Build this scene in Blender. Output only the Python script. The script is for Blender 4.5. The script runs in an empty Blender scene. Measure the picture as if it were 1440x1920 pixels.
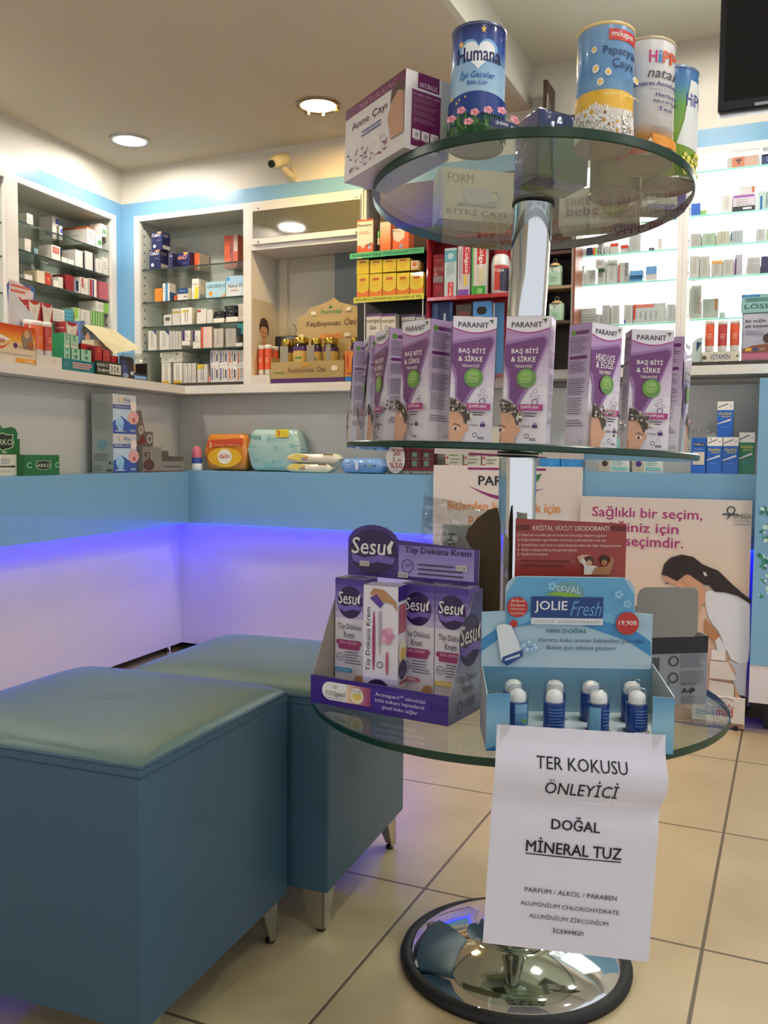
import bpy, math, random
from mathutils import Vector, Matrix
from mathutils.geometry import tessellate_polygon
random.seed(7)
SC = bpy.context.scene
COL = SC.collection

# ---------------------------------------------------------------- camera
FPX, YAW, PIT, ROLL, EYE = 1706.3, math.radians(24.106), math.radians(3.686), math.radians(0.5286), 0.803
_cy, _sy, _cp, _sp = math.cos(YAW), math.sin(YAW), math.cos(PIT), math.sin(PIT)
FWD = Vector((-_sy * _cp, _cy * _cp, -_sp)); _R = Vector((_cy, _sy, 0)); _U = _R.cross(FWD)
_c, _s = math.cos(ROLL), math.sin(ROLL)
RGT = _c * _R + _s * _U; UPV = -_s * _R + _c * _U
cam = bpy.data.objects.new('camera', bpy.data.cameras.new('camera')); COL.objects.link(cam)
cam.matrix_world = Matrix(((RGT.x, UPV.x, -FWD.x, 0), (RGT.y, UPV.y, -FWD.y, 0), (RGT.z, UPV.z, -FWD.z, EYE), (0, 0, 0, 1)))
cam.data.sensor_fit = 'VERTICAL'; cam.data.sensor_height = 36; cam.data.lens = FPX * 36 / 1920
cam.data.clip_start = 0.02; cam.data.clip_end = 40
SC.camera = cam
# ---------------------------------------------------------------- light and exposure
AMB = 0.40           # dim daylight from the open shop front behind the viewer
LAMP = 200.0          # radiance of the ceiling downlights
LED_W = 3.4          # white backlight of the right shelving
LED_B = 15.0         # blue strip under the counter ledge
SC.view_settings.view_transform = 'Standard'; SC.view_settings.look = 'None'
SC.view_settings.gamma = 1.0; SC.view_settings.use_curve_mapping = False
SC.view_settings.exposure = 1.40
SC.cycles.use_denoising = True
SC.cycles.max_bounces = 12; SC.cycles.transparent_max_bounces = 24
SC.cycles.caustics_reflective = False; SC.cycles.caustics_refractive = False
SC.cycles.sample_clamp_indirect = 4.0
W = bpy.data.worlds.new('world'); SC.world = W; W.use_nodes = True
W.node_tree.nodes['Background'].inputs[0].default_value = (0.86, 0.92, 1.0, 1)
W.node_tree.nodes['Background'].inputs[1].default_value = AMB

# ---------------------------------------------------------------- materials
def lin(h):
    h = h.lstrip('#')
    o = []
    for i in (0, 2, 4):
        c = int(h[i:i + 2], 16) / 255
        o.append(c / 12.92 if c <= 0.04045 else ((c + 0.055) / 1.055) ** 2.4)
    return (o[0], o[1], o[2], 1)
_m = {}
def mat(col, rough=0.45, metal=0.0, coat=0.0, bump=0.0, bscale=40.0, vary=0.0, name=None):
    key = (col, rough, metal, coat, bump, bscale, vary)
    if key in _m: return _m[key]
    m = bpy.data.materials.new(name or 'paint_' + col.strip('#')); m.use_nodes = True
    nt = m.node_tree; b = nt.nodes['Principled BSDF']
    b.inputs['Base Color'].default_value = lin(col); b.inputs['Roughness'].default_value = rough
    b.inputs['Metallic'].default_value = metal
    if coat: b.inputs['Coat Weight'].default_value = coat; b.inputs['Coat Roughness'].default_value = 0.05
    if bump or vary:
        tc = nt.nodes.new('ShaderNodeTexCoord'); n = nt.nodes.new('ShaderNodeTexNoise')
        n.inputs['Scale'].default_value = bscale; n.inputs['Detail'].default_value = 4
        nt.links.new(tc.outputs['Object'], n.inputs['Vector'])
        if bump:
            bp = nt.nodes.new('ShaderNodeBump'); bp.inputs['Strength'].default_value = bump; bp.inputs['Distance'].default_value = 0.01
            nt.links.new(n.outputs['Fac'], bp.inputs['Height']); nt.links.new(bp.outputs['Normal'], b.inputs['Normal'])
        if vary:
            r = nt.nodes.new('ShaderNodeValToRGB'); l = lin(col)
            r.color_ramp.elements[0].color = tuple(c * (1 - vary) for c in l[:3]) + (1,)
            r.color_ramp.elements[1].color = tuple(min(1, c * (1 + vary)) for c in l[:3]) + (1,)
            nt.links.new(n.outputs['Fac'], r.inputs['Fac']); nt.links.new(r.outputs['Color'], b.inputs['Base Color'])
    _m[key] = m
    return m
def emit(col, strength, name):
    m = bpy.data.materials.new(name); m.use_nodes = True; nt = m.node_tree
    nt.nodes.remove(nt.nodes['Principled BSDF']); e = nt.nodes.new('ShaderNodeEmission')
    e.inputs[0].default_value = lin(col); e.inputs[1].default_value = strength
    nt.links.new(e.outputs[0], nt.nodes['Material Output'].inputs[0]); return m
def sheet_glass(name, tint, rough=0.0, ior=1.5, bump=0.0, bscale=60, mixadd=0.0):
    """thin pane: clear transmission plus Fresnel reflection"""
    m = bpy.data.materials.new(name); m.use_nodes = True; nt = m.node_tree
    nt.nodes.remove(nt.nodes['Principled BSDF'])
    t = nt.nodes.new('ShaderNodeBsdfTransparent'); t.inputs[0].default_value = tint + (1,)
    g = nt.nodes.new('ShaderNodeBsdfGlossy'); g.inputs['Roughness'].default_value = rough
    # Schlick reflectance from the absolute viewing angle, the same on both faces of the pane
    ge = nt.nodes.new('ShaderNodeNewGeometry'); dt = nt.nodes.new('ShaderNodeVectorMath'); dt.operation = 'DOT_PRODUCT'
    nt.links.new(ge.outputs['Incoming'], dt.inputs[0]); nt.links.new(ge.outputs['Normal'], dt.inputs[1])
    f0 = ((ior - 1) / (ior + 1)) ** 2 + mixadd
    def mth(op, x, y):
        n = nt.nodes.new('ShaderNodeMath'); n.operation = op; n.use_clamp = op in ('ADD', 'SUBTRACT')
        for i, q in enumerate((x, y)):
            if q is None: continue
            if isinstance(q, (int, float)): n.inputs[i].default_value = q
            else: nt.links.new(q, n.inputs[i])
        return n.outputs[0]
    fr = mth('ADD', mth('MULTIPLY', mth('POWER', mth('SUBTRACT', 1.0, mth('ABSOLUTE', dt.outputs['Value'], None)), 5.0), 1 - f0), f0)
    mx = nt.nodes.new('ShaderNodeMixShader'); nt.links.new(fr, mx.inputs[0])
    if bump:
        tc = nt.nodes.new('ShaderNodeTexCoord'); n = nt.nodes.new('ShaderNodeTexNoise'); n.inputs['Scale'].default_value = bscale
        bp = nt.nodes.new('ShaderNodeBump'); bp.inputs['Strength'].default_value = bump; bp.inputs['Distance'].default_value = 0.02
        nt.links.new(tc.outputs['Object'], n.inputs['Vector']); nt.links.new(n.outputs['Fac'], bp.inputs['Height'])
        nt.links.new(bp.outputs['Normal'], g.inputs['Normal'])
    nt.links.new(t.outputs[0], mx.inputs[1]); nt.links.new(g.outputs[0], mx.inputs[2])
    nt.links.new(mx.outputs[0], nt.nodes['Material Output'].inputs[0]); return m
def ramp_mat(name, stops, axis='Z', rough=0.3, coat=0.3):
    """printed colour gradient along one axis of the object's own bounding box"""
    m = bpy.data.materials.new(name); m.use_nodes = True; nt = m.node_tree; b = nt.nodes['Principled BSDF']
    b.inputs['Roughness'].default_value = rough; b.inputs['Coat Weight'].default_value = coat
    tc = nt.nodes.new('ShaderNodeTexCoord'); sp = nt.nodes.new('ShaderNodeSeparateXYZ'); r = nt.nodes.new('ShaderNodeValToRGB')
    nt.links.new(tc.outputs['Generated'], sp.inputs[0]); nt.links.new(sp.outputs[axis], r.inputs['Fac'])
    e = r.color_ramp.elements
    while len(e) < len(stops): e.new(0.5)
    for k, (p, c) in enumerate(stops): e[k].position = p; e[k].color = lin(c)
    nt.links.new(r.outputs['Color'], b.inputs['Base Color']); return m

GLASS = sheet_glass('clear_glass', (0.93, 0.97, 0.95))
SHELFGLASS = sheet_glass('stand_glass', (0.88, 0.95, 0.91), mixadd=0.03)
EDGE = mat('0b3325', 0.3, name='glass_edge_green')
PALE_EDGE = mat('33403c', 0.15, coat=0.5, name='shelf_edge')
MINT = mat('8fe0cc', 0.2, coat=0.4, name='shelf_edge_mint')
CHROME = mat('d8d8d6', 0.05, 1.0, name='chrome')
STEEL = mat('b8b6b0', 0.28, 1.0, name='brushed_steel')
RUBBER = mat('16171a', 0.6, bump=0.2, bscale=60, name='black_rubber')
BLACK = mat('0b0b0d', 0.4, name='black')
WRAP = sheet_glass('shrink_wrap', (0.95, 0.95, 0.95), rough=0.08, bump=0.7, bscale=35)
BAGF = sheet_glass('bag_film', (0.86, 0.87, 0.86), rough=0.15, bump=0.8, bscale=25, mixadd=0.08)

# ---------------------------------------------------------------- text outlines
_glyph = {}
def glyphs(s, bold, shear):
    k = (s, bold, shear)
    if k in _glyph: return _glyph[k]
    c = bpy.data.curves.new('t', 'FONT'); c.body = s; c.resolution_u = 2; c.shear = shear; c.fill_mode = 'FRONT'
    o = bpy.data.objects.new('t', c)
    me = bpy.data.meshes.new_from_object(o)
    vs = [(v.co.x, v.co.y) for v in me.vertices]; fs = [tuple(p.vertices) for p in me.polygons]
    bpy.data.objects.remove(o); bpy.data.meshes.remove(me); bpy.data.curves.remove(c)
    if not vs: vs, fs = [(0, 0), (1, 0), (1, 1)], []
    x0 = min(v[0] for v in vs); x1 = max(v[0] for v in vs); y0 = min(v[1] for v in vs); y1 = max(v[1] for v in vs)
    b = min(bold, 0.05) * 0.9; w, h = max(x1 - x0 + b, 1e-6), max(y1 - y0 + b * 0.6, 1e-6)   # heavier strokes: the outline laid down again a little to each side
    sets = [[((x - x0 + dx) / w, (y - y0 + dy) / h) for x, y in vs] for dx, dy in (((0, 0), (b, 0), (b / 2, b * 0.6)) if bold else ((0, 0),))]
    _glyph[k] = (sets, fs); return _glyph[k]

# ---------------------------------------------------------------- mesh builder
EPS = 0.00022
class Page:
    """printed face; art is given in 0..1 of its width and height"""
    def __init__(s, mb, O, u, v, step=EPS):
        s.mb, s.O, s.u, s.v = mb, Vector(O), Vector(u), Vector(v); s.n = s.u.cross(s.v).normalized(); s.asp = s.u.length / s.v.length; s.k = 1; s.step = step
    def pos(s, x, y, l): return s.O + s.u * x + s.v * y + s.n * (s.step * l)
    def _add(s, pts, faces, m, l):
        if l is None: s.k += 1; l = s.k
        s.k = max(s.k, math.ceil(l)); s.mb.add([s.pos(x, y, l) for x, y in pts], faces, m)
    def poly(s, pts, m, l=None): s._add(pts, tess(pts), m, l); return s
    def rect(s, x0, y0, x1, y1, m, l=None): s._add([(x0, y0), (x1, y0), (x1, y1), (x0, y1)], [(0, 1, 2, 3)], m, l); return s
    def grad(s, x0, y0, x1, y1, c0, c1, n=7, vert=True):
        a, b = c0.strip('#'), c1.strip('#'); s.k += 1; l = s.k
        for i in range(n):
            t = (i + 0.5) / n
            h = ''.join('%02x' % round(int(a[j:j + 2], 16) * (1 - t) + int(b[j:j + 2], 16) * t) for j in (0, 2, 4))
            if vert: s.rect(x0, y0 + (y1 - y0) * i / n, x1, y0 + (y1 - y0) * (i + 1) / n, mat(h), l)
            else: s.rect(x0 + (x1 - x0) * i / n, y0, x0 + (x1 - x0) * (i + 1) / n, y1, mat(h), l)
        return s
    def circ(s, cx, cy, r, m, ry=None, n=24, l=None):
        ry = ry if ry is not None else r * s.asp
        return s.poly([(cx + r * math.cos(2 * math.pi * i / n), cy + ry * math.sin(2 * math.pi * i / n)) for i in range(n)], m, l)
    def ring(s, cx, cy, r, w, m, n=20):
        s.k += 1
        pts = []; fs = []
        for i in range(n):
            a = 2 * math.pi * i / n
            pts += [(cx + r * math.cos(a), cy + r * s.asp * math.sin(a)), (cx + (r - w) * math.cos(a), cy + (r - w) * s.asp * math.sin(a))]
            j = (i + 1) % n; fs.append((2 * i, 2 * j, 2 * j + 1, 2 * i + 1))
        s._add(pts, fs, m, s.k); return s
    def pill(s, x0, y0, x1, y1, m):
        r = (y1 - y0) / 2 / s.asp
        if r * 2 > (x1 - x0): r = (x1 - x0) / 2
        pts = []
        for i in range(9):
            a = -math.pi / 2 + math.pi * i / 8; pts.append((x1 - r + r * math.cos(a), (y0 + y1) / 2 + (y1 - y0) / 2 * math.sin(a)))
        for i in range(9):
            a = math.pi / 2 + math.pi * i / 8; pts.append((x0 + r + r * math.cos(a), (y0 + y1) / 2 + (y1 - y0) / 2 * math.sin(a)))
        return s.poly(pts, m)
    def text(s, t, x0, y0, x1, y1, m, bold=0.0, shear=0.0, rot=0, l=None):
        sets, fs = glyphs(t, bold, shear)
        if l is None: s.k += 1; l = s.k
        for j, vs in enumerate(sets):
            if rot == 0: p = [(x0 + x * (x1 - x0), y0 + y * (y1 - y0)) for x, y in vs]
            elif rot == 90: p = [(x1 - y * (x1 - x0), y0 + x * (y1 - y0)) for x, y in vs]
            elif rot == -90: p = [(x0 + y * (x1 - x0), y1 - x * (y1 - y0)) for x, y in vs]
            else: p = [(x1 - x * (x1 - x0), y1 - y * (y1 - y0)) for x, y in vs]
            s._add(p, fs, m, l + 0.25 * j)
        return s
    def lines(s, x0, y0, x1, y1, n, m, fill=0.45, rot=0):
        s.k += 1; rs = random.Random(int((x0 + 3 * y0 + 7 * x1) * 1e4) + n)
        for i in range(n):
            e = 1 - rs.random() * 0.3
            if rot == 0:
                a = y0 + (y1 - y0) * (i + (1 - fill) / 2) / n; s.rect(x0, a, x0 + (x1 - x0) * e, a + (y1 - y0) * fill / n, m, s.k)
            else:
                a = x0 + (x1 - x0) * (i + (1 - fill) / 2) / n; s.rect(a, y1 - (y1 - y0) * e, a + (x1 - x0) * fill / n, y1, m, s.k)
        return s
    def bars(s, x0, y0, x1, y1, m, n=14):
        s.k += 1; rs = random.Random(n + int(x0 * 100))
        x = x0
        while x < x1:
            w = (x1 - x0) / n / 2 * rs.choice((0.5, 1, 1, 1.8)); s.rect(x, y0, min(x + w, x1), y1, m, s.k); x += w + (x1 - x0) / n / 2 * rs.choice((0.6, 1, 1.5))
        return s
class CanPage(Page):
    """the same, wrapped round a cylinder about z through the origin"""
    def __init__(s, mb, r, z0, h, a0, span):
        s.mb, s.r, s.z0, s.h, s.a0, s.span = mb, r, z0, h, a0, span; s.asp = r * span / h; s.k = 1
    def pos(s, x, y, l):
        q = 2 * x - 1; a = s.a0 + (math.asin(q) if abs(q) <= 0.97 else math.copysign(math.asin(0.97) + (abs(q) - 0.97) * 2.0, q)); r = s.r + 0.0003 + 0.0002 * l
        return Vector((r * math.cos(a), r * math.sin(a), s.z0 + s.h * y))
    def _add(s, pts, faces, m, l):
        if l is None: s.k += 1; l = s.k
        s.k = max(s.k, math.ceil(l)); vs, fs = [], []
        dx = 0.04
        for f in faces:
            for k in range(1, len(f) - 1):
                tri = [pts[f[0]], pts[f[k]], pts[f[k + 1]]]
                a = math.floor(min(p[0] for p in tri) / dx); b = math.ceil(max(p[0] for p in tri) / dx)
                for i in range(a, b):
                    c = clipx(clipx(tri, i * dx, 1), (i + 1) * dx, -1) if b - a > 1 else tri
                    if len(c) > 2: fs.append(tuple(range(len(vs), len(vs) + len(c)))); vs += [s.pos(x, y, l) for x, y in c]
        s.mb.add(vs, fs, m)
def clipx(poly, x, sg):
    o = []
    for i in range(len(poly)):
        p, q = poly[i], poly[(i + 1) % len(poly)]; a, b = sg * (p[0] - x), sg * (q[0] - x)
        if a >= 0: o.append(p)
        if (a > 0 > b) or (a < 0 < b): t = a / (a - b); o.append((x, p[1] + t * (q[1] - p[1])))
    return o
def tess(pts):
    if len(pts) < 5 and True:
        pass
    tr = tessellate_polygon([[Vector((x, y, 0)) for x, y in pts]])
    ar = sum(pts[i][0] * pts[(i + 1) % len(pts)][1] - pts[(i + 1) % len(pts)][0] * pts[i][1] for i in range(len(pts)))
    out = []
    for t in tr:
        (a, b, c) = t; A = (pts[b][0] - pts[a][0]) * (pts[c][1] - pts[a][1]) - (pts[c][0] - pts[a][0]) * (pts[b][1] - pts[a][1])
        out.append((a, b, c) if A > 0 else (a, c, b))
    return out
class MB:
    def __init__(s): s.v, s.f, s.mi, s.sm, s.ms = [], [], [], [], []
    def add(s, vs, fs, m, smooth=False):
        b = len(s.v); s.v += [tuple(v) for v in vs]
        if m not in s.ms: s.ms.append(m)
        i = s.ms.index(m)
        for f in fs: s.f.append(tuple(b + k for k in f)); s.mi.append(i); s.sm.append(smooth)
        return s
    def box(s, x0, y0, z0, x1, y1, z1, m, M=None):
        p = [Vector(q) for q in ((x0, y0, z0), (x1, y0, z0), (x1, y1, z0), (x0, y1, z0), (x0, y0, z1), (x1, y0, z1), (x1, y1, z1), (x0, y1, z1))]
        if M: p = [M @ q for q in p]
        ms = m if isinstance(m, (list, tuple)) else [m] * 6      # front(-y) right back left top bottom
        for f, mm in zip(((0, 1, 5, 4), (1, 2, 6, 5), (2, 3, 7, 6), (3, 0, 4, 7), (4, 5, 6, 7), (3, 2, 1, 0)), ms): s.add([p[k] for k in f], [(0, 1, 2, 3)], mm)
        return s
    def rbox(s, x0, y0, z0, x1, y1, z1, m, r, seg=3, M=None):
        """box with all edges rounded"""
        n = 2 * seg + 2
        def ax(a, b):
            o = []
            for i in range(seg + 1): o.append((a + r - r * math.cos(math.pi / 2 * i / seg), -1, i))
            for i in range(seg + 1): o.append((b - r + r * math.sin(math.pi / 2 * i / seg), 1, i))
            return o
        vs, fs = [], []; N = 8
        c0 = Vector((x0 + r, y0 + r, z0 + r)); c1 = Vector((x1 - r, y1 - r, z1 - r))
        rings = []
        prof = [(-math.pi / 2 + math.pi / 2 * i / seg, 0) for i in range(seg + 1)] + [(math.pi / 2 * i / seg, 1) for i in range(seg + 1)]
        cor = [(c1.x, c1.y, 0), (c0.x, c1.y, 90), (c0.x, c0.y, 180), (c1.x, c0.y, 270)]
        for a, top in prof:
            ring = []
            for cx, cyy, d in cor:
                for i in range(seg + 1):
                    t = math.radians(d + 90 * i / seg); ring.append(Vector((cx + r * math.cos(a) * math.cos(t), cyy + r * math.cos(a) * math.sin(t), (c1.z if top else c0.z) + r * math.sin(a))))
            rings.append(ring)
        L = len(rings[0])
        for ring in rings: vs += ring
        for j in range(len(rings) - 1):
            for i in range(L): fs.append((j * L + i, j * L + (i + 1) % L, (j + 1) * L + (i + 1) % L, (j + 1) * L + i))
        fs.append(tuple(reversed(range(L)))); fs.append(tuple(range((len(rings) - 1) * L, len(rings) * L)))
        if M: vs = [M @ v for v in vs]
        return s.add(vs, fs, m, True)
    def lathe(s, prof, m, seg=40, c=(0, 0, 0), smooth=True, M=None, caps=True):
        vs, fs = [], []
        for r, z in prof:
            for i in range(seg): a = 2 * math.pi * i / seg; vs.append(Vector((c[0] + r * math.cos(a), c[1] + r * math.sin(a), c[2] + z)))
        for j in range(len(prof) - 1):
            for i in range(seg): k = (i + 1) % seg; fs.append((j * seg + i, j * seg + k, (j + 1) * seg + k, (j + 1) * seg + i))
        if M: vs = [M @ v for v in vs]
        s.add(vs, fs, m, smooth)
        if caps and prof[0][0] > 2e-4: s.add(vs[:seg], [tuple(reversed(range(seg)))], m)
        if caps and prof[-1][0] > 2e-4: s.add(vs[-seg:], [tuple(range(seg))], m)
        return s
    def tube(s, pts, r, m, seg=8):
        pts = [Vector(p) for p in pts]; vs, fs = [], []
        for i, p in enumerate(pts):
            d = (pts[min(i + 1, len(pts) - 1)] - pts[max(i - 1, 0)]).normalized()
            a = d.cross(Vector((0, 0, 1))) if abs(d.z) < 0.9 else d.cross(Vector((1, 0, 0))); a.normalize(); b = d.cross(a)
            rr = r[i] if isinstance(r, (list, tuple)) else r
            for k in range(seg): t = 2 * math.pi * k / seg; vs.append(p + (a * math.cos(t) + b * math.sin(t)) * rr)
        for i in range(len(pts) - 1):
            for k in range(seg): q = (k + 1) % seg; fs.append((i * seg + k, i * seg + q, (i + 1) * seg + q, (i + 1) * seg + k))
        s.add(vs, fs, m, True); s.add(vs[:seg], [tuple(reversed(range(seg)))], m); s.add(vs[-seg:], [tuple(range(seg))], m)
        return s
    def slab(s, pts, O, u, v, t, m, edge=None, back=None):
        """flat outline (metres along u and v from O) given thickness t behind its face"""
        O, u, v = Vector(O), Vector(u).normalized(), Vector(v).normalized(); n = u.cross(v)
        f = [O + u * x + v * y for x, y in pts]; b = [p - n * t for p in f]; tr = tess(pts); N = len(pts)
        ar = sum(pts[i][0] * pts[(i + 1) % N][1] - pts[(i + 1) % N][0] * pts[i][1] for i in range(N))
        s.add(f, tr, m); s.add(b, [tuple(reversed(q)) for q in tr], back or m)
        for i in range(N):
            j = (i + 1) % N; q = (f[j], f[i], b[i], b[j]) if ar > 0 else (f[i], f[j], b[j], b[i])
            s.add(q, [(0, 1, 2, 3)], edge or m)
        return s
    def page(s, O, u, v): return Page(s, O, u, v)
    def mesh(s, name):
        me = bpy.data.meshes.new(name); me.from_pydata(s.v, [], s.f)
        for m in s.ms: me.materials.append(m)
        me.polygons.foreach_set('material_index', s.mi); me.polygons.foreach_set('use_smooth', s.sm); me.update(); return me
    def build(s, name, parent=None, loc=(0, 0, 0), rz=0.0, M=None):
        o = bpy.data.objects.new(name, s.mesh(name)); COL.objects.link(o)
        if M is not None: o.matrix_world = M
        else: o.location = loc; o.rotation_euler = (0, 0, rz)
        if parent: o.parent = parent
        return o
def tag(o, label, cat, group=None):
    o['label'] = label; o['category'] = cat
    if group: o['group'] = group
    return o
def empty(name, loc=(0, 0, 0), rz=0.0, M=None):
    o = bpy.data.objects.new(name, None); COL.objects.link(o); o.empty_display_size = 0.05
    if M is not None: o.matrix_world = M
    else: o.location = loc; o.rotation_euler = (0, 0, rz)
    return o
def struct(o): o['kind'] = 'structure'; return o
def copy_tree(o, parent=None):
    c = o.copy(); COL.objects.link(c); c.parent = parent
    for ch in list(o.children): copy_tree(ch, c)
    return c

# ---------------------------------------------------------------- measuring the photograph
def ray(px, py): return RGT * ((px - 720) / FPX) + UPV * ((960 - py) / FPX) + FWD
def on_z(px, py, z): d = ray(px, py); return Vector((0, 0, EYE)) + d * ((z - EYE) / d.z)
def on_y(px, py, y): d = ray(px, py); return Vector((0, 0, EYE)) + d * (y / d.y)
def on_plane(px, py, P, n): d = ray(px, py); E = Vector((0, 0, EYE)); return E + d * ((Vector(P) - E).dot(n) / d.dot(n))
def at_depth(px, py, dep): return Vector((0, 0, EYE)) + ray(px, py) * dep
class Wall:
    """upright reference plane; u runs to the right along it, n towards the room"""
    def __init__(s, O, U): s.O, s.U = Vector(O), Vector(U).normalized(); s.N = Vector((s.U.y, -s.U.x, 0)); s.rz = math.atan2(s.U.y, s.U.x)
    def at(s, u, n, z): p = s.O + s.U * u + s.N * n; p.z = z; return p
    def uz(s, px, py, n): p = on_plane(px, py, s.O + s.N * n, s.N); return ((p - s.O).dot(s.U), p.z)
    def un(s, px, py, z): p = on_z(px, py, z) - s.O; return (p.dot(s.U), p.dot(s.N))
    def box(s, mb, u0, u1, n0, n1, z0, z1, m):       # n1 is the room side
        M = Matrix.Translation(Vector((s.O.x, s.O.y, 0))) @ Matrix.Rotation(s.rz, 4, 'Z'); return mb.box(u0, -n1, z0, u1, -n0, z1, m, M)
SKEW = math.radians(-4.477)
BW = Wall((0, 2.912, 0), (1, 0, 0))                       # back counter edge; u is world x
LW = Wall((-2.15, 2.912, 0), (math.sin(SKEW), math.cos(SKEW), 0))   # left counter edge; u = 0 at the inner corner

# ================================================================ room shell
WHITE = mat('d8d2c4', 0.5, vary=0.02, bscale=3, name='white_plaster')
CEILM = mat('cdc2ab', 0.7, vary=0.02, bscale=2, name='ceiling_paint')
CEILR = mat('d2cfc0', 0.7, vary=0.02, bscale=2, name='ceiling_paint_cool')
BLUE = mat('78a9c8', 0.32, coat=0.2, vary=0.015, bscale=6, name='blue_laminate')
LAM = mat('ded9d0', 0.3, coat=0.15, name='white_laminate')
PANEL = mat('d6d0d2', 0.28, coat=0.2, vary=0.015, bscale=4, name='white_gloss_panel')
INNER = mat('b9bcb0', 0.5, name='shaded_lining')  # white lining greyed, shade of the unlit interior put into its colour
SPLASH = mat('c3c2bd', 0.4, name='backsplash_laminate')
ZC, ZR, ZB0, ZB1, ZT, ZOP, ZCT = 1.905, 2.036, 1.721, 1.773, 1.721, 1.70, 1.056
XF = -0.80                                           # edge of the dropped ceiling

def floor_mat():
    m = bpy.data.materials.new('floor_tiles'); m.use_nodes = True; nt = m.node_tree; b = nt.nodes['Principled BSDF']; L = nt.links
    tc = nt.nodes.new('ShaderNodeTexCoord'); sp = nt.nodes.new('ShaderNodeSeparateXYZ'); L.new(tc.outputs['Object'], sp.inputs[0])
    def M(op, a, b_, cl=False):
        n = nt.nodes.new('ShaderNodeMath'); n.operation = op; n.use_clamp = cl
        for i, x in enumerate((a, b_)):
            if x is None: continue
            if isinstance(x, (int, float)): n.inputs[i].default_value = x
            else: L.new(x, n.inputs[i])
        return n.outputs[0]
    d = []
    for ax, o, s_ in (('X', -0.1067, 0.4865), ('Y', 1.5265, 0.505)):
        f = M('FRACT', M('DIVIDE', M('SUBTRACT', sp.outputs[ax], o - 40 * s_), s_), None)
        d.append(M('MULTIPLY', M('MINIMUM', f, M('SUBTRACT', 1.0, f)), s_))
    e = M('MINIMUM', d[0], d[1])
    g = M('SUBTRACT', 1.0, M('DIVIDE', M('SUBTRACT', e, 0.0022), 0.0012, True), True)
    n1 = nt.nodes.new('ShaderNodeTexNoise'); n1.inputs['Scale'].default_value = 5; n1.inputs['Detail'].default_value = 6; L.new(tc.outputs['Object'], n1.inputs['Vector'])
    r = nt.nodes.new('ShaderNodeValToRGB'); L.new(n1.outputs['Fac'], r.inputs['Fac'])
    r.color_ramp.elements[0].position = 0.3; r.color_ramp.elements[1].position = 0.75
    r.color_ramp.elements[0].color = lin('b9a47e'); r.color_ramp.elements[1].color = lin('cdb892')
    mx = nt.nodes.new('ShaderNodeMix'); mx.data_type = 'RGBA'; L.new(g, mx.inputs['Factor']); L.new(r.outputs['Color'], mx.inputs['A']); mx.inputs['B'].default_value = lin('6a5a45')
    L.new(mx.outputs['Result'], b.inputs['Base Color']); b.inputs['Roughness'].default_value = 0.32
    bp = nt.nodes.new('ShaderNodeBump'); bp.inputs['Strength'].default_value = 0.4; bp.inputs['Distance'].default_value = 0.002; bp.invert = True
    L.new(g, bp.inputs['Height']); L.new(bp.outputs['Normal'], b.inputs['Normal']); return m
mb = MB(); mb.box(-4.6, -3.2, -0.1, 2.6, 4.2, 0, floor_mat()); struct(mb.build('floor'))
mb = MB(); mb.box(-4.6, -3.2, ZC, XF - 0.0205, 3.3, ZC + 0.05, CEILM); struct(mb.build('ceiling'))
mb = MB(); mb.box(XF, -3.2, ZR + 0.25, 2.6, 3.3, ZR + 0.3, CEILR); struct(mb.build('ceiling'))
mb = MB(); mb.box(XF - 0.02, -3.2, ZC, XF, 3.3, ZR + 0.25, CEILR)
mb.box(XF, 2.0, ZR, 2.6, 3.3, ZR + 0.02, CEILR); struct(mb.build('trim_1'))
# wall behind the left cabinets with the bulkhead over them
mb = MB(); LW.box(mb, -4.6, 0.6, -0.62, -0.5, 0, ZC, WHITE); LW.box(mb, -4.6, 0.1, -0.5, -0.299, ZB1, ZC, WHITE); struct(mb.build('wall_left'))
mb = MB(); mb.box(-4.6, 3.105, 0, 2.6, 3.25, ZR + 0.25, WHITE)
mb.box(-2.62, 2.915, ZB1, XF, 3.105, ZC, WHITE); mb.box(XF, 2.915, ZB1, 2.6, 3.105, ZR, WHITE); struct(mb.build('wall_back'))
mb = MB(); LW.box(mb, -4.6, 0.03, -0.31, -0.299, ZB0, ZB1, BLUE); LW.box(mb, -0.0115, 0.03, -0.31, -0.2995, ZCT, ZB0, BLUE); struct(mb.build('trim_2'))
mb = MB(); mb.box(-2.455, 2.9152, ZB0, 2.6, 2.93, ZB1, BLUE); mb.box(-2.455, 2.9156, ZCT, -2.392, 2.93, ZB0, BLUE); struct(mb.build('trim_3'))
# white upright board closing the right end of the niche
mb = MB(); mb.box(-1.394, 2.922, ZCT + 0.0005, -1.386, 3.05, ZC - 0.001, WHITE); struct(mb.build('wall_partition'))

# ================================================================ lamps in the ceiling
def downlight(x, y, z, label, col, tilt=False, strength=1.0, r=0.056):
    t = tag(empty('downlight', (x, y, z)), label, 'ceiling light', 'round ceiling downlights')
    ring = MB().lathe([(r + 0.013, -0.001), (r + 0.012, -0.006), (r + 0.002, -0.007), (r, -0.002)], STEEL if not tilt else mat('8d7a58', 0.3, 1.0), 36)
    ring.build('trim_ring', t)
    MB().lathe([(0.0001, -0.0035), (r, -0.0035)], emit(col, LAMP * strength, 'lamp_glow'), 36, smooth=False).build('bulb_face', t)
    if tilt:
        for a in (35, 100, 155): b = MB(); b.box(r - 0.004, -0.004, -0.016, r + 0.01, 0.004, -0.001, mat('8d7a58', 0.3, 1.0), Matrix.Rotation(math.radians(a), 4, 'Z')); b.build('spring_clip', t)
    return t
a = on_z(243, 262, ZC); downlight(a.x, a.y, ZC, 'white round downlight in the ceiling corner above the left shelves', 'fff8f0', strength=0.75)
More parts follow.
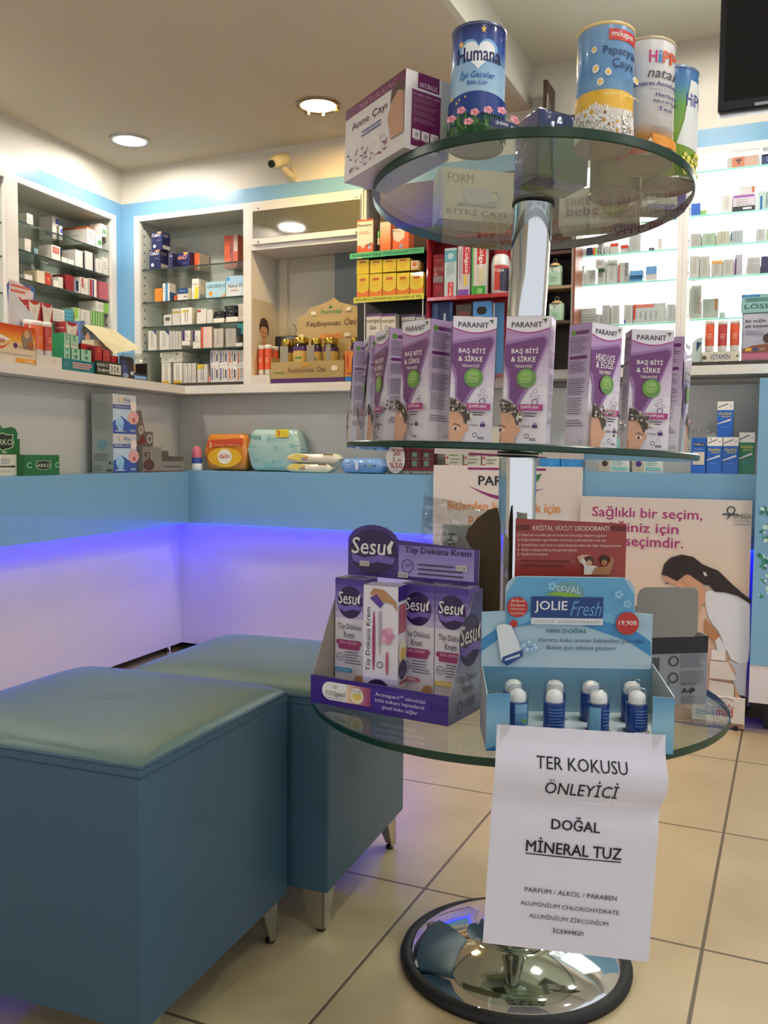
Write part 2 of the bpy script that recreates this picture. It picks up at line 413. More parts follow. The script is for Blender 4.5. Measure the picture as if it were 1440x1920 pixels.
a = on_z(597, 196, ZC); downlight(a.x, a.y, ZC, 'warm yellow round downlight above the security camera, half hanging from its hole', 'ffd48a', True, 0.8)
a = on_z(552, 427, ZC); downlight(a.x, 2 * 2.915 - a.y, ZC, 'round downlight mirrored in the dark glass of the overhead cabinet', 'fff7ee')
for x, y, s_, z in ((-2.1, 0.4, 1, ZC), (-1.25, -0.7, 0.6, ZC), (-0.28, 2.42, 1.6, ZR), (0.45, 2.42, 1.6, ZR), (0.3, 1.4, 1.8, ZR + 0.25), (0.5, 0.2, 1.2, ZR + 0.25), (-0.25, -1.2, 0.6, ZR + 0.25), (1.4, 1.3, 1.8, ZR + 0.25)):  # unseen downlights; those over the right side added to brighten wall and floor
    downlight(x, y, z, 'unseen round downlight in the ceiling, outside the view', 'fff7ee', strength=s_)

# ================================================================ counters
ledB = emit('0a18ff', LED_B, 'blue_led')
XE = on_y(1416, 960, 2.80).x
def counter(W_, name, label, parts, legs, zl):
    """parts: u ranges of ledge, backsplash, lower panel, plinth and light strip"""
    (l0, l1), (b0, b1), (p0, p1), (k0, k1), (s0, s1) = parts
    t = tag(empty(name, W_.at((l0 + l1) / 2, 0, 0), W_.rz), label, 'counter')
    Mi = (Matrix.Translation(t.location) @ Matrix.Rotation(W_.rz, 4, 'Z')).inverted()
    def part(nm, *boxes):
        mb = MB()
        for bx in boxes: W_.box(mb, *bx)
        mb.v = [tuple(Mi @ Vector(v)) for v in mb.v]; return mb.build(nm, t)
    part('ledge', (l0, l1, -0.094, 0.05, zl - 0.02, zl, BLUE), (max(l0, -2.203) if W_ is BW else l0, l1, 0.03, 0.05, 0.53, zl - 0.02, BLUE))
    part('backsplash', (b0, b1, -0.115, -0.095, zl - 0.02, ZCT - 0.032, SPLASH))
    part('lower_panel', (p0, p1, -0.085, -0.063, 0.037, zl - 0.021, PANEL))
    part('plinth', (k0, k1, -0.19, -0.17, 0, 0.045, BLACK))
    part('led_strip', (s0, s1, -0.059, -0.048, 0.520, 0.528, ledB))
    for u in legs:
        mb = MB(); q = Mi @ W_.at(u, -0.10, 0); mb.lathe([(0.016, 0), (0.016, 0.004), (0.011, 0.006), (0.011, 0.036)], CHROME, 14, q); mb.build('levelling_foot', t)
    return t
counter(LW, 'left_counter', 'white and blue counter along the left wall with blue strip light underneath', ((-2.6, -0.0548), (-2.6, 0.102), (-2.6, 0.0675), (-2.6, 0.165), (-2.6, 0.03)), (0.03, -0.62), 0.728)
counter(BW, 'back_counter', 'white and blue counter along the back wall, from the corner to the standing posters', ((-2.235, -0.86), (-2.27, -0.86), (-2.24, -0.86), (-2.32, -0.86), (-2.19, -0.86)), (-2.08, -1.2), 0.731)
counter(BW, 'back_counter', 'blue counter stretch behind the standing posters, carrying the blue shampoo cartons', ((-0.859, XE - 0.002),) * 5, (-0.2,), 0.752)
mb = MB()
def quad(mb, pts, z0, z1, m):
    p = [Vector((x, y, z0)) for x, y in pts] + [Vector((x, y, z1)) for x, y in pts]; n = len(pts)
    mb.add(p[:n], [tuple(reversed(range(n)))], m); mb.add(p[n:], [tuple(range(n))], m)
    for i in range(n): j = (i + 1) % n; mb.add([p[i], p[j], p[j + n], p[i + n]], [(0, 1, 2, 3)], m)
A = LW.at(-2.6, 0, 0); B_ = LW.at(-2.6, -0.31, 0); Cc = LW.at(0.03, -0.31, 0)
quad(mb, [(A.x, A.y), (-2.15, 2.912), (-0.86, 2.912), (-0.86, 3.1), (-2.47, 3.1), (B_.x, B_.y)], ZCT - 0.031, ZCT, LAM)
tag(mb.build('worktop'), 'white L-shaped worktop above the counters in the shelf corner', 'worktop')
mb = MB(); mb.box(-0.855, 2.912, ZCT - 0.008, 0.4, 3.1, ZCT + 0.02, LAM); tag(mb.build('worktop'), 'white worktop under the brightly lit shelves', 'worktop')

# blue end unit at the right edge of the picture
t = tag(empty('end_cabinet', (XE + 0.3, 2.9, 0)), 'tall blue counter end unit with green flower stickers at the right edge', 'cabinet')
MB().box(-0.3, -0.1, 0.205, 0.4, 0.1, ZCT - 0.03, BLUE).build('body', t)
MB().box(-0.3, -0.098, 0.094, 0.4, 0.1, 0.205, PANEL).build('base_panel', t)
MB().box(-0.26, -0.02, 0.0, 0.4, 0.1, 0.094, BLACK).build('plinth', t)
rs = random.Random(3)
mb0 = MB(); mb1 = MB(); pgs = [m_.page((-0.3, -0.1, 0.205), (0.7, 0, 0), (0, 0, 0.82)) for m_ in (mb0, mb1)]
def e_at(px, py): q = on_y(px, py, 2.8); return ((q.x - XE) / 0.7, (q.z - 0.205) / 0.82)
G1, G2, G3 = mat('1d8a6c', 0.2, coat=0.6), mat('bfe0d2', 0.2, coat=0.6), mat('0f6a55', 0.2, coat=0.6)
for px, py, s_ in ((1433, 958, 9), (1438, 985, 10), (1430, 998, 6), (1439, 1010, 9), (1428, 1040, 8), (1437, 1048, 9), (1431, 1062, 7), (1439, 1075, 8), (1432, 1088, 6), (1438, 1108, 9), (1428, 1118, 5), (1448, 960, 12), (1452, 1000, 11), (1450, 1050, 12), (1455, 1100, 11)):
    cx, cy = e_at(px, py); k = s_ / 440; pg = pgs[0 if py < 1025 else 1]
    for j in range(4):
        an = rs.random() * 6.28; q = [(cx + k * 0.6 * math.cos(an + d) * f + k * math.cos(an) * 0.5, cy + (k * 0.6 * math.sin(an + d) * f + k * math.sin(an) * 0.5) * pg.asp) for d, f in ((0, 1), (1.5, 0.7), (2.9, 0.9), (4.4, 0.8))]
        pg.poly(q, (G1, G2, G3)[(j + int(px)) % 3], 2 + j)
mb0.build('flower_sticker', t); mb1.build('flower_sticker', t)

# ================================================================ wall cabinets
def cabinet(W_, u0, u1, o0, o1, npl, dep, zb, shelves, name, label, parts_door=None, lit=False, edge=PALE_EDGE, zt=ZT, zo=ZOP, lining=INNER, frame=LAM):
    """face frame u0..u1, opening o0..o1, face at npl; shelves = heights of their tops"""
    t = tag(empty(name, W_.at((u0 + u1) / 2, npl, zb), W_.rz), label, 'cabinet')
    Mi = (Matrix.Translation(t.location) @ Matrix.Rotation(W_.rz, 4, 'Z')).inverted()
    def part(nm, boxes):
        mb = MB()
        for b in boxes: W_.box(mb, *b)
        mb.v = [tuple(Mi @ Vector(v)) for v in mb.v]; return mb, nm
    def done(x): return x[0].build(x[1], t)
    nb = npl - dep
    c = part('carcass', [(o0 - 0.012, o0, nb, npl - 0.012, zb, zo, lining), (o1, o1 + 0.012, nb, npl - 0.012, zb, zo, lining), (o0, o1, nb, npl - 0.012, zo, zo + 0.012, lining),
                         (o0, o1, nb, npl - 0.012, zb, zb + 0.012, mat('39352c', 0.5))] + ([] if lit else [(o0, o1, nb - 0.006, nb, zb, zo, lining)]))
    h = part('x', []); d = mat('1c1c1c')
    for k in range(int((zo - zb) / 0.032)):
        z = zo - 0.02 - k * 0.032
        for nn in (npl - 0.03, nb + 0.03):
            W_.box(c[0], o0, o0 + 0.0006, nn - 0.003, nn + 0.003, z - 0.003, z + 0.003, d); W_.box(c[0], o1 - 0.0006, o1, nn - 0.003, nn + 0.003, z - 0.003, z + 0.003, d)
    n0 = len(c[0].v) - 0
    # only the holes are still in room coordinates
    k0 = getattr(c[0], 'done', None)
    done_v = c[0]
    # (holes were appended after the first conversion)
    cnt = (4 if lit else 5) * 24
    done_v.v = done_v.v[:cnt] + [tuple(Mi @ Vector(v)) for v in done_v.v[cnt:]]
    done(c)
    done(part('face_frame', [(u0, o0, npl - 0.012, npl, zb, zt, frame), (o1, u1, npl - 0.012, npl, zb, zt, frame), (o0, o1, npl - 0.012, npl, zo, zt, frame)]))
    if lit: done(part('back_light', [(o0, o1, nb, nb + 0.004, zb + 0.012, zo, emit('fffefa', LED_W, 'white_led_panel'))]))
    for z in shelves:
        z, back = z if isinstance(z, tuple) else (z, 0.014)
        s_ = part('glass_shelf', []); mb = s_[0]
        W_.box(mb, o0 + 0.001, o1 - 0.001, nb + 0.006, npl - back, z - 0.006, z - 0.0003, [edge, GLASS, GLASS, GLASS, GLASS, GLASS]); mb.v = [tuple(Mi @ Vector(v)) for v in mb.v]; done(s_)
    return t
LC = cabinet(LW, -0.605, -0.0115, -0.551, -0.039, -0.299, 0.175, ZCT + 0.0004, [1.58, 1.485, 1.389, 1.267, 1.165], 'shelf_cabinet', 'open white wall cabinet with glass shelves of cartons on the left wall')
LC0 = cabinet(LW, -1.35, -0.6055, -1.30, -0.612, -0.299, 0.175, ZCT + 0.0004, [1.555, 1.445, 1.325, 1.19], 'shelf_cabinet', 'open white wall cabinet cut off by the left edge of the photo')
BC = cabinet(BW, -2.392, -1.862, -2.366, -1.886, -0.003, 0.175, ZCT + 0.0004, [1.516, 1.388, 1.2925, 1.1995], 'shelf_cabinet', 'open white wall cabinet right of the blue corner, with navy cartons on top shelf')
X0, X1, X2 = BW.uz(1082, 470, -0.003)[0], BW.uz(1272, 400, -0.003)[0], BW.uz(1292, 400, -0.003)[0]
R1 = cabinet(BW, X0 - 0.02, (X1 + X2) / 2, X0, X1, -0.003, 0.175, ZCT + 0.02, [BW.uz(1235, 413, -0.02)[1], BW.uz(1140, 476, -0.02)[1], BW.uz(1160, 530, -0.02)[1], BW.uz(1200, 606, -0.02)[1]], 'lit_cabinet', 'brightly backlit shelf cabinet just right of the chrome pole', lit=True, edge=MINT, lining=LAM)
R2 = cabinet(BW, (X1 + X2) / 2 + 0.0005, 0.40, X2, 0.38, -0.003, 0.175, ZCT + 0.02, [BW.uz(1400, 312, -0.02)[1], BW.uz(1380, 397, -0.02)[1], BW.uz(1360, 458, -0.02)[1], BW.uz(1360, 517.5, -0.02)[1], (BW.uz(1300, 598, -0.10)[1], 0.10)], 'lit_cabinet', 'brightly backlit shelf cabinet at the right edge of the photo', lit=True, edge=MINT, lining=LAM)

# overhead glass-door cabinet over the niche
t = tag(empty('overhead_cabinet', (-1.63, 2.915, 1.546)), 'white overhead cabinet with a dark glass flap door above the niche', 'cabinet')
MB().box(-0.232, 0, 0, 0.235, 0.18, 0.175, [LAM] * 6).build('body', t)
def dpx(px, py): q = on_y(px, py, 2.90); return q.x + 1.63, q.z - 1.546
d = MB(); a0, z0 = dpx(476, 458); a1, z1 = dpx(700, 383.5 - 28)
a0 = -0.213; z0 = 0.018; z1 = 0.155
d.box(a0, -0.012, z0, 0.23, -0.001, z1, LAM); d.box(a0 + 0.006, -0.0135, z0 + 0.022, 0.2295, -0.0125, z1 - 0.018, mat('5c5a48', 0.03, coat=1.0, name='dark_door_glass')); dd = d.build('door', t)
for x in (a0 + 0.03, 0.215):
    for z in (z0 + 0.008, z1 - 0.009): MB().lathe([(0.0035, 0), (0.0035, 0.003), (0.002, 0.0045), (0.0001, 0.005)], STEEL, 12, M=Matrix.Translation((x, -0.012, z)) @ Matrix.Rotation(math.radians(90), 4, 'X')).build('screw_cap', dd)
# niche below it
t = tag(empty('niche_unit', (-1.63, 2.915, ZCT)), 'white open niche under the overhead cabinet, with a child picture inside', 'cabinet')
MB().box(-0.232, 0.0, 0, -0.222, 0.18, 0.489, LAM).build('side_panel', t)
mb = MB(); mb.box(-0.222, 0.172, 0, 0.235, 0.178, 0.489, mat('b5b1a2', 0.5)); mb.box(0.04, 0.166, 0, 0.235, 0.172, 0.489, mat('6f7a80', 0.5)); mb.box(-0.2, 0.166, 0.0, -0.165, 0.172, 0.489, mat('c6c0b0')); mb.build('back_panel', t)
mb = MB(); pg = mb.page((-0.2218, 0.008, 0.02), (0, 0.16, 0), (0, 0, 0.30))
sk, hr = mat('c99a78'), mat('3b2a20')
pg.rect(0, 0, 1, 1, mat('c9bda8')).poly([(0.1, 0.02), (0.95, 0.02), (0.97, 0.22), (0.80, 0.40), (0.60, 0.46), (0.40, 0.45), (0.2, 0.36), (0.08, 0.2)], sk).rect(0.4, 0.42, 0.6, 0.52, sk).circ(0.5, 0.60, 0.17, sk, ry=0.10).poly([(0.30, 0.58), (0.29, 0.68), (0.36, 0.76), (0.50, 0.79), (0.64, 0.765), (0.72, 0.69), (0.71, 0.57), (0.67, 0.58), (0.66, 0.65), (0.56, 0.68), (0.40, 0.67), (0.34, 0.64)], hr)
pg.circ(0.43, 0.605, 0.022, hr, ry=0.010).circ(0.57, 0.605, 0.022, hr, ry=0.010).rect(0.45, 0.545, 0.55, 0.555, mat('a05a4a')).pill(0.36, 0.14, 0.64, 0.38, mat('d8d4d4')).circ(0.5, 0.30, 0.10, mat('8c90a8'), ry=0.05)
mb.build('child_picture', t)

# security camera on the wall above the blue band
c0 = on_y(528, 318, 2.90)
t = tag(empty('security_camera', (c0.x, 2.915, c0.z)), 'small cream security camera on a wall bracket above the blue band', 'camera')
CR = mat('c9bd9a', 0.4); q = lambda px, py, y: (on_y(px, py, y) - Vector((c0.x, 2.915, c0.z)))
MB().lathe([(0.026, 0), (0.026, 0.008), (0.02, 0.012), (0.0001, 0.012)], CR, 24, M=Matrix.Translation(q(546, 328, 2.915)) @ Matrix.Rotation(math.radians(90), 4, 'X')).build('wall_plate', t)
MB().tube([q(548, 330, 2.905), q(540, 325, 2.885), q(532, 317, 2.87), q(524, 308, 2.86)], [0.012, 0.013, 0.012, 0.014], CR, 12).build('bracket_arm', t)
h0, h1 = q(535, 297, 2.875), q(510, 307, 2.80); d_ = (h1 - h0).normalized()
MB().tube([h0 - d_ * 0.012, h0, h0 + d_ * 0.02, h1 - d_ * 0.01, h1], [0.012, 0.021, 0.023, 0.022, 0.018], CR, 20).build('housing', t)
MB().tube([h1 - d_ * 0.002, h1 + d_ * 0.008], [0.013, 0.012], BLACK, 18).build('lens', t)
MB().tube([q(539, 296, 2.88), q(548, 306, 2.895), q(548, 322, 2.9), q(550, 338, 2.91), q(558, 342, 2.912)], 0.0016, CR, 6).build('cable', t)

# television hanging from the raised ceiling
a = on_y(1345, 211, 2.0)
t = tag(empty('television', (a.x, 2.0, a.z)), 'black flat television hanging from the ceiling at the top right', 'television')
mb = MB(); mb.rbox(0, 0, 0, 0.80, 0.045, 0.45, mat('14161c', 0.35, name='tv_shell'), 0.004, 2); mb.build('housing', t)
MB().box(0.012, -0.0015, 0.02, 0.788, -0.0002, 0.44, mat('0b0d12', 0.12)).build('screen', t)
MB().box(0.07, -0.002, 0.003, 0.13, 0.0, 0.009, mat('9aa0a8', 0.3)).build('control_strip', t)
MB().box(0.36, 0.02, 0.45, 0.42, 0.04, 2.286 - a.z, mat('2a2a2c')).build('ceiling_bracket', t)

# ================================================================ ottomans
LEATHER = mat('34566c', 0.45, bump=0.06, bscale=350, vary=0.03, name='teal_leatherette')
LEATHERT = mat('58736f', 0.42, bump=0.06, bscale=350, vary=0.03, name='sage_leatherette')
SEAM = mat('24404c', 0.6, name='seam_thread')
def ottoman(cx, cy, rz, label, sx=0.412, sy=0.395, H=0.418):
    t = tag(empty('ottoman', (cx, cy, 0), rz), label, 'ottoman', 'square blue ottomans')
    hx, hy = sx / 2, sy / 2
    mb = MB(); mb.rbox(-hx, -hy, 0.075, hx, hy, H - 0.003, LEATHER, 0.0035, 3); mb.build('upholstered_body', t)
    # padded top: shallow pillow above the welt
    n = 26; vs, fs = [], []
    def P(i, j):
        x, y = 2 * i / n - 1, 2 * j / n - 1
        x = math.copysign(1 - (1 - abs(x)) ** 1.5, x); y = math.copysign(1 - (1 - abs(y)) ** 1.5, y)
        return Vector((x * (hx - 0.001), y * (hy - 0.001), H - 0.004 + 0.020 * ((1 - abs(x) ** 6) * (1 - abs(y) ** 6)) ** 0.5))
    for j in range(n + 1):
        for i in range(n + 1): vs.append(P(i, j))
    for j in range(n):
        for i in range(n): a = j * (n + 1) + i; fs.append((a, a + 1, a + n + 2, a + n + 1))
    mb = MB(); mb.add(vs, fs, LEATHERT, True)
    rim = [k for k in range(n + 1)] + [(n + 1) * k + n for k in range(1, n + 1)] + [(n + 1) * n + k for k in range(n - 1, -1, -1)] + [(n + 1) * k for k in range(n - 1, 0, -1)]
    top = mb.build('padded_top', t)
    mb = MB(); mb.tube([vs[k] + Vector((0, 0, 0.0005)) for k in rim] + [vs[rim[0]] + Vector((0, 0, 0.0005))], 0.0024, LEATHER, 6); mb.build('piping', top)
    e_ = 0.0004; q = [(-hx - e_, -hy - e_), (hx + e_, -hy - e_), (hx + e_, hy + e_), (-hx - e_, hy + e_)]
    mb = MB(); mb.tube([Vector((x, y, H - 0.016)) for x, y in q + q[:2]], 0.0007, SEAM, 5); mb.build('stitch_line', t)
    for sx_ in (-1, 1):
        for sy_ in (-1, 1):
            mb = MB(); x, y = sx_ * (hx - 0.012), sy_ * (hy - 0.012)
            for ax in (0, 1):      # bent steel plate: two wings meeting at the corner, tapering downwards
                dx, dy = (-sx_ * 0.052, 0) if ax == 0 else (0, -sy_ * 0.052)
                ex, ey = (-sx_ * 0.020, 0) if ax == 0 else (0, -sy_ * 0.020)
                tx, ty = (0, -sy_ * 0.003) if ax == 0 else (-sx_ * 0.003, 0)
                q = [Vector((x, y, 0.006)), Vector((x + ex, y + ey, 0.006)), Vector((x + dx, y + dy, 0.078)), Vector((x, y, 0.078))]
                r = [v + Vector((tx, ty, 0)) for v in q]
                mb.add(q + r, [(0, 1, 2, 3), (7, 6, 5, 4), (0, 4, 5, 1), (1, 5, 6, 2), (2, 6, 7, 3), (3, 7, 4, 0)], STEEL)
            lg = mb.build('leg', t)
            MB().lathe([(0.008, 0), (0.008, 0.006)], RUBBER, 10, (x - sx_ * 0.009, y - sy_ * 0.009, 0)).build('foot_pad', lg)
    return t
ottoman(-0.932, 1.062, math.radians(3.0), 'nearest square blue leatherette ottoman, cut off by the left edge of the photo')
ottoman(-0.895, 1.475, math.radians(4.0), 'square blue leatherette ottoman further back, half under the low glass shelf', sy=0.385, H=0.405)

# ================================================================ round glass display stand
SX, SY = -0.3765, 1.367
def tilt(gx, gy): return Vector((0, 0, 1)).rotation_difference(Vector((-gx, -gy, 1)).normalized()).to_matrix().to_4x4()
Rh, Fh = Vector((_cy, _sy)), Vector((-_sy, _cy))
TM = tilt(*(-0.0318 * Rh - 0.013 * Fh)); TT = tilt(0.0094, -0.0775)
PM, PT = Vector((-0.3859, 1.367, 0.803)), Vector((-0.3757, 1.367, 1.181))       # undersides of middle and top shelf
ZL = 0.430                                                                       # top of the lowest shelf
stand = tag(empty('display_stand', (SX, SY, 0)), 'round three-tier glass display stand on a chrome pole', 'display stand')
def sub(o): return Vector(o) - Vector((SX, SY, 0))
mb = MB(); prof = [(0.166, 0.012), (0.160, 0.020), (0.14, 0.030), (0.11, 0.041), (0.08, 0.049), (0.058, 0.053), (0.056, 0.060), (0.045, 0.064), (0.031, 0.066)]
mb.lathe(prof, CHROME, 72); bs = mb.build('base_dome', stand)
MB().lathe([(0.166, 0.0), (0.181, 0.0), (0.1825, 0.006), (0.180, 0.013), (0.172, 0.016), (0.166, 0.0135)], RUBBER, 72).build('rubber_ring', stand)
def disc(name, c, R, th, M):
    mb = MB(); e = 0.0015
    mb.lathe([(0.0001, 0), (R - e, 0)], SHELFGLASS, 128, smooth=False, caps=False); mb.lathe([(R - e, 0), (R, e)], EDGE, 128, caps=False); mb.lathe([(R, e), (R, th - e)], EDGE, 128, caps=False); mb.lathe([(R, th - e), (R - e, th)], EDGE, 128, caps=False); mb.lathe([(R - e, th), (0.0001, th)], SHELFGLASS, 128, smooth=False, caps=False)
    o = mb.build(name, stand); o.matrix_local = Matrix.Translation(sub(c)) @ M; return o
disc('low_glass_shelf', (-0.3844, 1.3672, ZL - 0.011), 0.3167, 0.011, Matrix.Identity(4))
disc('middle_glass_shelf', PM, 0.2647, 0.009, TM)
disc('top_glass_shelf', PT, 0.238, 0.0145, TT)
def pole(name, a, b, r):
    mb = MB(); mb.tube([sub(a), sub(b)], r, CHROME, 48); return mb.build(name, stand)
b0 = Vector((SX, SY, 0.06)); b1 = Vector((-0.3844, 1.3672, ZL - 0.012)); b2 = Vector((-0.3850, 1.3672, ZL + 0.001)); b3 = Vector((-0.3865, 1.367, 0.7985))
upt = Vector((PT.x + 0.006, PT.y, PT.z - 0.003))
pole('lower_pole', b0, b1, 0.0287); pole('middle_pole', b2, b3, 0.0287)
pole('upper_pole', Vector((-0.3868, 1.367, 0.8135)), upt, 0.0292)
for c, M, z in ((b3, TM, 0.0005), (upt, TT, -0.001), (b1, Matrix.Identity(4), -0.002)):
    o = MB().lathe([(0.0286, 0), (0.0318, 0), (0.0318, 0.0032), (0.0286, 0.0032)], RUBBER, 48).build('gasket', stand); o.matrix_local = Matrix.Translation(sub(c) + Vector((0, 0, z))) @ M
nT = (TT.to_3x3() @ Vector((0, 0, 1))); nM = (TM.to_3x3() @ Vector((0, 0, 1)))
TOPP = PT + nT * 0.0146; MIDP = PM + nM * 0.0095
def top_at(px, py): return on_plane(px, py, TOPP, nT)
def place(o, p, M, rz): o.matrix_world = Matrix.Translation(p) @ M @ Matrix.Rotation(rz, 4, 'Z'); return o

# ---------------------------------------------------------------- tins and cartons on the top shelf
TIN = mat('a39c8e', 0.3, 0.8, name='tin_base'); wh = mat('efece6'); navy = mat('101c4c'); yel = mat('f0c64a')
def can(name, label, bx, by, rpx, ty, body, art, lid=wh, h=None, face=0.0):
    p = top_at(bx, by); dep = (p - Vector((0, 0, EYE))).dot(FWD); r = rpx * dep / FPX; h = h or (by - ty) * dep / FPX * 1.005
    p = p + nT * 0.0004
    t = tag(empty(name), label, 'tin', 'baby tea tins on the top shelf')
    view = math.atan2(-p.y, -p.x) + face
    mb = MB(); mb.lathe([(r - 0.003, 0.003), (r, 0.004), (r, h - 0.004)], body, 56)
    art(CanPage(mb, r, 0.004, h - 0.008, view, math.radians(170))); o = mb.build('body', t)
    MB().lathe([(r - 0.004, 0.002), (r - 0.002, 0), (r + 0.001, 0.0005), (r + 0.001, 0.004), (r, 0.0042)], TIN, 56).build('base_rim', t)
    MB().lathe([(r, h - 0.0045), (r + 0.001, h - 0.004), (r + 0.001, h - 0.0005), (r - 0.001, h), (r - 0.003, h - 0.002), (0.0001, h - 0.002)], lid, 56).build('lid', t)
    place(t, p, TT, 0); return t
def star(pg, x, y, r, m): pg.poly([(x + r * (1 if k % 2 == 0 else 0.42) * math.sin(math.pi * k / 5), y + r * pg.asp * (1 if k % 2 == 0 else 0.42) * math.cos(math.pi * k / 5)) for k in range(10)], m)
def heart(cx, cy, w, h): return [(cx + w * (16 * math.sin(t) ** 3) / 16, cy + h * (13 * math.cos(t) - 5 * math.cos(2 * t) - 2 * math.cos(3 * t) - math.cos(4 * t)) / 16) for t in [2 * math.pi * k / 40 for k in range(40)]]
def art_night(pg):
    pg.grad(-0.08, 0.36, 1.08, 0.66, 'a9cbe0', '8fb6d8', 4); pg.poly(heart(0.5, 0.74, 0.34, 0.17), mat('7fb2dc')).poly(heart(0.5, 0.735, 0.29, 0.145), mat('f2f4f6'))
    pg.text('Humana', 0.12, 0.665, 0.90, 0.80, mat('14215c'), bold=0.045); star(pg, 0.58, 0.945, 0.05, mat('f3c64c')); star(pg, 0.20, 0.83, 0.05, mat('f3c64c'))
    pg.text('İyi Geceler', 0.18, 0.50, 0.80, 0.59, mat('1566b0'), bold=0.03, shear=0.25).text('Bitki Çayı', 0.32, 0.445, 0.66, 0.495, mat('1566b0'), bold=0.03)
    pg.poly([(-0.06, 0.20)] + [(-0.06 + 1.12 * k / 12, 0.35 + 0.045 * math.sin(math.pi * k / 12)) for k in range(13)] + [(1.06, 0.20)], mat('173a86'))
    for x, y in ((0.07, 0.37), (0.2, 0.335), (0.3, 0.35), (0.16, 0.31)): star(pg, x, y, 0.035 if x < 0.1 else 0.022, mat('f3d060'))
    rs = random.Random(5); gr = [mat('2f6a34'), mat('4a8a3c'), mat('6fa050')]
    pg.rect(-0.06, -0.01, 1.06, 0.11, mat('2c5c34'))
    for k in range(90):
        x = -0.05 + 1.1 * rs.random(); y = 0.02 + 0.1 * rs.random(); h_ = 0.04 + 0.12 * rs.random() * (1.2 if x < 0.2 or x > 0.85 else 0.8); pg.poly([(x, y), (x + 0.018, y), (x + 0.01 + 0.03 * (rs.random() - 0.5), y + h_)], gr[k % 3])
    for x, y in ((0.33, 0.17), (0.48, 0.14), (0.62, 0.16), (0.76, 0.17), (0.42, 0.05), (0.25, 0.09), (0.88, 0.12)):
        for k in range(5): pg.circ(x + 0.03 * math.cos(k * 1.257), y + 0.018 * math.sin(k * 1.257), 0.022, mat(('d98a9c', 'e8aab4')[k % 2]))
        pg.circ(x, y, 0.012, mat('c8566c'))
    pg.rect(0.64, 0.0, 0.92, 0.075, mat('1c2c64')).text('200 gr', 0.68, 0.02, 0.90, 0.055, wh, bold=0.02)
can('tea_tin', 'dark blue tea tin with a white heart and night flowers', 892, 282, 50, 66, ramp_mat('night_tin_print', [(0.0, '2a5038'), (0.14, '2c5a70'), (0.3, '1c3f8c'), (0.45, '8db4d4'), (0.62, '8fb9dc'), (0.8, '3a5fae'), (1.0, '1a2466')]), art_night, lid=mat('5a6684', 0.3, 0.6))
def art_camomile(pg):
    pg.rect(0.55, 0.855, 1.02, 0.955, mat('c8352f')).text('milupa', 0.60, 0.872, 0.96, 0.94, wh, bold=0.03)
    pg.text('Papatya', 0.46, 0.70, 1.0, 0.80, mat('2a3d66'), bold=0.005).text('Çayı', 0.62, 0.585, 0.95, 0.69, mat('2a3d66'), bold=0.005)
    for x, y, s_ in ((0.32, 0.77, 0.04), (0.36, 0.59, 0.05), (0.55, 0.545, 0.045), (0.44, 0.455, 0.045), (0.92, 0.50, 0.04)):
        for k in range(8): pg.circ(x + s_ * 0.8 * math.cos(k * 0.785), y + s_ * 0.8 * pg.asp * math.sin(k * 0.785), s_ * 0.32, wh)
        pg.circ(x, y, s_ * 0.55, yel)
    pg.rect(-0.06, 0.245, 1.06, 0.41, mat('e9b93c'), 2).text('bitki çayı', 0.5, 0.32, 0.95, 0.35, mat('f6e6b0'))
    pg.rect(-0.06, 0.0, 1.06, 0.245, mat('cfc9c0'), 2); rs = random.Random(2)
    for k in range(34):
        x, y, s_ = rs.random(), 0.03 + 0.19 * rs.random(), 0.05 + 0.05 * rs.random()
        for j in range(9):
            a = j * 0.698 + k; pg.poly([(x, y), (x + s_ * math.cos(a - 0.22), y + s_ * pg.asp * math.sin(a - 0.22)), (x + 1.15 * s_ * math.cos(a), y + 1.15 * s_ * pg.asp * math.sin(a)), (x + s_ * math.cos(a + 0.22), y + s_ * pg.asp * math.sin(a + 0.22))], (wh, mat('dcd8d2'))[j % 2], 3 + k * 0.4)
        pg.circ(x, y, s_ * 0.36, mat(('b98a30', '8a6a34', 'd0a23c')[k % 3]), l=3.2 + k * 0.4)
can('tea_tin', 'light blue camomile tea tin with yellow band and daisies', 1130, 281, 52, 67, ramp_mat('camomile_tin_print', [(0.0, 'cfc8bc'), (0.38, '86b0d2'), (0.6, '5f94c8'), (1.0, '7fa4cc')]), art_camomile, lid=mat('e6c98a'), face=0.0)
def art_nursing(pg):
    c = [mat('c8277c'), mat('2f87c8'), mat('d8542e')]
    pg.text('H', 0.54, 0.79, 0.68, 0.90, c[0], bold=0.06).text('i', 0.70, 0.79, 0.75, 0.90, c[1], bold=0.06).text('PP', 0.77, 0.79, 0.99, 0.90, c[2], bold=0.06)
    pg.text('natal', 0.52, 0.655, 1.0, 0.745, mat('2e3048'), shear=0.25)
    nv = mat('2c2f78')
    pg.text('Emziren Anneler', 0.30, 0.585, 1.02, 0.625, nv, bold=0.03).text('Granül İçecek', 0.55, 0.545, 1.0, 0.57, mat('6a6a80'))
    for k, w in enumerate(('Herbal', 'Nursing', 'Tea')): pg.text(w, 0.66 - 0.03 * (k == 1) + 0.04 * (k == 2), 0.49 - 0.062 * k, 0.98 - 0.06 * (k == 2), 0.525 - 0.062 * k, nv, bold=0.03)
    pg.rect(-0.06, 0.0, 1.06, 0.055, mat('cf4a3c'), 2).circ(0.14, 0.16, 0.055, mat('4f9a3c'), ry=0.04).poly([(0.5, 0.06), (0.6, 0.13), (0.66, 0.06)], mat('e8d8c0')).poly([(0.62, 0.056), (0.62, 0.16), (1.06, 0.13), (1.06, 0.056)], mat('e6952c'))
    pg.lines(0.6, 0.19, 0.98, 0.23, 3, mat('8a8698'), 0.35).lines(0.02, 0.3, 0.06, 0.5, 2, mat('8088a8'), 0.4, 90)
